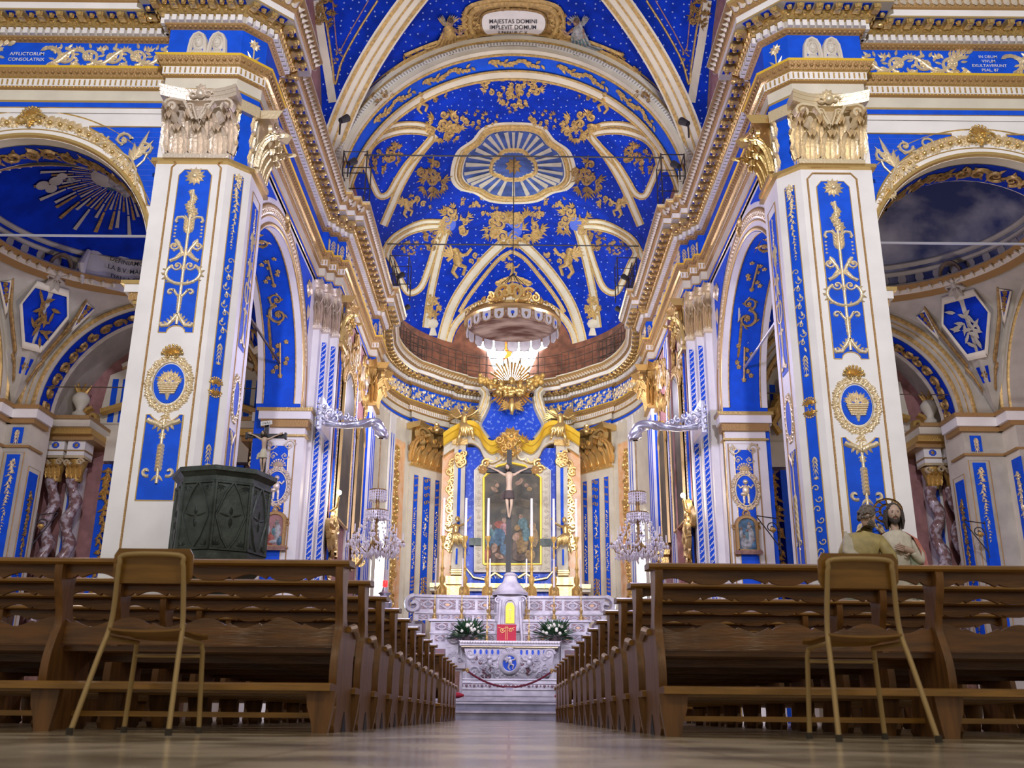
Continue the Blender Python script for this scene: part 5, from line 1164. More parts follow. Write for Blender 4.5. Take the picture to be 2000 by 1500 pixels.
    for q in (-1, 1):
        for x in (2.12, 2.6):
            mb = MB(); n = 60; rows = []
            for i in range(n + 1):
                z = 1.7 + 3.45 * i / n; ph = i / n * 2 * pi * 3.6; ox, oy = .07 * cos(ph), .07 * sin(ph); r = .15 * (1 - .12 * i / n) * (1 + .12 * sin(ph * 2))
                rows.append([(cx + q * x + ox + r * cos(2 * pi * k / 14), 22.15 + oy + r * sin(2 * pi * k / 14), z) for k in range(14)])
            mb.grid(rows, 'twist_marble', True); col_ = mb.build('twisted_column', root, smooth=80)
            mb = MB(); Mk = FRM((cx + q * x, 22.0, 0), (1, 0, 0), (0, -1, 0)); mb.lathe((cx + q * x, 22.15, 0), [(.12, 5.1), (.15, 5.15), (.14, 5.3), (.22, 5.6)], 'old_gold', 12)
            for k in (-1, 0, 1): acanthus(mb, Mk, k * .11, 5.18, .15, .3, .1, 'old_gold')
            for k in (-1, 1): ridge(mb, lambda u, v, w_: Mk(u, v, w_ + .08), spiral(k * .15, 5.52, .09, 0, 1.3, k, 12), .028, 'pale_gold', h=2)
            mb.box(Mk, -.22, .22, 5.62, 5.68, -.35, .1, 'pale_gold'); mb.build('column_capital', root, smooth=50)
            mb = MB(); mb.box(Mk, -.2, .2, 5.68, 6.02, -.4, .08, 'white'); mb.box(Mk, -.22, .22, 5.78, 5.81, -.4, .1, 'rope_gold'); el = [(.09 * cos(2 * pi * i / 8 + .39), 5.92 + .08 * sin(2 * pi * i / 8 + .39)) for i in range(8)]; mb.prism(Mk, el, .08, .09, 'stripe_blue'); rosette(mb, lambda u, v, w_: Mk(u, v, w_ + .09), 0, 5.92, .05, 'old_gold', 6); mb.build('entablature_block', root)
    mb = MB()
    for q in (-1, 1):
        a, b = sorted((cx + q * 1.7, cx + q * 3.0))
        for z0, z1, y, m in ((6.02, 6.12, 21.8, 'rope_gold'), (6.12, 6.26, 21.62, 'old_gold'), (6.26, 6.42, 21.5, 'cream'), (6.42, 6.5, 21.42, 'rope_gold')): mb.box(WM, a, b, z0, z1, y, 22.9, m)
        mb.box(WM, min(cx + q * 1.7, cx), max(cx + q * 1.7, cx), 5.7, 6.3, 22.5, 22.9, 'cream')
        for x0 in (1.2, 1.55): mb.box(WM, cx + q * x0 - .1, cx + q * x0 + .1, 1.7, 5.6, 22.4, 22.9, 'blue'); 
        Mq = FRM((cx + q * 1.45, 22.36, 0), (1, 0, 0), (0, -1, 0)); drop(mb, Mq, 0, 5.5, 2.2, .2, 'old_gold', 8)
        mb.box(WM, cx + q * 2.36 - .05, cx + q * 2.36 + .05, 1.7, 5.6, 22.5, 22.86, 'stripe_blue')
        mb.box(WM, cx + q * 2.36 - .16, cx + q * 2.36 + .16, 1.7, 5.6, 22.6, 22.87, 'white')
    mb.build('cornice', root)
    mb = MB(); Mt_ = FRM((cx, 22.8, 0), (1, 0, 0), (0, -1, 0))
    mb.prism(Mt_, [(-2.1, 6.3), (2.1, 6.3), (1.9, 7.9), (.8, 8.4), (-.8, 8.4), (-1.9, 7.9)], 0, .12, 'cream')
    for x in (-1.75, -1.5, -1.25, -.9, .9, 1.25, 1.5, 1.75): mb.box(Mt_, x - .07, x + .07, 6.7, 7.8, .12, .13, 'blue')
    ridge(mb, lambda u, v, w_: Mt_(u, v, w_ + .12), [(-1.6, 8.1), (-.8, 8.55), (0, 8.7), (.8, 8.55), (1.6, 8.1)], .1, 'cream', h=1.5); ridge(mb, lambda u, v, w_: Mt_(u, v, w_ + .2), [(-1.6, 8.05), (-.8, 8.45), (0, 8.6), (.8, 8.45), (1.6, 8.05)], .05, 'rope_gold')
    for q in (-1, 1):
        Mz = lambda u, v, w_: Mt_(u, v, w_ + .3)
        ridge(mb, Mz, [(q * 1.0, 7.6), (q * 1.3, 7.1), (q * 1.9, 6.9)], .1, 'old_gold', h=1.5); ridge(mb, Mz, spiral(q * 2.1, 6.75, .25, pi / 2, 1.2, -q, 14), .07, 'old_gold', h=2); ridge(mb, Mz, spiral(q * 1.0, 7.75, .2, pi / 2, 1, q, 14), .07, 'old_gold', h=2)
        for k in range(5): dome(mb, Mz, q * (1.1 + .02 * k), 7.2 + .05 * k, .12, 'old_gold', 8, 1)
        if s > 0: dome(mb, Mz, q * 1.2, 7.45, .1, 'old_gold', 8, 1); dome(mb, Mz, q * 1.25, 7.15, .14, 'old_gold', 8, 1, .25); ridge(mb, Mz, [(q * 1.2, 7), (q * 1.35, 6.75), (q * 1.2, 6.5)], .09, 'old_gold')
        # urns
        mb.lathe((cx + q * 2.35, 22.3, 6.5), [(.16, 0), (.16, .3), (.1, .34), (.08, .4), (.2, .6), (.2, .7), (.12, .8)], 'cream', 12); 
        for k in range(7): a = 2 * pi * k / 7; mb.tube([(cx + q * 2.35 + .08 * cos(a), 22.3 + .08 * sin(a), 7.3), (cx + q * 2.35 + .2 * cos(a), 22.3 + .2 * sin(a), 7.5)], [.05, .02], 'old_gold', 5)
    mb.build('tympanum', root, smooth=60)
# chapel side: inner arch wall of the choir arch faces the chapel through MO; white sunlit window of the chancel lies behind
# ================================================================== APSE WINDOW, RAILINGS
mb = MB(); Mw = FRM((0, 33.55, 0), (1, 0, 0), (0, -1, 0)); 
mb.prism(Mw, [(-.45, 11.5), (.45, 11.5), (.75, 12.2), (.95, 12.7), (1.45, 12.95), (1.45, 13.6), (.9, 14.1), (-.9, 14.1), (-1.45, 13.6), (-1.45, 12.95), (-.95, 12.7), (-.75, 12.2)], 0, .03, 'window_light')
w3 = struct(mb.build('window_3')); mb = MB()
for pts in ([(-.5, 13.1), (-.2, 12.6), (-.35, 12.3), (-.05, 12.5), (.1, 13.0), (-.05, 13.3)], [(-.7, 13.3), (-.6, 12.9), (-.45, 13.2)]): mb.prism(Mw, pts, .03, .05, 'window_red')
for x in (-.95, -.6, -.3, 0, .3, .6, .95): mb.box(Mw, x - .012, x + .012, 11.6, 13.9, .04, .06, 'iron')
for z in (11.8, 12.1, 12.4, 12.7, 13.0): mb.box(Mw, -.8, .8, z - .01, z + .01, .04, .06, 'iron')
mb.build('stained_glass', w3)
for nm, y0s in (('railing', None),):
    for part_, (i0, i1) in enumerate(((17, len(PATH) - 1),)):
        t = thing('railing', 'dark iron railing round the apse on top of the cornice', 'railing', (0, 31, 11.5)); mb = MB(); P = []
        for s in (-1, 1):
            pt = mirror_path(s); N = normals(pt, s); L = [Vector((p[0] + n.x * .45, p[1] + n.y * .45, 11.5)) for p, n in zip(pt, N)][14:]
            for z in (.3, .6, .9): mb.tube([p + Vector((0, 0, z)) for p in L], .014, 'brown_iron', 5)
            acc = 0
            for a, b in zip(L[:-1], L[1:]):
                k = max(1, int((b - a).length / .28))
                for j in range(k): p = a.lerp(b, j / k); mb.tube([p, p + Vector((0, 0, .9))], .012, 'brown_iron', 4)
        mb.build('bars', t)
for s in (-1, 1):
    for nm, y0, y1, x in (('over the near bay', 15.2, 19.6, 4.25), ('beside the choir vault', 21.4, 25.4, 3.7)):
        t = thing('railing', 'dark iron railing on the %s cornice %s' % (SN[s], nm), 'railing', (s * x, y0, 11.5)); mb = MB()
        for z in (.35, .7): mb.tube([(s * x, y0, 11.5 + z), (s * x, y1, 11.5 + z)], .014, 'brown_iron', 5)
        for k in range(9): y = y0 + (y1 - y0) * k / 8; mb.tube([(s * x, y, 11.5), (s * x, y, 12.2)], .014, 'brown_iron', 5)
        mb.build('bars', t)
    # cage ladder boxes at the break of the cornice
    for y0, x in ((20.1, 4.0), (25.6, 3.55)):
        t = thing('railing', 'small iron cage on the %s cornice %s' % (SN[s], 'at the chancel arch' if y0 < 21 else 'at the start of the apse'), 'railing', (s * x, y0, 11.5)); mb = MB()
        for dx in (0, .55):
            for dy in (0, .7): mb.tube([(s * (x - dx), y0 + dy, 11.5), (s * (x - dx), y0 + dy, 12.65)], .016, 'iron', 5)
        for z in (12.05, 12.62):
            mb.tube([(s * x, y0, z), (s * (x - .55), y0, z), (s * (x - .55), y0 + .7, z), (s * x, y0 + .7, z), (s * x, y0, z)], .014, 'iron', 5)
        mb.build('bars', t)
    for (y0, x, z, lab) in ((17.6, 3.62, 11.75, 'beside the near vault'), (19.2, 3.7, 11.7, 'before the chancel arch'), (25.3, 3.25, 11.75, 'by the second tie rod'), (27.5, 3.3, 11.7, 'at the corner of the apse')):
        t = thing('spotlight', 'small dark spotlight on the %s cornice %s' % (SN[s], lab), 'spotlight', (s * x, y0, z)); mb = MB(); mb.tube([(s * x, y0, z + .05), (s * (x - .12), y0 + .12, z + .2)], [.06, .085], 'iron', 10); mb.build('housing', t)
        mb = MB(); mb.tube([(s * x, y0, z - .28), (s * x, y0, z + .08)], .02, 'iron', 6); mb.build('stand', t)
for y, z, lab in ((21.5, 13.4, 'thin iron tie rod across the vault above the starred medallion'), (26.5, 13.45, 'thin iron tie rod across the apse vault')):
    hw = AX * sqrt(1 - ((z - ZB) / RR) ** 2) - .02; t = thing('tie_rod', lab, 'tie rod', (0, y, z)); mb = MB(); mb.tube([(-hw, y, z), (hw, y, z)], .02, 'iron', 6); mb.build('bar', t)
# ================================================================== FIGURES
def body_mb(mb, joints, edges, m, M=None, lv=1):
    pts = [j[:3] for j in joints]; rad = [j[3] for j in joints]; v, f = skin(pts, edges, rad, lv); mb.add([(M(*p) if M else p) for p in v], f, m)
def XF(o, sc=1, rz=0, flipx=1):
    c, s_ = cos(rz), sin(rz); o = Vector(o)
    return lambda x, y, z: o + Vector(((x * flipx * c - y * s_) * sc, (x * flipx * s_ + y * c) * sc, z * sc))
def head(mb, T, c, r, mskin, mhair, beard=True, turn=0, tilt=0, longhair=True, part=None):
    """head facing -y in local space"""
    R = Matrix.Rotation(turn, 3, 'Z') @ Matrix.Rotation(tilt, 3, 'X'); c = Vector(c)
    def H(x, y, z): p = c + R @ Vector((x * r, y * r, z * r)); return T(p.x, p.y, p.z)
    n = 20; rows = []
    for i in range(15):
        b = -pi / 2 + pi * i / 14; z = sin(b) * 1.28; k = cos(b); row = []
        for j in range(n):
            a = 2 * pi * j / n; x, y = k * cos(a) * .82, k * sin(a) * .98
            if z < -.2: x *= 1 - .32 * (-.2 - z); y = y * (1 - .10 * (-.2 - z)) - .08 * (-.2 - z)
            f_ = max(0, -sin(a)) ** 6
            if abs(z - .12) < .2: y += .09 * f_ * k                 # eye sockets hollow
            row.append(H(x, y, z))
        rows.append(row)
    mb.grid(rows, mskin, True)
    mb.add([H(0, -.93, .28), H(-.13, -.92, -.22), H(.13, -.92, -.22), H(0, -1.20, -.18), H(0, -.95, -.3)], [(0, 1, 3), (0, 3, 2), (1, 4, 3), (3, 4, 2)], mskin)
    for q in (-1, 1):
        for (x, z, w_, h_, m, y) in ((q * .32, .16, .15, .06, 'ink', -.86), (q * .32, .33, .2, .035, mhair, -.92)):
            mb.add([H(x - w_, y + .03, z), H(x, y - .02, z + h_), H(x + w_, y + .06, z), H(x, y - .02, z - h_)], [(0, 1, 2, 3)], m)
        mb.add([H(q * .8, -.1, .2), H(q * .92, .06, .25), H(q * .9, .1, -.05), H(q * .8, -.05, -.15)], [(0, 1, 2, 3)], mskin)
    mb.add([H(-.2, -.90, -.5), H(0, -.97, -.46), H(.2, -.90, -.5), H(0, -.96, -.58)], [(0, 1, 2, 3)], 'paint_red')
    hb = part or mb
    rows = []
    for i in range(9):
        b = pi * .02 + pi / 2 * i / 8 * 1.0; z = sin(b) * 1.42; k = cos(b); rows.append([H(k * cos(2 * pi * j / n) * .98 , k * sin(2 * pi * j / n) * 1.12 + .10 + (.25 * max(0, -sin(2 * pi * j / n)) * (1 - i / 8) ), z if sin(2 * pi * j / n) > -.55 else max(z, .62)) for j in range(n)])
    hb.grid(rows, mhair, True)
    if longhair:
        for j in range(15):
            a = -.35 + (pi + .7) * j / 14; x, y = cos(a) * .95, sin(a) * 1.0 + .12; L = 1.9 if abs(cos(a)) > .3 else 1.7
            hb.tube([H(x, y, .5), H(x * 1.08, y * 1.05, -.3), H(x * 1.15, y * 1.05 + .04 * sin(j * 3), -.9), H(x * 1.05, y * .95, -L)], [r * .22, r * .26, r * .24, r * .06], mhair, 6)
    else:
        for j in range(90):
            a = 2 * pi * rnd.random(); b = -.62 + rnd.random() * 1.9; p = H(cos(a) * cos(b) * .95, sin(a) * cos(b) * 1.05 + .12, sin(b) * 1.3 + .1)
            if (sin(a) * cos(b) > -.15) or b > .75: hb.ball(p, r * .21, mhair, 6)
    if beard:
        for j in range(13):
            a = pi + pi * j / 12; x, y = cos(a) * .62, sin(a) * .72
            hb.tube([H(x * 1.05, y * .95, -.42 if abs(x) > .3 else -.72), H(x * .8, y * 1.15, -.9), H(x * .35, y * 1.12, -1.32)], [r * .12, r * .17, r * .03], mhair, 6)
        for q in (-1, 1): hb.tube([H(0, -1.0, -.36), H(q * .2, -.95, -.42), H(q * .32, -.84, -.62)], [r * .05, r * .06, r * .03], mhair, 5)
def hand(mb, T, c, d, up, r, m, side=1, curl=.6):
    """palm at c, fingers along d, back of hand along up"""
    c, d, up = Vector(c), Vector(d).normalized(), Vector(up).normalized(); s_ = d.cross(up) * side; P = lambda p: T(p.x, p.y, p.z)
    mb.tube([P(c - d * r * .9), P(c), P(c + d * r * .5)], [r * .42, r * .52, r * .46], m, 8)
    for k, L in enumerate((.95, 1.1, 1.0, .8)):
        b = c + d * r * .5 + s_ * (r * (.38 - .25 * k)); k1 = b + d * r * L * .5; k2 = k1 + (d * (1 - curl) - up * curl).normalized() * r * L * .38; k3 = k2 + (d * (1 - curl * 1.5) - up * curl * 1.3).normalized() * r * L * .3
        mb.tube([P(b), P(k1), P(k2), P(k3)], [r * .15, r * .14, r * .12, r * .09], m, 6)
    b = c - d * r * .35 + s_ * r * .45; mb.tube([P(b), P(b + s_ * r * .35 + d * r * .25), P(b + s_ * r * .4 + d * r * .65)], [r * .17, r * .15, r * .1], m, 6)
def corpus(name, label, o, sc, cross, arm=1.5, inri=False, lean=0):
    """crucifix: cross dimensions (below, above, half arm, beam width); the figure is 1 unit from crown of head to feet"""
    root = thing(name, label, 'crucifix', o); T = XF(Vector(o) , sc); below, above, ha, bw = cross
    mb = MB(); mb.box(WM, o[0] - bw, o[0] + bw, o[2] - below, o[2] + above, o[1] + .0, o[1] + bw * 1.6, 'crosswood'); mb.build('upright', root, smooth=0)
    mb = MB(); mb.box(WM, o[0] - ha, o[0] + ha, o[2] - bw, o[2] + bw, o[1] - .003, o[1] + bw * 1.7, 'crosswood')
    for q in (-1, 1): mb.box(WM, o[0] + q * ha - bw * .5, o[0] + q * ha + bw * .5, o[2] - bw * 1.5, o[2] + bw * 1.5, o[1] - .02, o[1] + bw * 1.8, 'crosswood'); rosette(mb, FRM((o[0] + q * ha * 1.02, o[1] - .03, 0), (1, 0, 0), (0, -1, 0)), 0, o[2], bw * 2.2, 'rope_gold', 8) if sc > 1 else None
    mb.build('crossbeam', root, smooth=40)
    J = [(0, -.09, -.52, .075), (0, -.10, -.36, .062), (0, -.11, -.20, .085), (0, -.10, -.13, .06), (0, -.13, -.06, .035),
         (.11, -.09, -.13, .035), (.26, -.06, -.03, .024), (.40, -.04, .03, .016), (-.11, -.09, -.13, .035), (-.26, -.06, -.03, .024), (-.40, -.04, .03, .016),
         (.05, -.10, -.60, .052), (.055, -.15, -.80, .034), (.02, -.07, -1.02, .02), (.01, -.11, -1.09, .016), (-.05, -.10, -.60, .052), (-.035, -.15, -.80, .034), (-.01, -.09, -1.02, .02), (-.0, -.13, -1.08, .016)]
    E = [(0, 1), (1, 2), (2, 3), (3, 4), (3, 5), (5, 6), (6, 7), (3, 8), (8, 9), (9, 10), (0, 11), (11, 12), (12, 13), (13, 14), (0, 15), (15, 16), (16, 17), (17, 18)]
    mb = MB(); body_mb(mb, J, E, 'pale_flesh', T, 1)
    for q in (-1, 1): hand(mb, T, (q * .42, -.05, .04), (q * .9, 0, .35), (0, 1, 0), .04, 'pale_flesh', q, .4)
    head(mb, T, (-.035, -.16, .03), .058, 'pale_flesh', 'hair', True, -.4, .5, True); fig = mb.build('figure', root, smooth=70)
    mb = MB(); mb.lathe(T(0, -.10, -.60), [(.02, .12 * 1), (.095 * sc, .11 * sc), (.115 * sc, .0), (.12 * sc, -.06 * sc), (.10 * sc, -.08 * sc)], 'dark_cloth' if sc > 1 else 'robe_cream', 14, sy=.9)
    for k in range(5): mb.tube([T(-.1, -.12, -.52 - .02 * k), T(-.15, -.13, -.58 - .02 * k), T(-.13 - .01 * k, -.12, -.70)], .02 * sc, 'dark_cloth' if sc > 1 else 'robe_cream', 6)
    mb.build('loincloth', root)
    if inri:
        mb = MB(); Mi = lambda u, v, w_: Vector((o[0] + u * cos(.15) - v * sin(.15), o[1] - .03 - w_, o[2] + above * .78 + v * cos(.15) + u * sin(.15))); mb.box(Mi, -.08, .08, -.03, .03, 0, .01, 'banner'); textmesh(mb, Mi, 'I.N.R.I.', .045, 'ink', 0, -.015, .013); mb.build('title_plate', root)
    return root
def gilt_angel(name, label, o, sc, q, m='gold', rot=0, wings=True, cat='statue'):
    root = thing(name, label, cat, o); T = XF(o, sc, rot, q); mb = MB()
    J = [(0, 0, 0, .12), (.02, -.02, .16, .10), (.03, -.03, .32, .13), (.03, -.03, .42, .07), (.05, -.06, .48, .05), (.16, -.04, .38, .06), (.36, -.12, .46, .045), (.52, -.16, .62, .03), (-.12, -.04, .38, .06), (-.25, -.1, .28, .045), (-.36, -.2, .34, .03),
         (.09, -.05, -.06, .09), (.3, -.2, -.14, .07), (.34, -.1, -.42, .045), (.4, -.18, -.5, .03), (-.08, -.02, -.06, .09), (-.12, -.12, -.34, .07), (-.2, .0, -.6, .045), (-.2, -.09, -.68, .03)]
    E = [(0, 1), (1, 2), (2, 3), (3, 4), (3, 5), (5, 6), (6, 7), (3, 8), (8, 9), (9, 10), (0, 11), (11, 12), (12, 13), (13, 14), (0, 15), (15, 16), (16, 17), (17, 18)]
    body_mb(mb, J, E, m, T); head(mb, T, (.06, -.08, .62), .085, m, m, False, -.3 * q, .2, False)
    hand(mb, T, (.55, -.17, .66), (.5, -.2, .7), (0, 0, 1), .05, m); hand(mb, T, (-.39, -.22, .36), (-.6, -.3, .2), (0, 0, 1), .05, m)
    mb.build('body', root, smooth=70); mb = MB()
    for k in range(7): mb.tube([T(-.1 + .03 * k, -.12, .12), T(-.05 + .06 * k, -.2, -.1), T(.0 + .06 * k, -.1 + .03 * (k % 2), -.3 - .03 * (k % 3))], [.03 * sc, .06 * sc, .02 * sc], m, 6)
    mb.build('drapery', root, smooth=70)
    if wings:
        for k2 in (-1, 1):
            mb = MB()
            for k in range(8): a = .5 + k * .17; mb.tube([T(k2 * .04, .1, .34), T(k2 * (.1 + .22 * sin(a)), .2, .34 + .25 * cos(a) + .1), T(k2 * (.08 + .52 * sin(a)), .28, .34 + .55 * cos(a))], [.03 * sc, .055 * sc, .01 * sc], m, 5)
            mb.build('wing', root, smooth=70)
    return root
# ================================================================== HIGH ALTAR
root = thing('high_altar', 'inlaid white marble high altar with tabernacle and two gradines', 'altar', (0, 28, .42))
mb = MB()
for z0, z1, y, hw in ((.42, .58, 25.6, 2.15), (.58, .74, 25.95, 2.0), (.74, .90, 26.3, 1.85), (.90, 1.0, 26.6, 1.6)): mb.box(WM, -hw, hw, z0, z1, y, 29, 'marble'); mb.box(WM, -hw - .02, hw + .02, z1 - .03, z1, y - .03, 29, 'marble')
Ma = FRM((0, 26.28, 0), (1, 0, 0), (0, -1, 0))
for k in range(27): dome(mb, lambda u, v, w_: Ma(u, v, w_ + .02), -1.3 + k * .1, .82, .025 if k % 2 else .04, 'inlay', 6, .2)
mb.build('predella', root, smooth=30)
mb = MB(); mb.box(WM, -1.34, 1.34, 1.86, 1.97, 27.05, 28.4, 'marble'); mb.box(WM, -1.30, 1.30, 1.82, 1.86, 27.1, 28.4, 'pale_gold'); mb.box(WM, -1.36, 1.36, 1.965, 1.985, 27.0, 28.4, 'candle')
for k in range(38): dome(mb, FRM((0, 27.0, 0), (1, 0, 0), (0, -1, 0)), -1.3 + k * .0703, 1.955, .035, 'candle', 6, .1)
mb.build('altar_table', root)
# frontal: sarcophagus front with carved putti round an oval relief
def FA(u, v, w_): t = (v - 1.0) / .82; return Vector((u, 27.18 + .30 * (1 - t) * (1 - t) - w_, v))
mb = MB(); n = 14; mb.grid([[FA((-1 + 2 * j / 20) * (.98 + .24 * (i / n) ** .6), 1.0 + .82 * i / n, 0) for j in range(21)] for i in range(n + 1)], 'marble')
mb.box(WM, -1.2, 1.2, 1.0, 1.82, 27.5, 28.4, 'marble')
for k in range(13):
    if abs(k - 6) > 1: e = [(-.93 + k * .155 + .045 * cos(2 * pi * i / 14), 1.70 + .08 * sin(2 * pi * i / 14)) for i in range(15)]; ridge(mb, FA, e, .014, 'marble', h=1.5); mb.add([FA(x, z, .005) for x, z in e[:-1]], [tuple(range(14))], 'stripe_blue')
for q in (-1, 1):
    scroll(mb, FA, q * 1.05, 1.66, .16, 0, q, 'marble', .16); scroll(mb, FA, q * .95, 1.2, .14, 0, -q, 'marble', .16); cherub(mb, lambda u, v, w_: FA(u, v, w_ * 1.4 + .02), q * .55, 1.38, .5, 'marble', -q)
    for k in range(26): u, v = q * (.3 + .68 * rnd.random()), 1.06 + .5 * rnd.random(); scroll(mb, FA, u, v, .05 + .04 * rnd.random(), rnd.random() * 6, rnd.choice((-1, 1)), 'marble' if k % 4 else 'inlay', .22)
e = [(.24 * cos(2 * pi * i / 30), 1.42 + .25 * sin(2 * pi * i / 30)) for i in range(31)]; ridge(mb, FA, e, .07, 'marble', h=1.2); mb.add([FA(x, z, .03) for x, z in e[:-1]], [tuple(range(30))], 'stripe_blue')
rosette(mb, lambda u, v, w_: FA(u, v, w_ + .05), 0, 1.78, .12, 'marble', 8); cherub(mb, lambda u, v, w_: FA(u, v, w_ + .04), 0, 1.42, .36, 'marble', 1); wreath(mb, FA, 0, 1.42, .33, .34, 'marble', .05, 20)
mb.build('carved_frontal', root, smooth=60)
def inlaid(mb, M, u0, u1, v0, v1, n):
    st = (u1 - u0) / n; h = v1 - v0
    for k in range(n):
        a = u0 + st * k; c = a + st / 2; vm = (v0 + v1) / 2
        for pts, m in (([(a + st * .08, v0 + h * .12), (a + st * .92, v0 + h * .12), (a + st * .92, v1 - h * .12), (a + st * .08, v1 - h * .12)], 'inlay'), ):
            mb.prism(M, pts, 0, .004, m)
        Mo = lambda u, v, w_: M(u, v, w_ + .004)
        ridge(mb, Mo, [(a + st * .1, vm), (c, v1 - h * .15), (a + st * .9, vm), (c, v0 + h * .15), (a + st * .1, vm)], h * .05, 'marble'); e = [(c + st * .24 * cos(2 * pi * i / 12), vm + h * .2 * sin(2 * pi * i / 12)) for i in range(13)]; ridge(mb, Mo, e, h * .05, 'marble')
        mb.add([M(c + st * .13 * cos(2 * pi * i / 8), vm + h * .12 * sin(2 * pi * i / 8), .012) for i in range(8)], [tuple(range(8))], 'orange_marble' if k % 2 else 'grey_marble')
        for q in (-1, 1):
            for r in (-1, 1): ridge(mb, Mo, spiral(c + q * st * .36, vm + r * h * .24, h * .10, 0, .9, q, 7), h * .025, 'marble')
mb = MB()
mb.box(WM, -2.2, 2.2, 1.0, 2.58, 27.9, 29.4, 'marble'); mb.box(WM, -2.25, 2.25, 2.56, 2.62, 27.84, 29.4, 'marble'); mb.box(WM, -2.22, 2.22, 2.22, 2.26, 27.86, 28, 'marble')
M1 = FRM((0, 27.9, 0), (1, 0, 0), (0, -1, 0)); inlaid(mb, M1, -2.1, -.4, 2.28, 2.54, 4); inlaid(mb, M1, .4, 2.1, 2.28, 2.54, 4); inlaid(mb, M1, -2.1, -.4, 1.99, 2.21, 5); inlaid(mb, M1, .4, 2.1, 1.99, 2.21, 5)
for q in (-1, 1):
    mb.box(WM, min(q * 1.4, q * 2.2), max(q * 1.4, q * 2.2), 1.0, 1.95, 27.7, 28, 'marble'); M2 = FRM((q * 1.8, 27.69, 0), (1, 0, 0), (0, -1, 0)); mb.box(M2, -.3, .05, 1.2, 1.8, 0, .01, 'inlay'); rosette(mb, M2, -.12, 1.5, .2, 'marble', 6)
    wreath(mb, M2, .28, 1.5, .16, .2, 'marble', .06, 12); ridge(mb, M2, spiral(.3, 2.1, .2, pi / 2, 1.1, -q, 14), .06, 'marble', h=2)
mb.build('gradine', root)
mb = MB(); n = 24
def GC(u): return 28.45 - .18 * (u / 2.7) ** 2            # upper gradine bows toward the nave at its ends
for z0, z1, dy, m in ((2.62, 2.80, 0, 'marble'), (2.80, 2.85, -.04, 'marble'), (2.85, 3.27, .12, 'marble'), (3.27, 3.34, .05, 'marble')):
    r = [(-2.7 + 5.4 * i / n) for i in range(n + 1)]; mb.grid([[(u, GC(u) + dy, z0) for u in r], [(u, GC(u) + dy, z1) for u in r], [(u, 29.6, z1) for u in r]], m)
G2 = lambda u, v, w_: Vector((u, GC(u) + .115 - w_, v)); G3 = lambda u, v, w_: Vector((u, GC(u) - .005 - w_, v))
inlaid(mb, G2, -2.6, -.42, 2.90, 3.24, 4); inlaid(mb, G2, .42, 2.6, 2.90, 3.24, 4); inlaid(mb, G3, -2.6, -.42, 2.63, 2.79, 7); inlaid(mb, G3, .42, 2.6, 2.63, 2.79, 7)
for q in (-1, 1):
    ridge(mb, G2, spiral(q * 2.72, 3.05, .26, pi / 2, 1.2, -q, 16), .08, 'marble', h=2.5); ridge(mb, G2, [(q * 2.6, 3.3), (q * 2.8, 3.32), (q * 2.95, 3.2)], .05, 'marble', h=2); rosette(mb, G2, q * 2.72, 3.05, .12, 'marble', 7); mb.box(WM, q * 2.7 - .3, q * 2.7 + .2, 1.0, 2.62, 28.6, 29.6, 'marble')
mb.build('upper_gradine', root)
mb = MB(); mb.box(WM, -.36, .36, 2.3, 3.30, 27.75, 28.5, 'marble'); mb.lathe((0, 28.05, 0), [(.50, 3.28), (.52, 3.36), (.42, 3.42), (.34, 3.55), (.22, 3.66), (.16, 3.82), (.2, 3.86), (.12, 3.92), (.0, 3.93)], 'marble', 20)
M3 = FRM((0, 27.74, 0), (1, 0, 0), (0, -1, 0))
for q in (-1, 1): ridge(mb, M3, [(q * .34, 2.0), (q * .30, 2.5), (q * .27, 3.1)], .05, 'marble', h=2); scroll(mb, M3, q * .34, 3.15, .1, 0, q, 'marble', .2); scroll(mb, M3, q * .3, 2.35, .08, 0, q, 'marble', .2)
ridge(mb, M3, [(-.17, 2.45), (-.17, 2.95)] + [(-.17 * cos(pi * i / 8), 2.95 + .2 * sin(pi * i / 8)) for i in range(9)] + [(.17, 2.45)], .03, 'marble', h=2); mb.build('tabernacle', root)
mb = MB(); mb.prism(M3, [(-.12, 2.5), (.12, 2.5), (.12, 2.95), (.06, 3.06), (-.06, 3.06), (-.12, 2.95)], 0, .03, 'yellow_gold'); ridge(mb, lambda u, v, w_: M3(u, v, w_ + .03), [(0, 2.6), (0, 2.95)], .015, 'gold'); ridge(mb, lambda u, v, w_: M3(u, v, w_ + .03), [(-.05, 2.86), (.05, 2.86)], .015, 'gold'); mb.build('tabernacle_door', root)
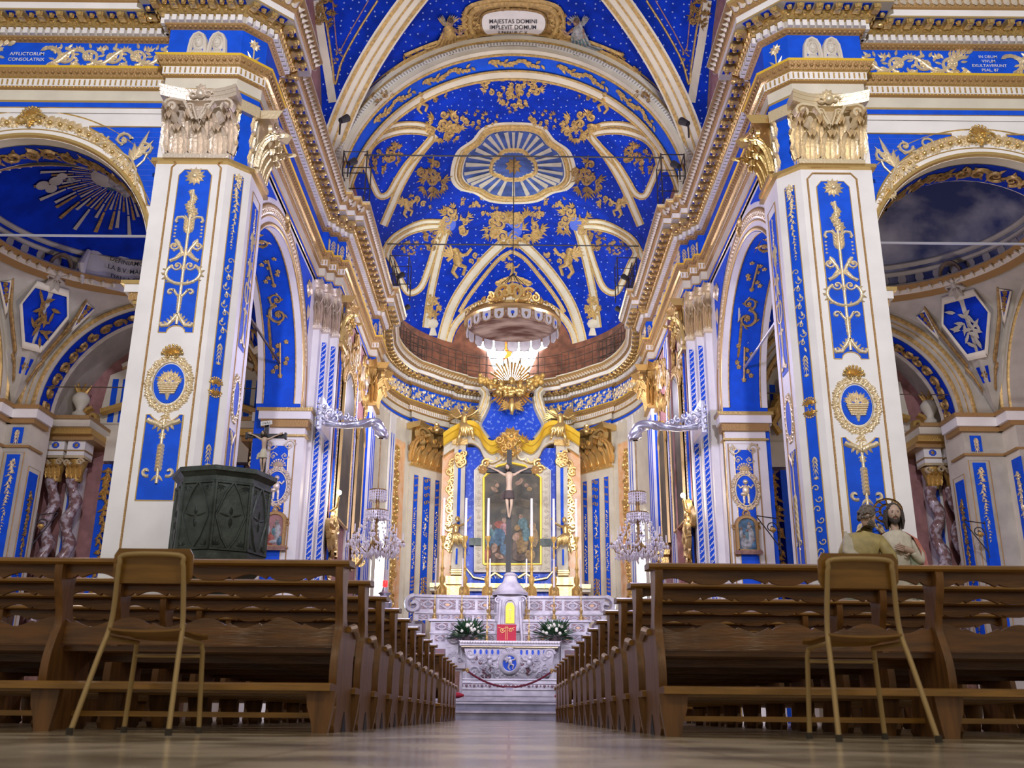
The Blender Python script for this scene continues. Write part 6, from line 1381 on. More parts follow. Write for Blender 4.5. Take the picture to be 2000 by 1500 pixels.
# things on the altar
t = thing('missal_stand', 'missal stand draped in crimson embroidered cloth on the altar table', 'book stand', (-.09, 27.35, 1.985)); mb = MB(); Mm = lambda u, v, w_: Vector((-.09 + u, 27.30 + v * .25 - w_, 1.985 + v)); mb.box(Mm, -.26, .26, 0, .46, -.04, 0, 'red_velvet')
for q in (-1, 1): scroll(mb, Mm, q * .12, .3, .07, 0, q, 'gold', .12, leaves=3); ridge(mb, Mm, [(q * .02, .05), (q * .02, .42)], .008, 'gold'); ridge(mb, Mm, [(q * .22, .38), (q * .1, .34), (0, .38)], .01, 'gold')
mb.build('cloth', t); mb = MB(); mb.cbox((-.09, 27.5, 2.1), (.4, .2, .2), 'wood'); mb.build('stand', t)
def flowers(o, lab):
    root = thing('flower_arrangement', lab, 'flowers', o, 'altar flower arrangements'); r = random.Random(int(o[0] * 10)); mb = MB(); o = Vector(o); mb.lathe(o, [(.08, 0), (.16, .03), (.17, .1), (.12, .12)], 'dark_cloth', 12); mb.build('bowl', root)
    mb = MB()
    for k in range(230):
        a = r.random() * 2 * pi; e = r.random() ** .7 * 1.45; L = .38 + .22 * r.random(); d = Vector((cos(a) * cos(e * .9) * 1.15, sin(a) * cos(e) * .7, sin(e) * 1.0 - .08)); b = o + Vector((0, 0, .1)) + d * L * .35; tip = b + d * L * .8 + Vector((0, 0, -.08 * r.random())); sd = d.cross(Vector((r.random() - .5, r.random() - .5, 1))).normalized() * .035
        mb.add([b, b.lerp(tip, .5) + sd, tip, b.lerp(tip, .5) - sd, b.lerp(tip, .5) + Vector((0, -.01, .012))], [(0, 1, 4), (1, 2, 4), (2, 3, 4), (3, 0, 4)], 'leafgreen')
    mb.build('foliage', root)
    for k in range(17):
        a = -pi * r.random(); e = r.random() * 1.3; p = o + Vector((cos(a) * cos(e) * .34, sin(a) * cos(e) * .30, .16 + sin(e) * .32)); mb = MB()
        for j in range(7): rosette(mb, lambda u, v, w_: p + Vector((u, -w_ - .01 * j, v)), 0, 0, .05 - .005 * j, 'petal', 7, j); break
        mb.ball(p, .03, 'petal', 8); mb.build('blossom', root)
flowers((-1.12, 27.35, 1.985), 'white flower and fern arrangement on the left end of the altar'); flowers((1.22, 27.35, 1.985), 'white flower and fern arrangement on the right end of the altar')
def candlestick(nm, lab, o, h, hc, r, grp, m='old_gold'):
    t = lthing(nm, lab, 'candlestick', o, grp); mb = MB(); pr = [(1.0, 0), (1.0, .03), (.7, .06), (.75, .12), (.45, .16), (.3, .2), (.5, .26), (.55, .31), (.25, .36), (.22, .42), (.38, .47), (.2, .51), (.15, .6), (.2, .72), (.14, .78), (.3, .82), (.16, .86), (.2, .9), (.45, .96), (.5, 1.0), (.1, 1.0)]
    mb.lathe((0, 0, 0), [(a * r, b * h) for a, b in pr], m, 12)
    if r > .1:
        for k in range(3): a = 2 * pi * k / 3 - pi / 2; mb.ball(Vector((cos(a) * r, sin(a) * r, .03)), .05, m, 6); mb.tube([(cos(a) * r * .9, sin(a) * r * .9, .05), (cos(a) * r * .8, sin(a) * r * .8, h * .15), (cos(a) * r * .3, sin(a) * r * .3, h * .2)], [.03, .04, .02], m, 6)
    mb.build('stem', t); mb = MB(); mb.tube([(0, 0, h - .01), (0, 0, h + hc)], [r * .21 + .008, r * .17 + .006], 'candle', 10); mb.build('candle', t); return t
big = None; place = ('outermost on the left', 'second from the left', 'just left of the crucifix', 'just right of the crucifix', 'second from the right', 'outermost on the right')
for k, x in enumerate((-2.0, -1.34, -.67, .62, 1.28, 1.95)):
    lab = 'tall gilded candlestick with thick candle on the upper gradine, ' + place[k]
    if big is None: big = candlestick('altar_candlestick', lab, (x, 29.0, 3.34), 1.78, 1.15, .17, 'tall candlesticks on the upper gradine')
    else: dup(big, (x, 29.0, 3.34), lab)
sm_ = None
for k, x in enumerate((-2.12, -1.36, -.58, .46, 1.24, 2.0)):
    lab = 'low brass candlestick with thin candle on the lower gradine, ' + place[k].replace('crucifix', 'tabernacle')
    if sm_ is None: sm_ = candlestick('brass_candlestick', lab, (x, 28.15, 2.62), .92, .8, .09, 'low candlesticks on the lower gradine', 'gold')
    else: dup(sm_, (x, 28.15, 2.62), lab)
t3 = candlestick('slim_candlestick', 'slim brass candlestick on the altar table, left of the red missal cloth', (-.62, 27.3, 1.985), .85, .35, .06, 'slim candlesticks on the altar table', 'gold'); dup(t3, (.52, 27.3, 1.985), 'slim brass candlestick on the altar table, right of the red missal cloth')
corpus('altar_crucifix', 'tall dark crucifix rising above the tabernacle before the altar painting', (-.06, 28.6, 7.05), 1.36, (3.3, .62, .77, .075))
# ================================================================== ALTARPIECE
AD = 32.4
def Q(px, py, D=AD): p = at(px, py, D); return (p.x, p.z)
root = thing('altarpiece', 'towering blue marble and gilt altarpiece at the head of the apse', 'altarpiece', (0, 32.5, 0)); Mp = FRM((0, AD, 0), (1, 0, 0), (0, -1, 0))
mb = MB(); mb.box(Mp, -1.68, 1.62, 1.5, 8.75, -1.2, 0, 'blue_marble'); mb.box(Mp, -2.3, 2.3, 1.5, 4.1, -1.0, -.1, 'blue_marble'); mb.build('blue_marble_back', root, smooth=0)
for q in (-1, 1):
    mb = MB(); c = q * 1.72 - .02
    mb.box(Mp, c - .19, c + .19, 4.0, 8.9, -.6, .25, 'cream'); mb.box(Mp, c - .05, c + .05, 5.6, 8.0, .25, .26, 'blue'); mb.box(Mp, c - .05, c + .05, 8.3, 8.6, .25, .26, 'blue'); mb.box(Mp, c - .26, c + .26, 8.75, 8.95, -.6, .4, 'gold')
    mb.box(Mp, q * 2.12 - .22, q * 2.12 + .22, 1.5, 8.6, -.9, .02, 'orange_marble'); mb.build('pilaster', root, smooth=0)
    mb = MB(); Mg = lambda u, v, w_: Mp(u, v, w_ + .03)
    for k in range(30): scroll(mb, Mg, q * (2.0 + .1 * sin(k)), 5.3 + k * .1, .13 + .04 * sin(k * 2), k, q, 'gold', .22)
    for k in range(8): scroll(mb, lambda u, v, w_: Mp(u, v, w_ + .28), c + .1 * sin(k * 2), 8.1 + .05 * k, .13, k, q, 'gold', .25)
    mb.build('gilded_rococo', root, smooth=60)
    # console with cherub at its foot
    mb = MB(); mb.grid([[Mp(c + x, z, w_) for x, z in ((-.17, z0), (.17, z0))] for z0, w_ in ((5.45, .28), (5.3, .34), (5.1, .34), (4.9, .42), (4.7, .58), (4.5, .66), (4.35, .62), (4.3, .3))], 'cream'); mb.box(Mp, c - .17, c + .17, 4.3, 5.45, -.2, .28, 'cream')
    for e in (-1, 1): ridge(mb, lambda u, v, w_: Mp(c + e * (.17 + w_), v, u), spiral(.48, 4.52, .16, 0, 1.2, 1, 14), .04, 'gold', h=1.2)
    for k_ in range(3): ridge(mb, lambda u, v, w_: Mp(u, v, w_ + .64), [(c - .17, 4.38 + .07 * k_), (c + .17, 4.38 + .07 * k_)], .03, 'gold')
    mb.box(Mp, c - .32, c + .32, 4.05, 4.3, -.2, .75, 'gold'); mb.box(Mp, c - .38, c + .38, 3.4, 4.05, -.2, .6, 'gold'); mb.box(Mp, c - .03, c + .03, 4.7, 5.2, .6, .66, 'blue')
    mb.build('console', root)
mb = MB(); mb.box(Mp, -2.6, 2.6, 4.0, 4.14, -.3, .3, 'gold'); mb.box(Mp, -2.6, 2.6, 3.9, 4.0, -.3, .2, 'cream'); 
for q in (-1, 1): ridge(mb, lambda u, v, w_: Mp(u, v, w_ + .1), [(q * .25, 4.35), (q * .5, 4.5), (q * .8, 4.28), (q * 1.2, 4.35), (q * 1.5, 4.7)], .06, 'gold', .03)
mb.prism(Mp, [(-1.0, 4.15), (1.0, 4.15), (.9, 4.45), (.4, 4.52), (0, 4.56), (-.4, 4.52), (-.9, 4.45)], .02, .06, 'blue')
textmesh(mb, lambda u, v, w_: Mp(u, v + .06 * cos(u * 1.6), w_ + .07), 'OPIA VIR', .17, 'white', -.62, 4.27, .01, align='CENTER'); textmesh(mb, lambda u, v, w_: Mp(u, v + .06 * cos(u * 1.6), w_ + .07), 'METHOC', .17, 'white', .55, 4.27, .01)
mb.build('inscribed_base', root)
# painting, gilt fillet and white carved frame
out = [Q(945, 1103), Q(945, 935), Q(951, 928), Q(962, 922), Q(972, 912), Q(998, 906), Q(1026, 912), Q(1036, 922), Q(1047, 928), Q(1056, 935), Q(1056, 1103)]
def grow(P, k):
    cx_, cz_ = sum(p[0] for p in P) / len(P), 6.2; return [(cx_ + (x - cx_) * (1 + k / abs(.95)), cz_ + (z - cz_) * (1 + k / 1.8)) for x, z in P]
mb = MB(); mb.prism(Mp, grow(out, .33), .0, .12, 'cream'); Mq = lambda u, v, w_: Mp(u, v, w_ + .12)
gp = grow(out, .17); 
for i in range(len(gp)):
    a, b = Vector(gp[i]), Vector(gp[(i + 1) % len(gp)]); k = max(1, int((b - a).length / .2))
    for j in range(k): p = a.lerp(b, j / k); rosette(mb, Mq, p.x, p.y, .07, 'relief_stone', 5, j); leaf(mb, Mq, p.x, p.y, j, .15, .06, 'relief_stone')
ridge(mb, Mq, grow(out, .31) + [grow(out, .31)[0]], .03, 'white', h=2)
for q in (-1, 1): mb.box(Mp, q * 1.17 - .2, q * 1.17 + .2, 5.38, 5.62, .12, .2, 'bronze')
for k in range(9): a = pi * k / 8; scroll(mb, lambda u, v, w_: Mp(u, v, w_ + .2), .02 + .95 * cos(a), 7.95 + .5 * sin(a), .16, k, 1, 'gold' if abs(k - 4) > 1 else 'pale_gold', .22)
mb.build('carved_frame', root, smooth=60)
t = thing('altar_painting', 'dark arched altar painting of robed figures under a clouded sky, behind the crucifix', 'painting', (0, AD - .15, 4.7)); mb = MB(); Mc = lambda u, v, w_: Mp(u, v, w_ + .125)
mb.prism(Mc, out, 0, .02, 'canvas_dark')
def pf(pts, m, d): mb.prism(lambda u, v, w_: Mc(u, v, w_ + .02 + d), [Q(*p) for p in pts], 0, .002, m)
pf([(946, 1030), (960, 1020), (975, 1028), (985, 1060), (990, 1100), (947, 1102)], 'paint_brown', .001)
def pb(cx_, cy_, rx, ry, m, d, a=0, seed=1):
    r = random.Random(seed + int(cx_) * 7 + int(cy_)); pf([(cx_ + (rx * cos(t)) * cos(a) * k - ry * sin(t) * k * sin(a), cy_ + rx * cos(t) * sin(a) * k + ry * sin(t) * k * cos(a)) for t, k in [(2 * pi * i / 14, 1 + .22 * (r.random() - .5)) for i in range(14)]], m, d)
for i, a in enumerate([(963, 948, 14, 9, 'canvas_sky', 0), (1030, 945, 20, 9, 'canvas_sky', .3), (975, 975, 26, 9, 'canvas_sky', -.2), (1025, 985, 25, 8, 'canvas_sky', .2), (1005, 1000, 30, 7, 'canvas_sky', 0),
    (971, 950, 4, 4, 'paint_skin', 0), (966, 958, 8, 4, 'paint_skin', .5), (1018, 940, 4, 4, 'paint_skin', 0), (1013, 945, 7, 4, 'paint_skin', -.5), (1028, 950, 4, 4, 'paint_skin', 0), (1034, 957, 5, 4, 'paint_ochre', 0),
    (976, 1027, 10, 8, 'paint_red', .4), (985, 1035, 9, 12, 'paint_pink', .2), (985, 1018, 4, 5, 'paint_skin', 0), (972, 1052, 14, 18, 'paint_blue', .3), (960, 1042, 7, 8, 'paint_teal', 0), (957, 1030, 4, 4, 'paint_grey', 0), (955, 1058, 6, 14, 'paint_blue', 0), (966, 1072, 6, 10, 'paint_skin', .3), (985, 1075, 8, 12, 'paint_blue', -.2), (975, 1088, 9, 5, 'paint_skin', .4), (952, 1085, 7, 12, 'paint_red', 0),
    (1021, 1025, 10, 12, 'paint_teal', -.2), (1017, 1011, 4, 5, 'paint_skin', 0), (1010, 1033, 6, 6, 'paint_ochre', 0), (1018, 1062, 15, 22, 'paint_ochre', 0), (1008, 1050, 7, 8, 'paint_skin', .5), (1027, 1045, 7, 14, 'paint_teal', 0), (1040, 1030, 7, 9, 'paint_ochre', 0), (1044, 1052, 8, 18, 'paint_ochre', 0), (1015, 1090, 14, 8, 'paint_brown', 0), (1036, 1086, 10, 12, 'paint_ochre', 0), (1005, 1075, 5, 16, 'paint_brown', 0)]): pb(a[0], a[1], a[2], a[3], a[4], .002 + .0015 * i, a[5])
mb.build('canvas', t); mb = MB(); ridge(mb, lambda u, v, w_: Mc(u, v, w_ + .02), out + [out[0]], .045, 'yellow_gold', h=1.4); mb.build('gilt_fillet', t)
# curved gold pediment
ped = cr([(868, 869), (884, 858), (905, 848), (922, 845), (937, 854), (946, 872), (960, 884), (976, 878), (990, 868), (999, 864)], 4); ped = ped + [(1998 - x, y) for x, y in reversed(ped[:-1])]; pz = [Q(x, y) for x, y in ped]
mb = MB()
def pedsweep(mb, prof):
    for (a0, b0, m), (a1, b1, _) in zip(prof[:-1], prof[1:]):
        if m: mb.grid([[Mp(x, z + a0, b0) for x, z in pz], [Mp(x, z + a1, b1) for x, z in pz]], m)
pedsweep(mb, [(.22, -.5, 'paint_brown'), (.22, .75, 'yellow_gold'), (.08, .68, 'yellow_gold'), (.05, .6, 'yellow_gold'), (-.12, .5, 'yellow_gold'), (-.16, .4, 'cream'), (-.18, .28, 'cream'), (-.42, .22, 'gold'), (-.46, .2, 'gold'), (-.48, -.1, None)])
mb.build('curved_pediment', root, smooth=50)
mb = MB(); Mm = lambda u, v, w_: Mp(u, v, w_ + .75)
shell(mb, Mm, 0, 8.75, .3, 'gold'); rosette(mb, Mm, 0, 8.95, .35, 'gold', 9); rococo(mb, Mm, 0, 8.7, .9, .8, 'old_gold', 3, 18); mb.build('crest', root, smooth=60)
# upper aedicule with its own blue field
up = [Q(x, y) for x, y in cr([(953, 856), (938, 836), (935, 824), (944, 806), (951, 790), (954, 772)], 4)]; up = up + [(-x, z) for x, z in reversed(up)]
mb = MB(); Mu = FRM((0, 32.9, 0), (1, 0, 0), (0, -1, 0)); mb.prism(Mu, up, -.6, .3, 'blue_marble'); 
oute = [Q(x, y) for x, y in cr([(905, 842), (922, 828), (936, 806), (944, 784), (948, 766), (940, 755)], 4)]
for q in (-1, 1):
    a = [(q * abs(x), z) for x, z in up[:len(up) // 2]]; b = [(q * abs(x), z) for x, z in oute]
    ridge(mb, lambda u, v, w_: Mu(u, v, w_ + .3), a, .12, 'cream', h=1.6); ridge(mb, lambda u, v, w_: Mu(u, v, w_ + .42), a, .03, 'gold', h=2); ridge(mb, lambda u, v, w_: Mu(u, v, w_ + .2), b, .16, 'cream', h=1.6); ridge(mb, lambda u, v, w_: Mu(u, v, w_ + .4), b, .03, 'gold', h=2)
    for k in range(len(a) - 1):
        mb.quad(Mu(*a[min(k, len(a) - 1)], .28), Mu(*a[k + 1], .28), Mu(*b[k + 1], .2), Mu(*b[k], .2), 'cream')
mb.build('upper_panel', root, smooth=50)
# sunburst with clouds and dove
t = thing('sunburst', 'gilded sunburst with clouds and cherub heads breaking over the apse cornice', 'relief', (0, 32.0, 11.0)); Ms_ = FRM((0, 32.15, 0), (1, 0, 0), (0, -1, 0)); c0 = Q(999, 757, 32.15); mb = MB()
for k in range(44):
    a = 2 * pi * k / 44; L = (.56 + .30 * abs(sin(a)) + .16 * (k % 3 == 0)); 
    if abs(sin(a)) < .25: continue
    d = Vector((cos(a), sin(a))); n_ = Vector((-d.y, d.x)) * .045; c_ = Vector(c0); P = [c_ + d * .2 - n_ * .3, c_ + d * .2 + n_ * .3, c_ + d * L + n_, c_ + d * L - n_]; mb.add([Ms_(P[0].x, P[0].y, .12), Ms_(P[1].x, P[1].y, .12), Ms_(P[2].x, P[2].y, .16), Ms_(P[3].x, P[3].y, .16), Ms_(*(c_ + d * .2), .2), Ms_(*(c_ + d * L), .26)], [(0, 4, 5, 3), (4, 1, 2, 5), (3, 5, 2)], 'gold')
mb.build('rays', t, smooth=0); mb = MB(); r = random.Random(4)
for k in range(90):
    u = (r.random() * 2 - 1); x = c0[0] + u * 1.1; z = c0[1] - .16 + .30 * u * u * 1 + (r.random() - .5) * .26 - (.18 * (abs(u) < .5)) + .1; mb.ball(Ms_(x, z, .28 + .12 * r.random()), .07 + .06 * r.random(), 'gold' if abs(u) < .6 else 'old_gold', 7)
mb.build('clouds', t, smooth=80)
for (du, dv) in ((-.35, .0), (.3, -.05), (0, .12), (-.7, -.1), (.7, -.12)):
    mb = MB(); head(mb, XF(Ms_(c0[0] + du, c0[1] + dv - .05, .5)), (0, 0, 0), .10, 'gold', 'old_gold', False, 0, 0, False); mb.build('cherub_head', t, smooth=70)
mb = MB(); mb.tube([Ms_(0, c0[1] - .55, .4), Ms_(0, c0[1] - .85, .5), Ms_(.02, c0[1] - 1.1, .4)], [.05, .12, .03], 'gold', 8)
for q in (-1, 1):
    for k in range(5): leaf(mb, lambda u, v, w_: Ms_(u, v, w_ + .42), 0, c0[1] - .8, pi / 2 - q * (1.0 + .25 * k), .42, .1, 'gold', .3)
mb.build('dove', t, smooth=60)
p = at(905, 832, 31.7); gilt_angel('gilded_angel', 'gilded flying angel on the left curve of the altarpiece pediment', (p.x, 31.7, p.z - .05), 1.0, 1)
p = at(1096, 832, 31.7); gilt_angel('gilded_angel', 'gilded flying angel on the right curve of the altarpiece pediment', (p.x, 31.7, p.z - .05), 1.0, -1)
for q, l in ((-1, 'left'), (1, 'right')): gilt_angel('seated_cherub', 'pale gilt cherub seated on the %s console beside the altar painting' % l, (q * 1.80, 31.85, 5.62), .85, -q, 'gold', 0, False)
# ================================================================== PROCESSIONAL CANOPY hanging in the choir
root = thing('hanging_canopy', 'oval canopy with gilt crown rim and painted underside hung before the apse window', 'canopy', (0, 25.2, 10.1))
cx_, cy_, zc = .0, 25.2, 10.15; E_ = lambda a, k, z: Vector((cx_ + 1.27 * k * cos(a), cy_ + 1.25 * k * sin(a), z))
mb = MB(); n = 48
for (k0, z0, k1, z1, m) in ((1.0, .16, 1.06, .22, 'gold'), (1.06, .22, 1.06, .28, 'rope_gold'), (1.06, .28, .98, .36, 'gold'), (.98, .36, .98, .42, 'gold')): mb.grid([[E_(2 * pi * i / n, k0, zc + z0) for i in range(n + 1)], [E_(2 * pi * i / n, k1, zc + z1) for i in range(n + 1)]], m)
for k in range(40):
    a = 2 * pi * k / 40; h = .12 + .4 * max(0, -sin(a)) ** 8 + .1 * max(0, sin(a)) ** 8; d_ = Vector((-sin(a), cos(a), 0)); Mk = lambda u, v, w_: E_(a, 1.02, zc + .38) + d_ * u + Vector((0, 0, v)) + Vector((cos(a), sin(a), 0)) * w_
    scroll(mb, Mk, 0, h * .5, h * .5, k, (-1) ** k, 'gold', .2); leaf(mb, Mk, 0, 0, pi / 2, h * 1.2, .07, 'gold', .5)
for k in range(7): rococo(mb, lambda u, v, w_: Vector((u, 25.2 - 1.3 - w_, v)), (k - 3) * .13, zc + .55 + .1 * cos(k - 3), .22, .25, 'old_gold', k, 6)
mb.build('crown_rim', root, smooth=60)
mb = MB(); mb.grid([[E_(2 * pi * i / n, k, zc + .16 + .22 * (1 - k * k)) for i in range(n + 1)] for k in (.001, .2, .4, .6, .8, 1.0)], 'underside'); mb.build('painted_underside', root, smooth=80)
for k in range(22):                                        # lambrequin lappets round the rim
    a = 2 * pi * (k + .5) / 22; d_ = Vector((-sin(a), cos(a), 0)); nr = Vector((cos(a), sin(a), 0)); c_ = E_(a, 1.0, zc + .18); Mk = lambda u, v, w_: c_ + d_ * u + Vector((0, 0, v)) + nr * w_; w2 = .145
    o_ = [(-w2, 0), (w2, 0), (w2, -.2), (w2 * .7, -.28), (0, -.31), (-w2 * .7, -.28), (-w2, -.2)]; mb = MB(); mb.prism(Mk, o_, -.01, .01, 'banner'); ridge(mb, lambda u, v, w_: Mk(u, v, w_ + .01), o_[1:] + [o_[0]], .014, 'dark_ochre'); rosette(mb, lambda u, v, w_: Mk(u, v, w_ + .012), 0, -.13, .06, 'paint_ochre' if k % 2 else 'stripe_blue', 6); leaf(mb, lambda u, v, w_: Mk(u, v, w_ + .012), 0, -.15, -1.6, .1, .05, 'paint_brown'); mb.build('lappet', root)
mb = MB()
for k in range(8): a = 2 * pi * k / 8 + .4; mb.tube([E_(a, 1, zc + .36), (0, 25.2, 11.9)], .010, 'iron', 5)
mb.tube([(0, 25.2, 11.9), (0, 25.2, 15.72)], .014, 'iron', 6); mb.build('suspension_cords', root)
# ================================================================== PEWS
def pew(s, L, name, label, loc, grp):
    root = lthing(name, label, 'pew', loc, grp); X = lambda u, v, w_: Vector((s * u, w_, v)); nb = max(2, int(L / 1.2))
    mb = MB(); rows = []
    for y, z in ((-.10, .915), (-.12, .925), (-.12, .94), (-.10, .95), (.09, .955), (.10, .945), (.10, .925), (-.10, .915)): rows.append([X(-.035, z, y), X(L + .03, z, y)])
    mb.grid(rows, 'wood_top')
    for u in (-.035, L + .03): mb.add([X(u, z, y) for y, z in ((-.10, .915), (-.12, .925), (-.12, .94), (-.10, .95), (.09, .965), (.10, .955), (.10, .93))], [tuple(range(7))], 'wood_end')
    mb.build('book_ledge', root)
    # scalloped apron under the ledge, and back rail with waved top
    def wave(u, P=.445):
        t = (u / P) % 1.0
        if t < .54: return sin(pi * t / .54)
        return -.35 + .85 * abs((t - .54) / .46 * 2 - 1) ** 1.5
    def gap(u, P=.445):
        t = (u / P) % 1.0
        if t < .5: return sin(pi * t / .5)
        return .8 * abs((t - .5) / .5 * 2 - 1) ** 4
    mb = MB(); n = int(L * 56); us = [.02 + (L - .04) * i / n for i in range(n + 1)]
    low = [.835 + .036 * max(0, gap(u)) for u in us]
    for y0, y1 in ((-.045, -.02),):
        mb.grid([[X(u, z, y0) for u, z in zip(us, low)], [X(u, .918, y0) for u in us]], 'wood'); mb.grid([[X(u, z, y1) for u, z in zip(us, low)], [X(u, .918, y1) for u in us]], 'wood'); mb.grid([[X(u, z, y0) for u, z in zip(us, low)], [X(u, z, y1) for u, z in zip(us, low)]], 'wood')
    mb.build('scalloped_apron', root); mb = MB()
    top = [.585 + .042 * wave(u + .2) for u in us]; a0, a1 = .02, .045
    mb.grid([[X(u, .47, a0) for u in us], [X(u, z, a0 + .02) for u, z in zip(us, top)], [X(u, z, a1 + .02) for u, z in zip(us, top)], [X(u, .47, a1) for u in us], [X(u, .47, a0) for u in us]], 'wood'); mb.build('backrest', root)
    mb = MB(); mb.box(X, .02, L - .02, .435, .465, .06, .46, 'wood'); mb.box(X, .02, L - .02, .39, .435, .42, .44, 'wood'); mb.build('seat', root, smooth=0)
    prof = [(-.07, 0), (.50, 0), (.50, .08), (.47, .12), (.46, .40), (.50, .47), (.52, .54), (.48, .60), (.40, .60), (.30, .57), (.20, .58), (.13, .64), (.10, .72), (.09, .82), (.10, .93), (-.09, .93), (-.10, .84), (-.06, .74), (-.02, .66), (-.01, .58), (-.05, .50), (-.09, .40), (-.10, .28), (-.06, .14)]
    Pm = lambda c: (lambda u, v, w_: X(c + w_, v, u))
    for c, nm in ((0, 'end_panel'), (L - .045, 'end_panel')) + (((1.63, 'middle_support'),) if L > 2.5 else ()):
        mb = MB(); mb.prism(Pm(c), cr(prof, 3, True)[:-1], 0, .045, 'wood_end'); 
        if nm == 'end_panel' and c == 0: mb.prism(Pm(c), [(.14, 0), (.30, 0), (.26, .06), (.22, .11), (.18, .06)], -.004, .0, 'ink')
        o = mb.build(nm, root)
        if nm == 'end_panel': mb = MB(); mb.tube([X(c - .01, .575, .14), X(c - .012, .60, .34), X(c - .01, .56, .50)], [.02, .026, .02], 'wood_top', 8); mb.tube([X(c + .055, .575, .14), X(c + .055, .60, .34), X(c + .055, .56, .50)], [.018, .02, .018], 'wood_top', 8); mb.build('arm_moulding', o)
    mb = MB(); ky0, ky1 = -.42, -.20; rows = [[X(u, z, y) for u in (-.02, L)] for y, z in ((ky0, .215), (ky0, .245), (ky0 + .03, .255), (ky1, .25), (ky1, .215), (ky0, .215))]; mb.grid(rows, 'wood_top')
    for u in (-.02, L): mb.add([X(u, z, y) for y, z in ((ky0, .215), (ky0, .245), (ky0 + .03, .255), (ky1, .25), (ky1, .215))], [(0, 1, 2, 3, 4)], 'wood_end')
    kn = mb.build('kneeler', root)
    for c in [-.03] + ([1.44] if L > 2.5 else []) + [L - .15]:
        mb = MB(); mb.prism(lambda u, v, w_: X(c + u, v, ky0 + .06 + w_), [(.02, 0), (.10, 0), (.11, .06), (.135, .13), (.145, .215), (-.01, .215), (.0, .12)], 0, .045, 'wood_end'); mb.build('kneeler_foot', kn, smooth=0)
    mb = MB(); mb.box(X, .02, L - .02, .075, .105, .30, .40, 'wood_top'); mb.box(X, 0, L, .14, .17, -.06, -.02, 'wood') if 0 else None; mb.build('foot_rail', root, smooth=0)
    return root
ORD = ['nearest', 'second', 'third', 'fourth', 'fifth', 'sixth', 'seventh', 'eighth', 'farthest']
for s in (-1, 1):
    sd = SN[s]; x0 = -.97 if s < 0 else .84; p0 = None
    for i in range(9):
        lab = '%s long brown pew from the viewer, %s of the aisle' % (ORD[i], sd)
        if p0 is None: p0 = pew(s, 3.35, 'pew', lab, (x0, 5.85, 0), 'long pews in the nave block')
        else: dup(p0, (x0, 5.85 + .905 * i, 0), lab)
    p1 = None; n2 = 5
    for i in range(n2):
        lab = '%s short brown pew of the rear block by the altar steps, %s of aisle' % (['nearest', 'second', 'third', 'fourth', 'farthest'][i], sd)
        if p1 is None: p1 = pew(s, 2.4, 'pew', lab, (x0 + s * .02, 15.0, 0), 'short pews by the altar steps')
        else: dup(p1, (x0 + s * .02, 15.0 + .9 * i, 0), lab)
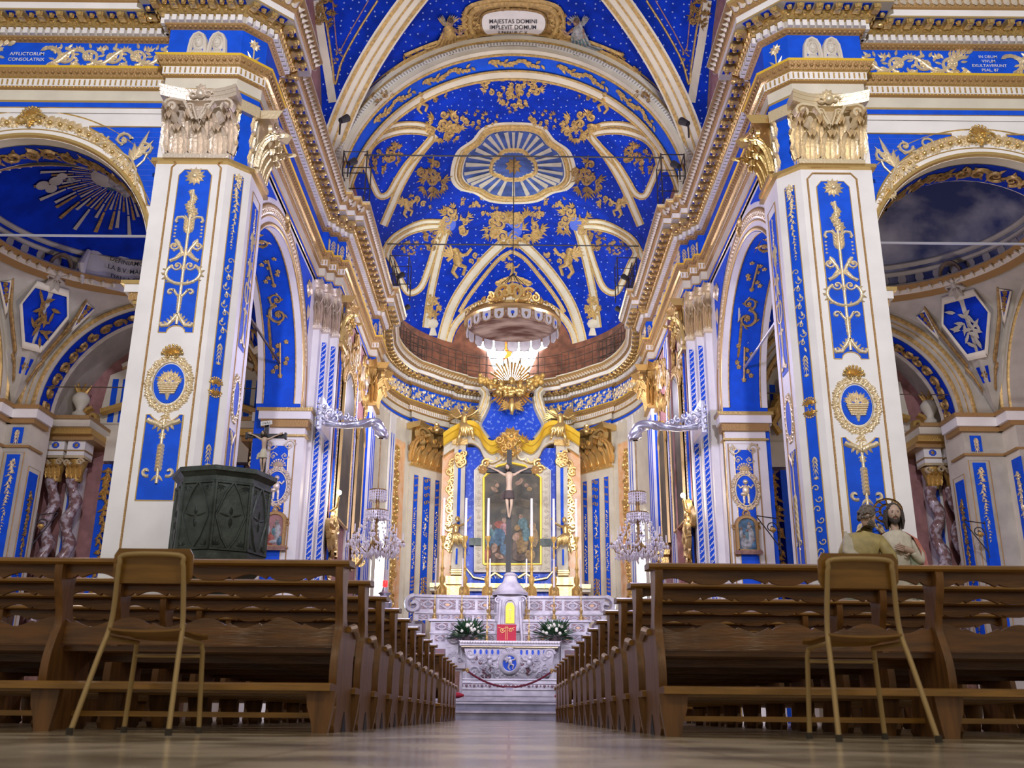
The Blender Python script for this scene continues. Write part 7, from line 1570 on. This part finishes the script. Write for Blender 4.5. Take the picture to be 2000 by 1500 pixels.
# ================================================================== SCHOOL CHAIRS
def chair(lab, loc):
    root = lthing('chair', lab, 'chair', loc, 'school chairs at the back'); r = .0125; w2 = .178
    mb = MB(); P = []
    for q in (-1, 1):
        side = [(q * (w2 + .045), -.17, 0), (q * (w2 + .012), -.05, .34), (q * w2, 0, .46), (q * (w2 - .008), .01, .56), (q * (w2 - .018), -.02, .74), (q * (w2 - .024), -.03, .79), (q * (w2 - .05), -.033, .832)]
        P.append(side)
    path = P[0] + list(reversed(P[1])); cp = []
    pts3 = [Vector(p) for p in path]
    for i in range(len(pts3) - 1):
        p0, p1, p2, p3 = pts3[max(0, i - 1)], pts3[i], pts3[i + 1], pts3[min(len(pts3) - 1, i + 2)]
        for k in range(5): t = k / 5; cp.append(.5 * ((2 * p1) + (p2 - p0) * t + (2 * p0 - 5 * p1 + 4 * p2 - p3) * t * t + (3 * p1 - p0 - 3 * p2 + p3) * t ** 3))
    cp.append(pts3[-1]); mb.tube(cp, r, 'beige_metal', 10); mb.build('back_frame', root, smooth=60)
    for q in (-1, 1):
        mb = MB(); mb.tube([(q * .165, .36, .445), (q * .172, .38, .40), (q * .19, .40, 0)], r, 'beige_metal', 10); mb.build('front_leg', root, smooth=60)
    mb = MB()
    for q in (-1, 1): mb.tube([(q * w2, .0, .44), (q * .165, .37, .44)], r * .9, 'beige_metal', 8)
    mb.tube([(-.168, .37, .375), (.168, .37, .375)], r * .75, 'beige_metal', 8); mb.build('seat_rail', root, smooth=60)
    def slab(mb, pts, th, m): mb.grid([[Vector(p) for p in row] for row in pts], m); mb.grid([[Vector(p) + Vector(th) for p in row] for row in pts], m); e = [pts[0], pts[-1]]; 
    mb = MB(); n = 12; rows = []
    for j in range(7):
        v = j / 6; z = .455 + .0 + (.012 * (abs(v - .45) * 2) ** 2) - (.02 * max(0, v - .85) / .15); hw = .195 + .012 * v - (.02 if j in (0, 6) else 0); rows.append([(-hw + 2 * hw * i / n, -.01 + .41 * v, z + .010 * (abs(i - n / 2) / (n / 2)) ** 2) for i in range(n + 1)])
    T_, B_ = [[Vector(p) + Vector((0, 0, .010)) for p in r_] for r_ in rows], [[Vector(p) for p in r_] for r_ in rows]; mb.grid(T_, 'plywood'); mb.grid(B_, 'plywood'); mb.grid([T_[0], B_[0]], 'plywood'); mb.grid([T_[-1], B_[-1]], 'plywood'); mb.grid([[a[0] for a in T_], [a[0] for a in B_]], 'plywood'); mb.grid([[a[-1] for a in T_], [a[-1] for a in B_]], 'plywood'); mb.build('seat', root, smooth=50)
    mb = MB(); hw = .195; z0, z1 = .70, .867; c_ = .03
    o = [(-hw + c_, z0), (hw - c_, z0), (hw - .008, z0 + .008), (hw, z0 + c_), (hw, z1 - c_), (hw - .008, z1 - .008), (hw - c_, z1), (-hw + c_, z1), (-hw + .008, z1 - .008), (-hw, z1 - c_), (-hw, z0 + c_), (-hw + .008, z0 + .008)]
    M = lambda u, v, w_: Vector((u, -.005 + w_ - (v - .8) * .12 + .6 * (.04 - u * u) * .25, v)); xs = [(-1 + 2 * i / 12) for i in range(13)]
    G_ = [[M(x * (hw - (.02 if j in (0, 5) else 0)), z0 + (z1 - z0) * j / 5, 0) for x in xs] for j in range(6)]; G2_ = [[p + Vector((0, .012, 0)) for p in r_] for r_ in G_]; mb.grid(G_, 'plywood'); mb.grid(G2_, 'plywood'); mb.grid([G_[0], G2_[0]], 'plywood'); mb.grid([G_[-1], G2_[-1]], 'plywood'); mb.grid([[a[0] for a in G_], [a[0] for a in G2_]], 'plywood'); mb.grid([[a[-1] for a in G_], [a[-1] for a in G2_]], 'plywood'); mb.build('backrest', root, smooth=50)
    for x, y in ((-(w2 + .045), -.17), (w2 + .045, -.17), (-.19, .40), (.19, .40)):
        mb = MB(); mb.tube([(x, y, 0), (x, y, .03)], r * 1.35, 'rubber', 8); mb.build('foot_cap', root)
    return root
c1 = chair('school chair with bent metal frame behind the pews, left of the aisle', (-1.76, 4.87, 0)); dup(c1, (1.70, 4.83, 0), 'school chair with bent metal frame behind the pews, right of the aisle')
# ================================================================== PULPIT
root = thing('pulpit', 'dark grey-green octagonal pulpit with lozenge relief panels on the left pier', 'pulpit', (-3.86, 12.95, 2.0)); c = Vector((-3.86, 12.95, 0)); r0 = .625
def octa(r, z, k): a = -pi / 2 + radians(6) + k * pi / 4; return c + Vector((r * cos(a), r * sin(a), z))
mb = MB()
for (ra, za, rb_, zb) in ((.58, 1.86, .60, 1.93), (.66, 1.93, .66, 2.0), (.62, 2.0, .62, 3.0), (.62, 3.0, .68, 3.06), (.69, 3.06, .69, 3.12), (.60, 1.86, .35, 1.6), (.35, 1.6, .16, 1.3), (.16, 1.3, .10, 1.0)):
    mb.grid([[octa(ra, za, k) for k in range(9)], [octa(rb_, zb, k) for k in range(9)]], 'bronze')
for ra, rb_, z in ((.60, .66, 1.93), (.66, .62, 2.0), (.68, .56, 3.12), (.68, .69, 3.06)): mb.grid([[octa(ra, z, k) for k in range(9)], [octa(rb_, z, k) for k in range(9)]], 'bronze')
mb.grid([[octa(.56, 3.12, k) for k in range(9)], [octa(.56, 2.1, k) for k in range(9)]], 'wood'); mb.build('body', root, smooth=20)
mb = MB(); mb.box(WM, -4.4, -4.0, 1.5, 3.0, 13.1, 13.6, 'bronze'); mb.build('wall_mount', root, smooth=0)
for k in range(8):
    a, b = octa(.62, 0, k), octa(.62, 0, k + 1); mid = (a + b) / 2; ux = (b - a).normalized(); nn = Vector((mid.x - c.x, mid.y - c.y, 0)).normalized(); M = FRM(mid, ux, nn); hw = (b - a).length / 2; mb = MB()
    for v in (2.06, 2.92): ridge(mb, M, [(-hw, v), (hw, v)], .022, 'bronze', h=1)
    for q in (-1, 1):
        ridge(mb, M, [(q * (hw - .02), 2.06), (q * (hw - .02), 2.92)], .02, 'bronze', h=1); ridge(mb, M, [(q * .0, 2.93), (q * .09, 2.78), (q * .19, 2.49), (q * .09, 2.2), (0, 2.06)], .017, 'bronze', h=1.2)
        leaf(mb, M, 0, 2.48, (0 if q > 0 else pi) + q * .25, .15, .055, 'bronze', .28); leaf(mb, M, 0, 2.49, pi / 2, .12, .06, 'bronze', .28); leaf(mb, M, 0, 2.47, -pi / 2, .14, .06, 'bronze', .28)
        for v, u in ((2.1, 1), (2.88, -1)): fleur(mb, M, q * .16, v, .09, 'bronze', u)
    mb.build('relief_panel', root, smooth=50)
corpus('pulpit_crucifix', 'small crucifix with pale figure standing on the rim of the pulpit', (-3.40, 13.1, 3.74), .50, (.66, .22, .27, .028), inri=True)
# ================================================================== STATUE GROUP
o = (4.98, 12.85, .80); root = thing('statue_group', 'painted statue group of a bearded man with halo and a stooping man touching his chest', 'statue', (4.98, 12.85, 0))
mb = MB(); mb.box(WM, 4.4, 5.55, 0, .79, 12.45, 13.3, 'wood'); mb.box(WM, 4.35, 5.6, .79, .87, 12.4, 13.35, 'wood_top'); mb.build('pedestal', root, smooth=0)
S = 1.1; T = XF((5.12, 13.0, .87), S)
def robe(mb, T, prof, m, folds=9, amp=.08, a0=0, a1=2 * pi, n=54, ph=0, cx_=0, cy_=0):
    mb.grid([[T(cx_ + lx + rx * cos(a) * (1 + amp * f * sin(a * folds + ph + z * 2)), cy_ + ly + ry * sin(a) * (1 + amp * f * sin(a * folds + ph + z * 2)), z) for a in [a0 + (a1 - a0) * i / n for i in range(n + 1)]] for (z, rx, ry, lx, ly, f) in prof], m)
mb = MB(); robe(mb, T, [(0, .27, .22, 0, 0, 1), (.35, .22, .18, 0, 0, 1), (.7, .18, .15, 0, 0, 1), (.95, .17, .14, 0, 0, .6), (1.0, .155, .13, 0, 0, .2), (1.06, .17, .14, 0, 0, .5), (1.25, .20, .14, 0, 0, .5), (1.38, .20, .12, 0, 0, .3), (1.43, .13, .09, 0, 0, 0), (1.455, .07, .07, 0, 0, 0)], 'robe_cream'); mb.lathe(T(0, 0, 1.0), [(.165 * S, -.02), (.172 * S, 0), (.165 * S, .02)], 'robe_olive', 24, sy=.85)
for k in range(0): mb.tube([T(-.10 + .035 * k, -.125, 1.38 - .02 * abs(k - 3)), T(-.06 + .02 * k, -.15, 1.2), T(-.03 + .01 * k, -.13, 1.02)], [.008, .013, .008], 'robe_cream', 5)
mb.build('tunic', root, smooth=80)
mb = MB(); v, f = skin([(0, 0, 1.35), (0, 0, 1.43), (0, -.01, 1.52), (0, -.01, 1.58)], [(0, 1), (1, 2), (2, 3)], [.07, .06, .05, .045]); mb.add([T(*p) for p in v], f, 'flesh')
v, f = skin([(.17, .0, 1.36), (.26, -.03, 1.16), (.22, -.13, 1.06), (.10, -.19, 1.17)], [(0, 1), (1, 2), (2, 3)], [.075, .065, .05, .033]); mb.add([T(*p) for p in v], f, 'robe_cream'); v, f = skin([(-.17, .0, 1.36), (-.25, .0, 1.16), (-.18, -.1, .98)], [(0, 1), (1, 2)], [.075, .065, .05]); mb.add([T(*p) for p in v], f, 'robe_cream')
hand(mb, T, (.05, -.185, 1.20), (-.95, -.05, .3), (0, -1, .1), .085, 'flesh', -1, .15)
mb.add([T(-.06, -.148, 1.2), T(-.02, -.158, 1.3), T(.03, -.155, 1.2), T(-.02, -.16, 1.14)], [(0, 1, 2, 3)], 'flesh'); head(mb, T, (0, -.03, 1.66), .098, 'flesh', 'hair', True, -.15, .12, True); mb.build('standing_figure', root, smooth=70)
mb = MB(); robe(mb, T, [(0, .38, .28, 0, .02, 1), (.5, .36, .24, 0, .02, 1), (.95, .34, .21, .01, .02, 1), (1.2, .315, .18, .01, .01, .6), (1.36, .255, .15, 0, .01, .3), (1.43, .16, .10, 0, .02, .1), (1.45, .10, .09, 0, .02, 0)], 'robe_red', 7, .07, -.80, pi * .95); robe(mb, T, [(0, .32, .27, 0, .02, 1), (.5, .29, .23, 0, .02, 1), (.95, .27, .20, 0, .02, 1), (1.15, .26, .17, 0, .01, .6)], 'robe_green', 9, .08, -1.2, -.55, 14); mb.build('cloak', root, smooth=80)
mb = MB(); hc = T(0, .10, 1.72); d = Vector((0, -.35, .94)); 
Mh = lambda u, v, w_: hc + Vector((u * .155, -.03 * v + w_ + .05, v * .125 + .01))
for R_ in (1.0, .55): ridge(mb, Mh, [(1.25 * R_ * cos(2 * pi * i / 36), 1.25 * R_ * sin(2 * pi * i / 36)) for i in range(37)], .11, 'dark_ochre', h=.2)
for k in range(12): a = 2 * pi * k / 12; ridge(mb, Mh, [(.6 * cos(a), .6 * sin(a)), (1.22 * cos(a + .15), 1.22 * sin(a + .15))], .07, 'dark_ochre', h=.2)
mb.build('halo', root)
T2 = XF((4.60, 12.72, .87), S); mb = MB()
J = [(-.04, 0, .75, .15), (-.05, -.02, .98, .16), (-.02, -.03, 1.2, .19), (.02, -.03, 1.36, .12), (.05, -.03, 1.46, .06), (-.20, -.05, 1.30, .085), (.17, -.07, 1.28, .09), (.24, -.15, 1.06, .08), (.30, -.04, .98, .055), (.28, .08, 1.08, .035), (-.26, .02, 1.1, .08), (-.22, .16, .95, .05)]
E = [(0, 1), (1, 2), (2, 3), (3, 4), (2, 5), (2, 6), (6, 7), (7, 8), (8, 9), (5, 10), (10, 11)]
body_mb(mb, J, E, 'robe_olive', T2, 1); hand(mb, T2, (.27, .12, 1.12), (.4, .5, .3), (0, -1, .2), .08, 'flesh', 1, .3); head(mb, T2, (.06, -.02, 1.57), .10, 'flesh', 'grey_hair', True, 1.9, .35, False)
for k in range(0): mb.tube([T2(-.16 + .035 * k, -.19, 1.36), T2(-.17 + .03 * k, -.225 , 1.15), T2(-.13 + .02 * k, -.19, .9)], [.008, .014, .008], 'robe_olive', 5)
mb.build('stooping_figure', root, smooth=80)
mb = MB(); robe(mb, T2, [(0, .28, .25, -.02, 0, 1), (.4, .24, .2, -.03, 0, 1), (.8, .21, .19, -.05, 0, 1), (.92, .20, .19, -.05, 0, .6), (1.02, .16, .16, -.05, 0, .4)], 'robe_green', 8, .08)
for k in range(5): mb.tube([T2(-.24 + .01 * k, -.08 - .01 * k, 1.38 - .02 * k), T2(-.28 + .02 * k, -.12, 1.15), T2(-.18 + .03 * k, -.2, .98), T2(.08 + .02 * k, -.21, .93 - .02 * k)], [.02, .035, .035, .02], 'robe_cream', 7)
mb.build('mantle', root, smooth=80)
# ================================================================== SILVER ARMS AND CRYSTAL CHANDELIERS
def octahedron(mb, p, r, h, m): p = Vector(p); mb.add([p + Vector(d) for d in ((r, 0, 0), (0, r, 0), (-r, 0, 0), (0, -r, 0), (0, 0, h), (0, 0, -h * 1.4))], [(0, 1, 4), (1, 2, 4), (2, 3, 4), (3, 0, 4), (1, 0, 5), (2, 1, 5), (3, 2, 5), (0, 3, 5)], m)
def chandelier(label, loc, drop_):
    root = lthing('chandelier', label, 'chandelier', loc, 'crystal chandeliers of the chancel'); r = random.Random(5)
    mb = MB(); mb.lathe((0, 0, 0), [(.03, -.02), (.11, .05), (.15, .12), (.08, .2), (.035, .28), (.03, .6), (.06, .66), (.12, .74), (.13, .8), (.05, .88), (.03, 1.1), (.06, 1.18), (.02, 1.26), (.012, 1.4), (.012, 1.48 + drop_)], 'dark_ochre', 14); mb.build('stem', root, smooth=60)
    for (R, z) in ((.17, 1.25), (.22, .82)):
        mb = MB(); mb.tube([(R * cos(2 * pi * i / 24), R * sin(2 * pi * i / 24), z) for i in range(25)], .014, 'dark_ochre', 6)
        for k in range(6): a = 2 * pi * k / 6; mb.tube([(0, 0, z), (R * cos(a), R * sin(a), z)], .008, 'dark_ochre', 5)
        mb.build('ring', root)
    for k in range(12):
        a = 2 * pi * k / 12; up = k % 2; R = .56 if not up else .46; z1 = .22 if not up else .36; c_, s_ = cos(a), sin(a); mb = MB()
        P = [(.06, .18), (.16, .02), (.30, -.06), (R - .08, .02), (R, z1 - .06)]; mb.tube([(u * c_, u * s_, v) for u, v in P], [.012, .012, .011, .010, .009], 'dark_ochre', 6); mb.lathe((R * c_, R * s_, z1 - .06), [(.01, 0), (.045, .015), (.02, .03), (.018, .05)], 'dark_ochre', 10); ar = mb.build('arm', root, smooth=60)
        mb = MB(); mb.tube([(R * c_, R * s_, z1 - .02), (R * c_, R * s_, z1 + .15)], .012, 'candle', 8); mb.build('candle', ar)
    mb = MB()
    for (R, z, n_, l) in ((.17, 1.25, 22, 4), (.22, .82, 30, 3), (.15, .74, 16, 2)):
        for k in range(n_):
            a = 2 * pi * k / n_
            for j in range(l): octahedron(mb, (R * cos(a), R * sin(a), z - .03 - .055 * j), .024, .032, 'crystal')
    for k in range(12):
        a = 2 * pi * k / 12; up = k % 2; R = .56 if not up else .46; z1 = .22 if not up else .36
        for j in range(5): b = 2 * pi * j / 5; octahedron(mb, (R * cos(a) + .04 * cos(b), R * sin(a) + .04 * sin(b), z1 - .09), .02, .045, 'crystal')
        for t in range(9):                               # swags from crown to arms
            u = t / 8; q = .22 + (R - .22) * u; octahedron(mb, (q * cos(a), q * sin(a), .8 * (1 - u) ** 1.6 + (z1 + .0) * u - .04), .024, .032, 'crystal')
        for t in range(7): b = a + 2 * pi / 12 * t / 7; q = .50 - .03 * sin(pi * t / 7); octahedron(mb, (q * cos(b), q * sin(b), .22 - .13 * sin(pi * t / 7)), .024, .032, 'crystal')
        for t in range(5): q = .1 + .09 * t; octahedron(mb, (q * cos(a), q * sin(a), -.02 - .06 * (t % 2)), .022, .05, 'crystal')
    for k in range(160): a = r.random() * 6.28; q = .5 * sqrt(r.random()); octahedron(mb, (q * cos(a), q * sin(a), -.12 + .25 * r.random()), .022, .04, 'crystal')
    o = mb.build('crystal_drops', root, smooth=0); o['kind'] = 'stuff'; return root
cz = 3.25; ch = chandelier('crystal chandelier hanging from the left silver arm over the chancel steps', (-2.76, 20.0, cz), 5.62 - cz - 1.4); dup(ch, (2.62, 20.0, cz), 'crystal chandelier hanging from the right silver arm over the chancel steps')
for s in (-1, 1):
    xe = -2.76 if s < 0 else 2.62; t = thing('lamp_arm', 'twisted silver arm with foliage scroll reaching out from the %s pilaster' % SN[s], 'bracket', (s * 4.1, 20.2, 6.0)); mb = MB(); n = 60; rows = []
    ctrl = [(3.95, 5.92), (3.6, 5.90), (3.2, 5.93), (2.95, 5.97), (abs(xe) + .08, 5.90), (abs(xe), 5.72), (abs(xe) - .0, 5.62)]; cc = cr(ctrl, 10); m_ = len(cc)
    for i, (x, z) in enumerate(cc):
        u = i / (m_ - 1); r = (.05 + .10 * u) if u < .93 else .15 * (1 - (u - .93) * 9); a, b = cc[max(0, i - 1)], cc[min(m_ - 1, i + 1)]; dx, dz = b[0] - a[0], b[1] - a[1]; L = sqrt(dx * dx + dz * dz) or 1
        rows.append([Vector((s * (x - dz / L * r * k_ * cos(th)), 20.0 + r * k_ * sin(th), z + dx / L * r * k_ * cos(th))) for th, k_ in [(2 * pi * j / 24, 1 + .12 * cos(4 * (2 * pi * j / 24) + u * 30)) for j in range(24)]])
    mb.grid(rows, 'silver', True); mb.build('twisted_horn', t, smooth=80)
    mb = MB(); Ms2 = FRM((0, 19.97, 0), (s, 0, 0), (0, -1, 0))
    ridge(mb, Ms2, [(3.5, 5.9), (3.75, 5.93)] + spiral(3.86, 6.14, .17, -pi / 2, 1.4, 1 , 18), .035, 'silver', .02, 1.5)
    for k, (x, z, r) in enumerate(((3.86, 6.14, .10), (3.66, 6.16, .09), (3.52, 6.08, .08), (3.4, 6.02, .06), (3.98, 6.3, .09), (4.02, 5.95, .07), (3.3, 5.99, .05), (4.04, 6.12, .08), (3.75, 6.02, .08))): scroll(mb, lambda u, v, w_: Ms2(u, v, w_ + .02), x, z, r, k, (-1) ** k, 'silver', .2, 1.2, 4)
    for k in range(9): leaf(mb, Ms2, 3.9 - .07 * k, 5.98, pi / 2 + .5 - .1 * k, .22 - .012 * k, .07, 'silver', .8)
    for k in range(9): leaf(mb, lambda u, v, w_: Ms2(u, v, w_ + .03), 4.05, 5.85 + .06 * k, (k % 2) * 3 + .4, .12, .06, 'silver', .8)
    mb.build('foliage_scroll', t, smooth=60)
    mb = MB(); mb.box(WM, s * 4.02, s * 4.12, 5.8, 6.5, 19.92, 20.86, 'silver'); mb.build('wall_plate', t, smooth=0)
# ================================================================== STATIONS OF THE CROSS, LAMP BRACKETS
for s in (-1, 1):
    t = thing('framed_relief', ('small arched framed scene with red and grey figures on the left jamb behind the pulpit', 'small arched framed scene with bluish figures on the right jamb')[s > 0], 'picture', (s * 4.86, 19.93, 3.3)); J = FRM((s * 4.82, 19.92, 0), (1, 0, 0), (0, -1, 0)); z0 = 3.30; mb = MB()
    ar = [(-.20, z0), (.20, z0), (.20, z0 + .52)] + [(.20 * cos(pi * i / 10), z0 + .52 + .17 * sin(pi * i / 10)) for i in range(1, 10)] + [(-.20, z0 + .52)]
    ridge(mb, J, ar + [ar[0]], .05, 'rope_gold', h=1.4); mb.box(J, -.27, .27, z0 - .08, z0, 0, .1, 'brown_marble')
    for q in (-1, 1): scroll(mb, J, q * .22, z0 - .04, .07, 0, q, 'rope_gold', .2); scroll(mb, J, q * .24, z0 + .5, .08, 1, q, 'rope_gold', .2)
    scroll(mb, J, 0, z0 + .76, .08, 0, 1, 'rope_gold', .2); mb.build('frame', t, smooth=60); mb = MB(); mb.prism(J, ar, 0, .03, 'pink_wall' if s < 0 else 'paint_blue'); Jo = lambda u, v, w_: J(u, v, w_ + .032)
    for k, (x, z, a, b, m) in enumerate(((-.06, .15, .09, .13, 'paint_red' if s < 0 else 'paint_grey'), (.07, .28, .07, .2, 'paint_grey'), (.05, .48, .05, .06, 'paint_grey'), (.12, .12, .06, .1, 'paint_blue'), (-.12, .32, .04, .12, 'paint_grey'), (-.02, .1, .1, .05, 'paint_grey'), (.0, .3, .06, .1, 'paint_teal'))): dome(mb, Jo, x, z0 + z, a, m, 10, .25, b); dome(mb, Jo, x, z0 + z + b + .01, .03, 'paint_skin', 8, .5)
    mb.build('relief_scene', t, smooth=60)
    for x, y, lab in ((s * 5.4, 19.6, 'by the %s side arch'), (s * 9.7, 19.9, 'on the outer pier of the %s chapel')):
        t = thing('iron_bracket', 'black wrought iron scroll bracket ' + lab % SN[s], 'bracket', (x, y, 3.6)); M = FRM((x, y, 0), (s if x * s > 7 else 1 * s, 0, 0), (0, -1, 0)); mb = MB(); R_ = .012
        mb.tube([M(0, 3.2, 0), M(0, 3.95, 0)], R_, 'iron', 6); mb.tube([M(0, 3.9, 0), M(-.45, 3.95, .05)], R_, 'iron', 6); mb.tube([M(0, 3.3, 0), M(-.2, 3.6, 0), M(-.45, 3.93, .05)], R_, 'iron', 6)
        mb.tube([M(p[0] - .15, p[1] + 3.72, 0) for p in spiral(0, 0, .12, 0, 1.4, 1, 16)], R_, 'iron', 5); mb.lathe(M(-.15, 3.65, .08), [(.01, -.05), (.07, 0), (.05, .05)], 'old_gold', 10); mb.build('scroll', t)
# ================================================================== CHANCEL FURNITURE
for s in (-1, 1):
    x0 = 1.02 if s < 0 else 1.06; t = thing('altar_rail_pedestal', 'white marble rail pedestal with brown inlay %s of the chancel steps' % SN[s], 'pedestal', (s * 1.3, 22.9, .42)); mb = MB(); a, b = s * x0, s * (x0 + .9); a, b = min(a, b), max(a, b)
    mb.box(WM, a, b, .42, .52, 22.7, 23.2, 'marble'); mb.box(WM, a + .04, b - .04, .52, 1.08, 22.76, 23.14, 'marble'); mb.box(WM, a - .03, b + .03, 1.08, 1.2, 22.66, 23.24, 'marble'); mb.build('body', t, smooth=0); mb = MB(); mb.box(FRM(((a + b) / 2, 22.76, 0), (1, 0, 0), (0, -1, 0)), -.36, .36, .58, 1.02, 0, .008, 'brown_marble'); mb.build('inlay', t)
    t = thing('kneeling_cushion', 'crimson kneeling cushion on the %s end of the chancel step' % SN[s], 'cushion', (s * 1.8, 22.25, .42)); mb = MB(); xa, xb = s * .98, s * 2.7; mb.grid([[Vector((xa + (xb - xa) * i / 16, 22.2 + .2 * cos(2 * pi * j / 12) * k_, .50 + .07 * sin(2 * pi * j / 12) * k_)) for j in range(13)] for i, k_ in [(i, (.3 if i in (0, 16) else .85 if i in (1, 15) else 1)) for i in range(17)]], 'red_velvet'); mb.build('padding', t, smooth=80)
    t = thing('rail_hook', 'small gilt hook holding the crimson rope on the %s pedestal' % SN[s], 'hook', (s * .96, 22.7, 1.1)); mb = MB(); mb.tube([(s * 1.04, 22.78, 1.04), (s * .96, 22.72, 1.06), (s * .92, 22.70, 1.0)], .03, 'gold', 8); mb.ball((s * .94, 22.7, 1.05), .045, 'gold', 8); mb.build('hook', t)
t = thing('barrier_rope', 'crimson rope sagging across the chancel entrance with a small white card', 'rope', (0, 22.7, .7)); mb = MB(); mb.tube([(-.94 + 1.88 * i / 24, 22.7, 1.03 - .34 * (1 - ((i - 12) / 12) ** 2)) for i in range(25)], .022, 'rope_red', 8); mb.build('rope', t); mb = MB(); mb.box(FRM((.0, 22.66, 0), (1, 0, 0), (0, -1, 0)), -.11, .11, .60, .68, 0, .006, 'candle')
for k in range(2): mb.box(FRM((.0, 22.66, 0), (1, 0, 0), (0, -1, 0)), -.08, .08, .655 - .03 * k, .662 - .03 * k, .006, .008, 'stripe_blue')
mb.build('card', t)
t = thing('sanctuary_lamp', 'tall silver sanctuary lamp with red glass beside the left choir stall', 'lamp', (-3.02, 24.0, .42)); mb = MB(); mb.lathe((-3.02, 24.0, 0), [(.22, .42), (.2, .48), (.04, .55), (.03, 2.3), (.06, 2.36), (.16, 2.5), (.2, 2.62), (.17, 2.7), (.08, 2.74), (.12, 2.82), (.17, 2.86), (.08, 2.9), (.05, 3.0)], 'silver', 16); mb.build('stand', t); mb = MB(); mb.lathe((-3.02, 24.0, 3.0), [(.04, 0), (.06, .04), (.06, .14), (.05, .16)], 'red_glass', 12); mb.build('red_glass', t)
mb = MB(); mb.tube([(-3.02, 24, 3.16), (-3.02, 24, 3.42)], .045, 'candle', 10); mb.build('candle', t)
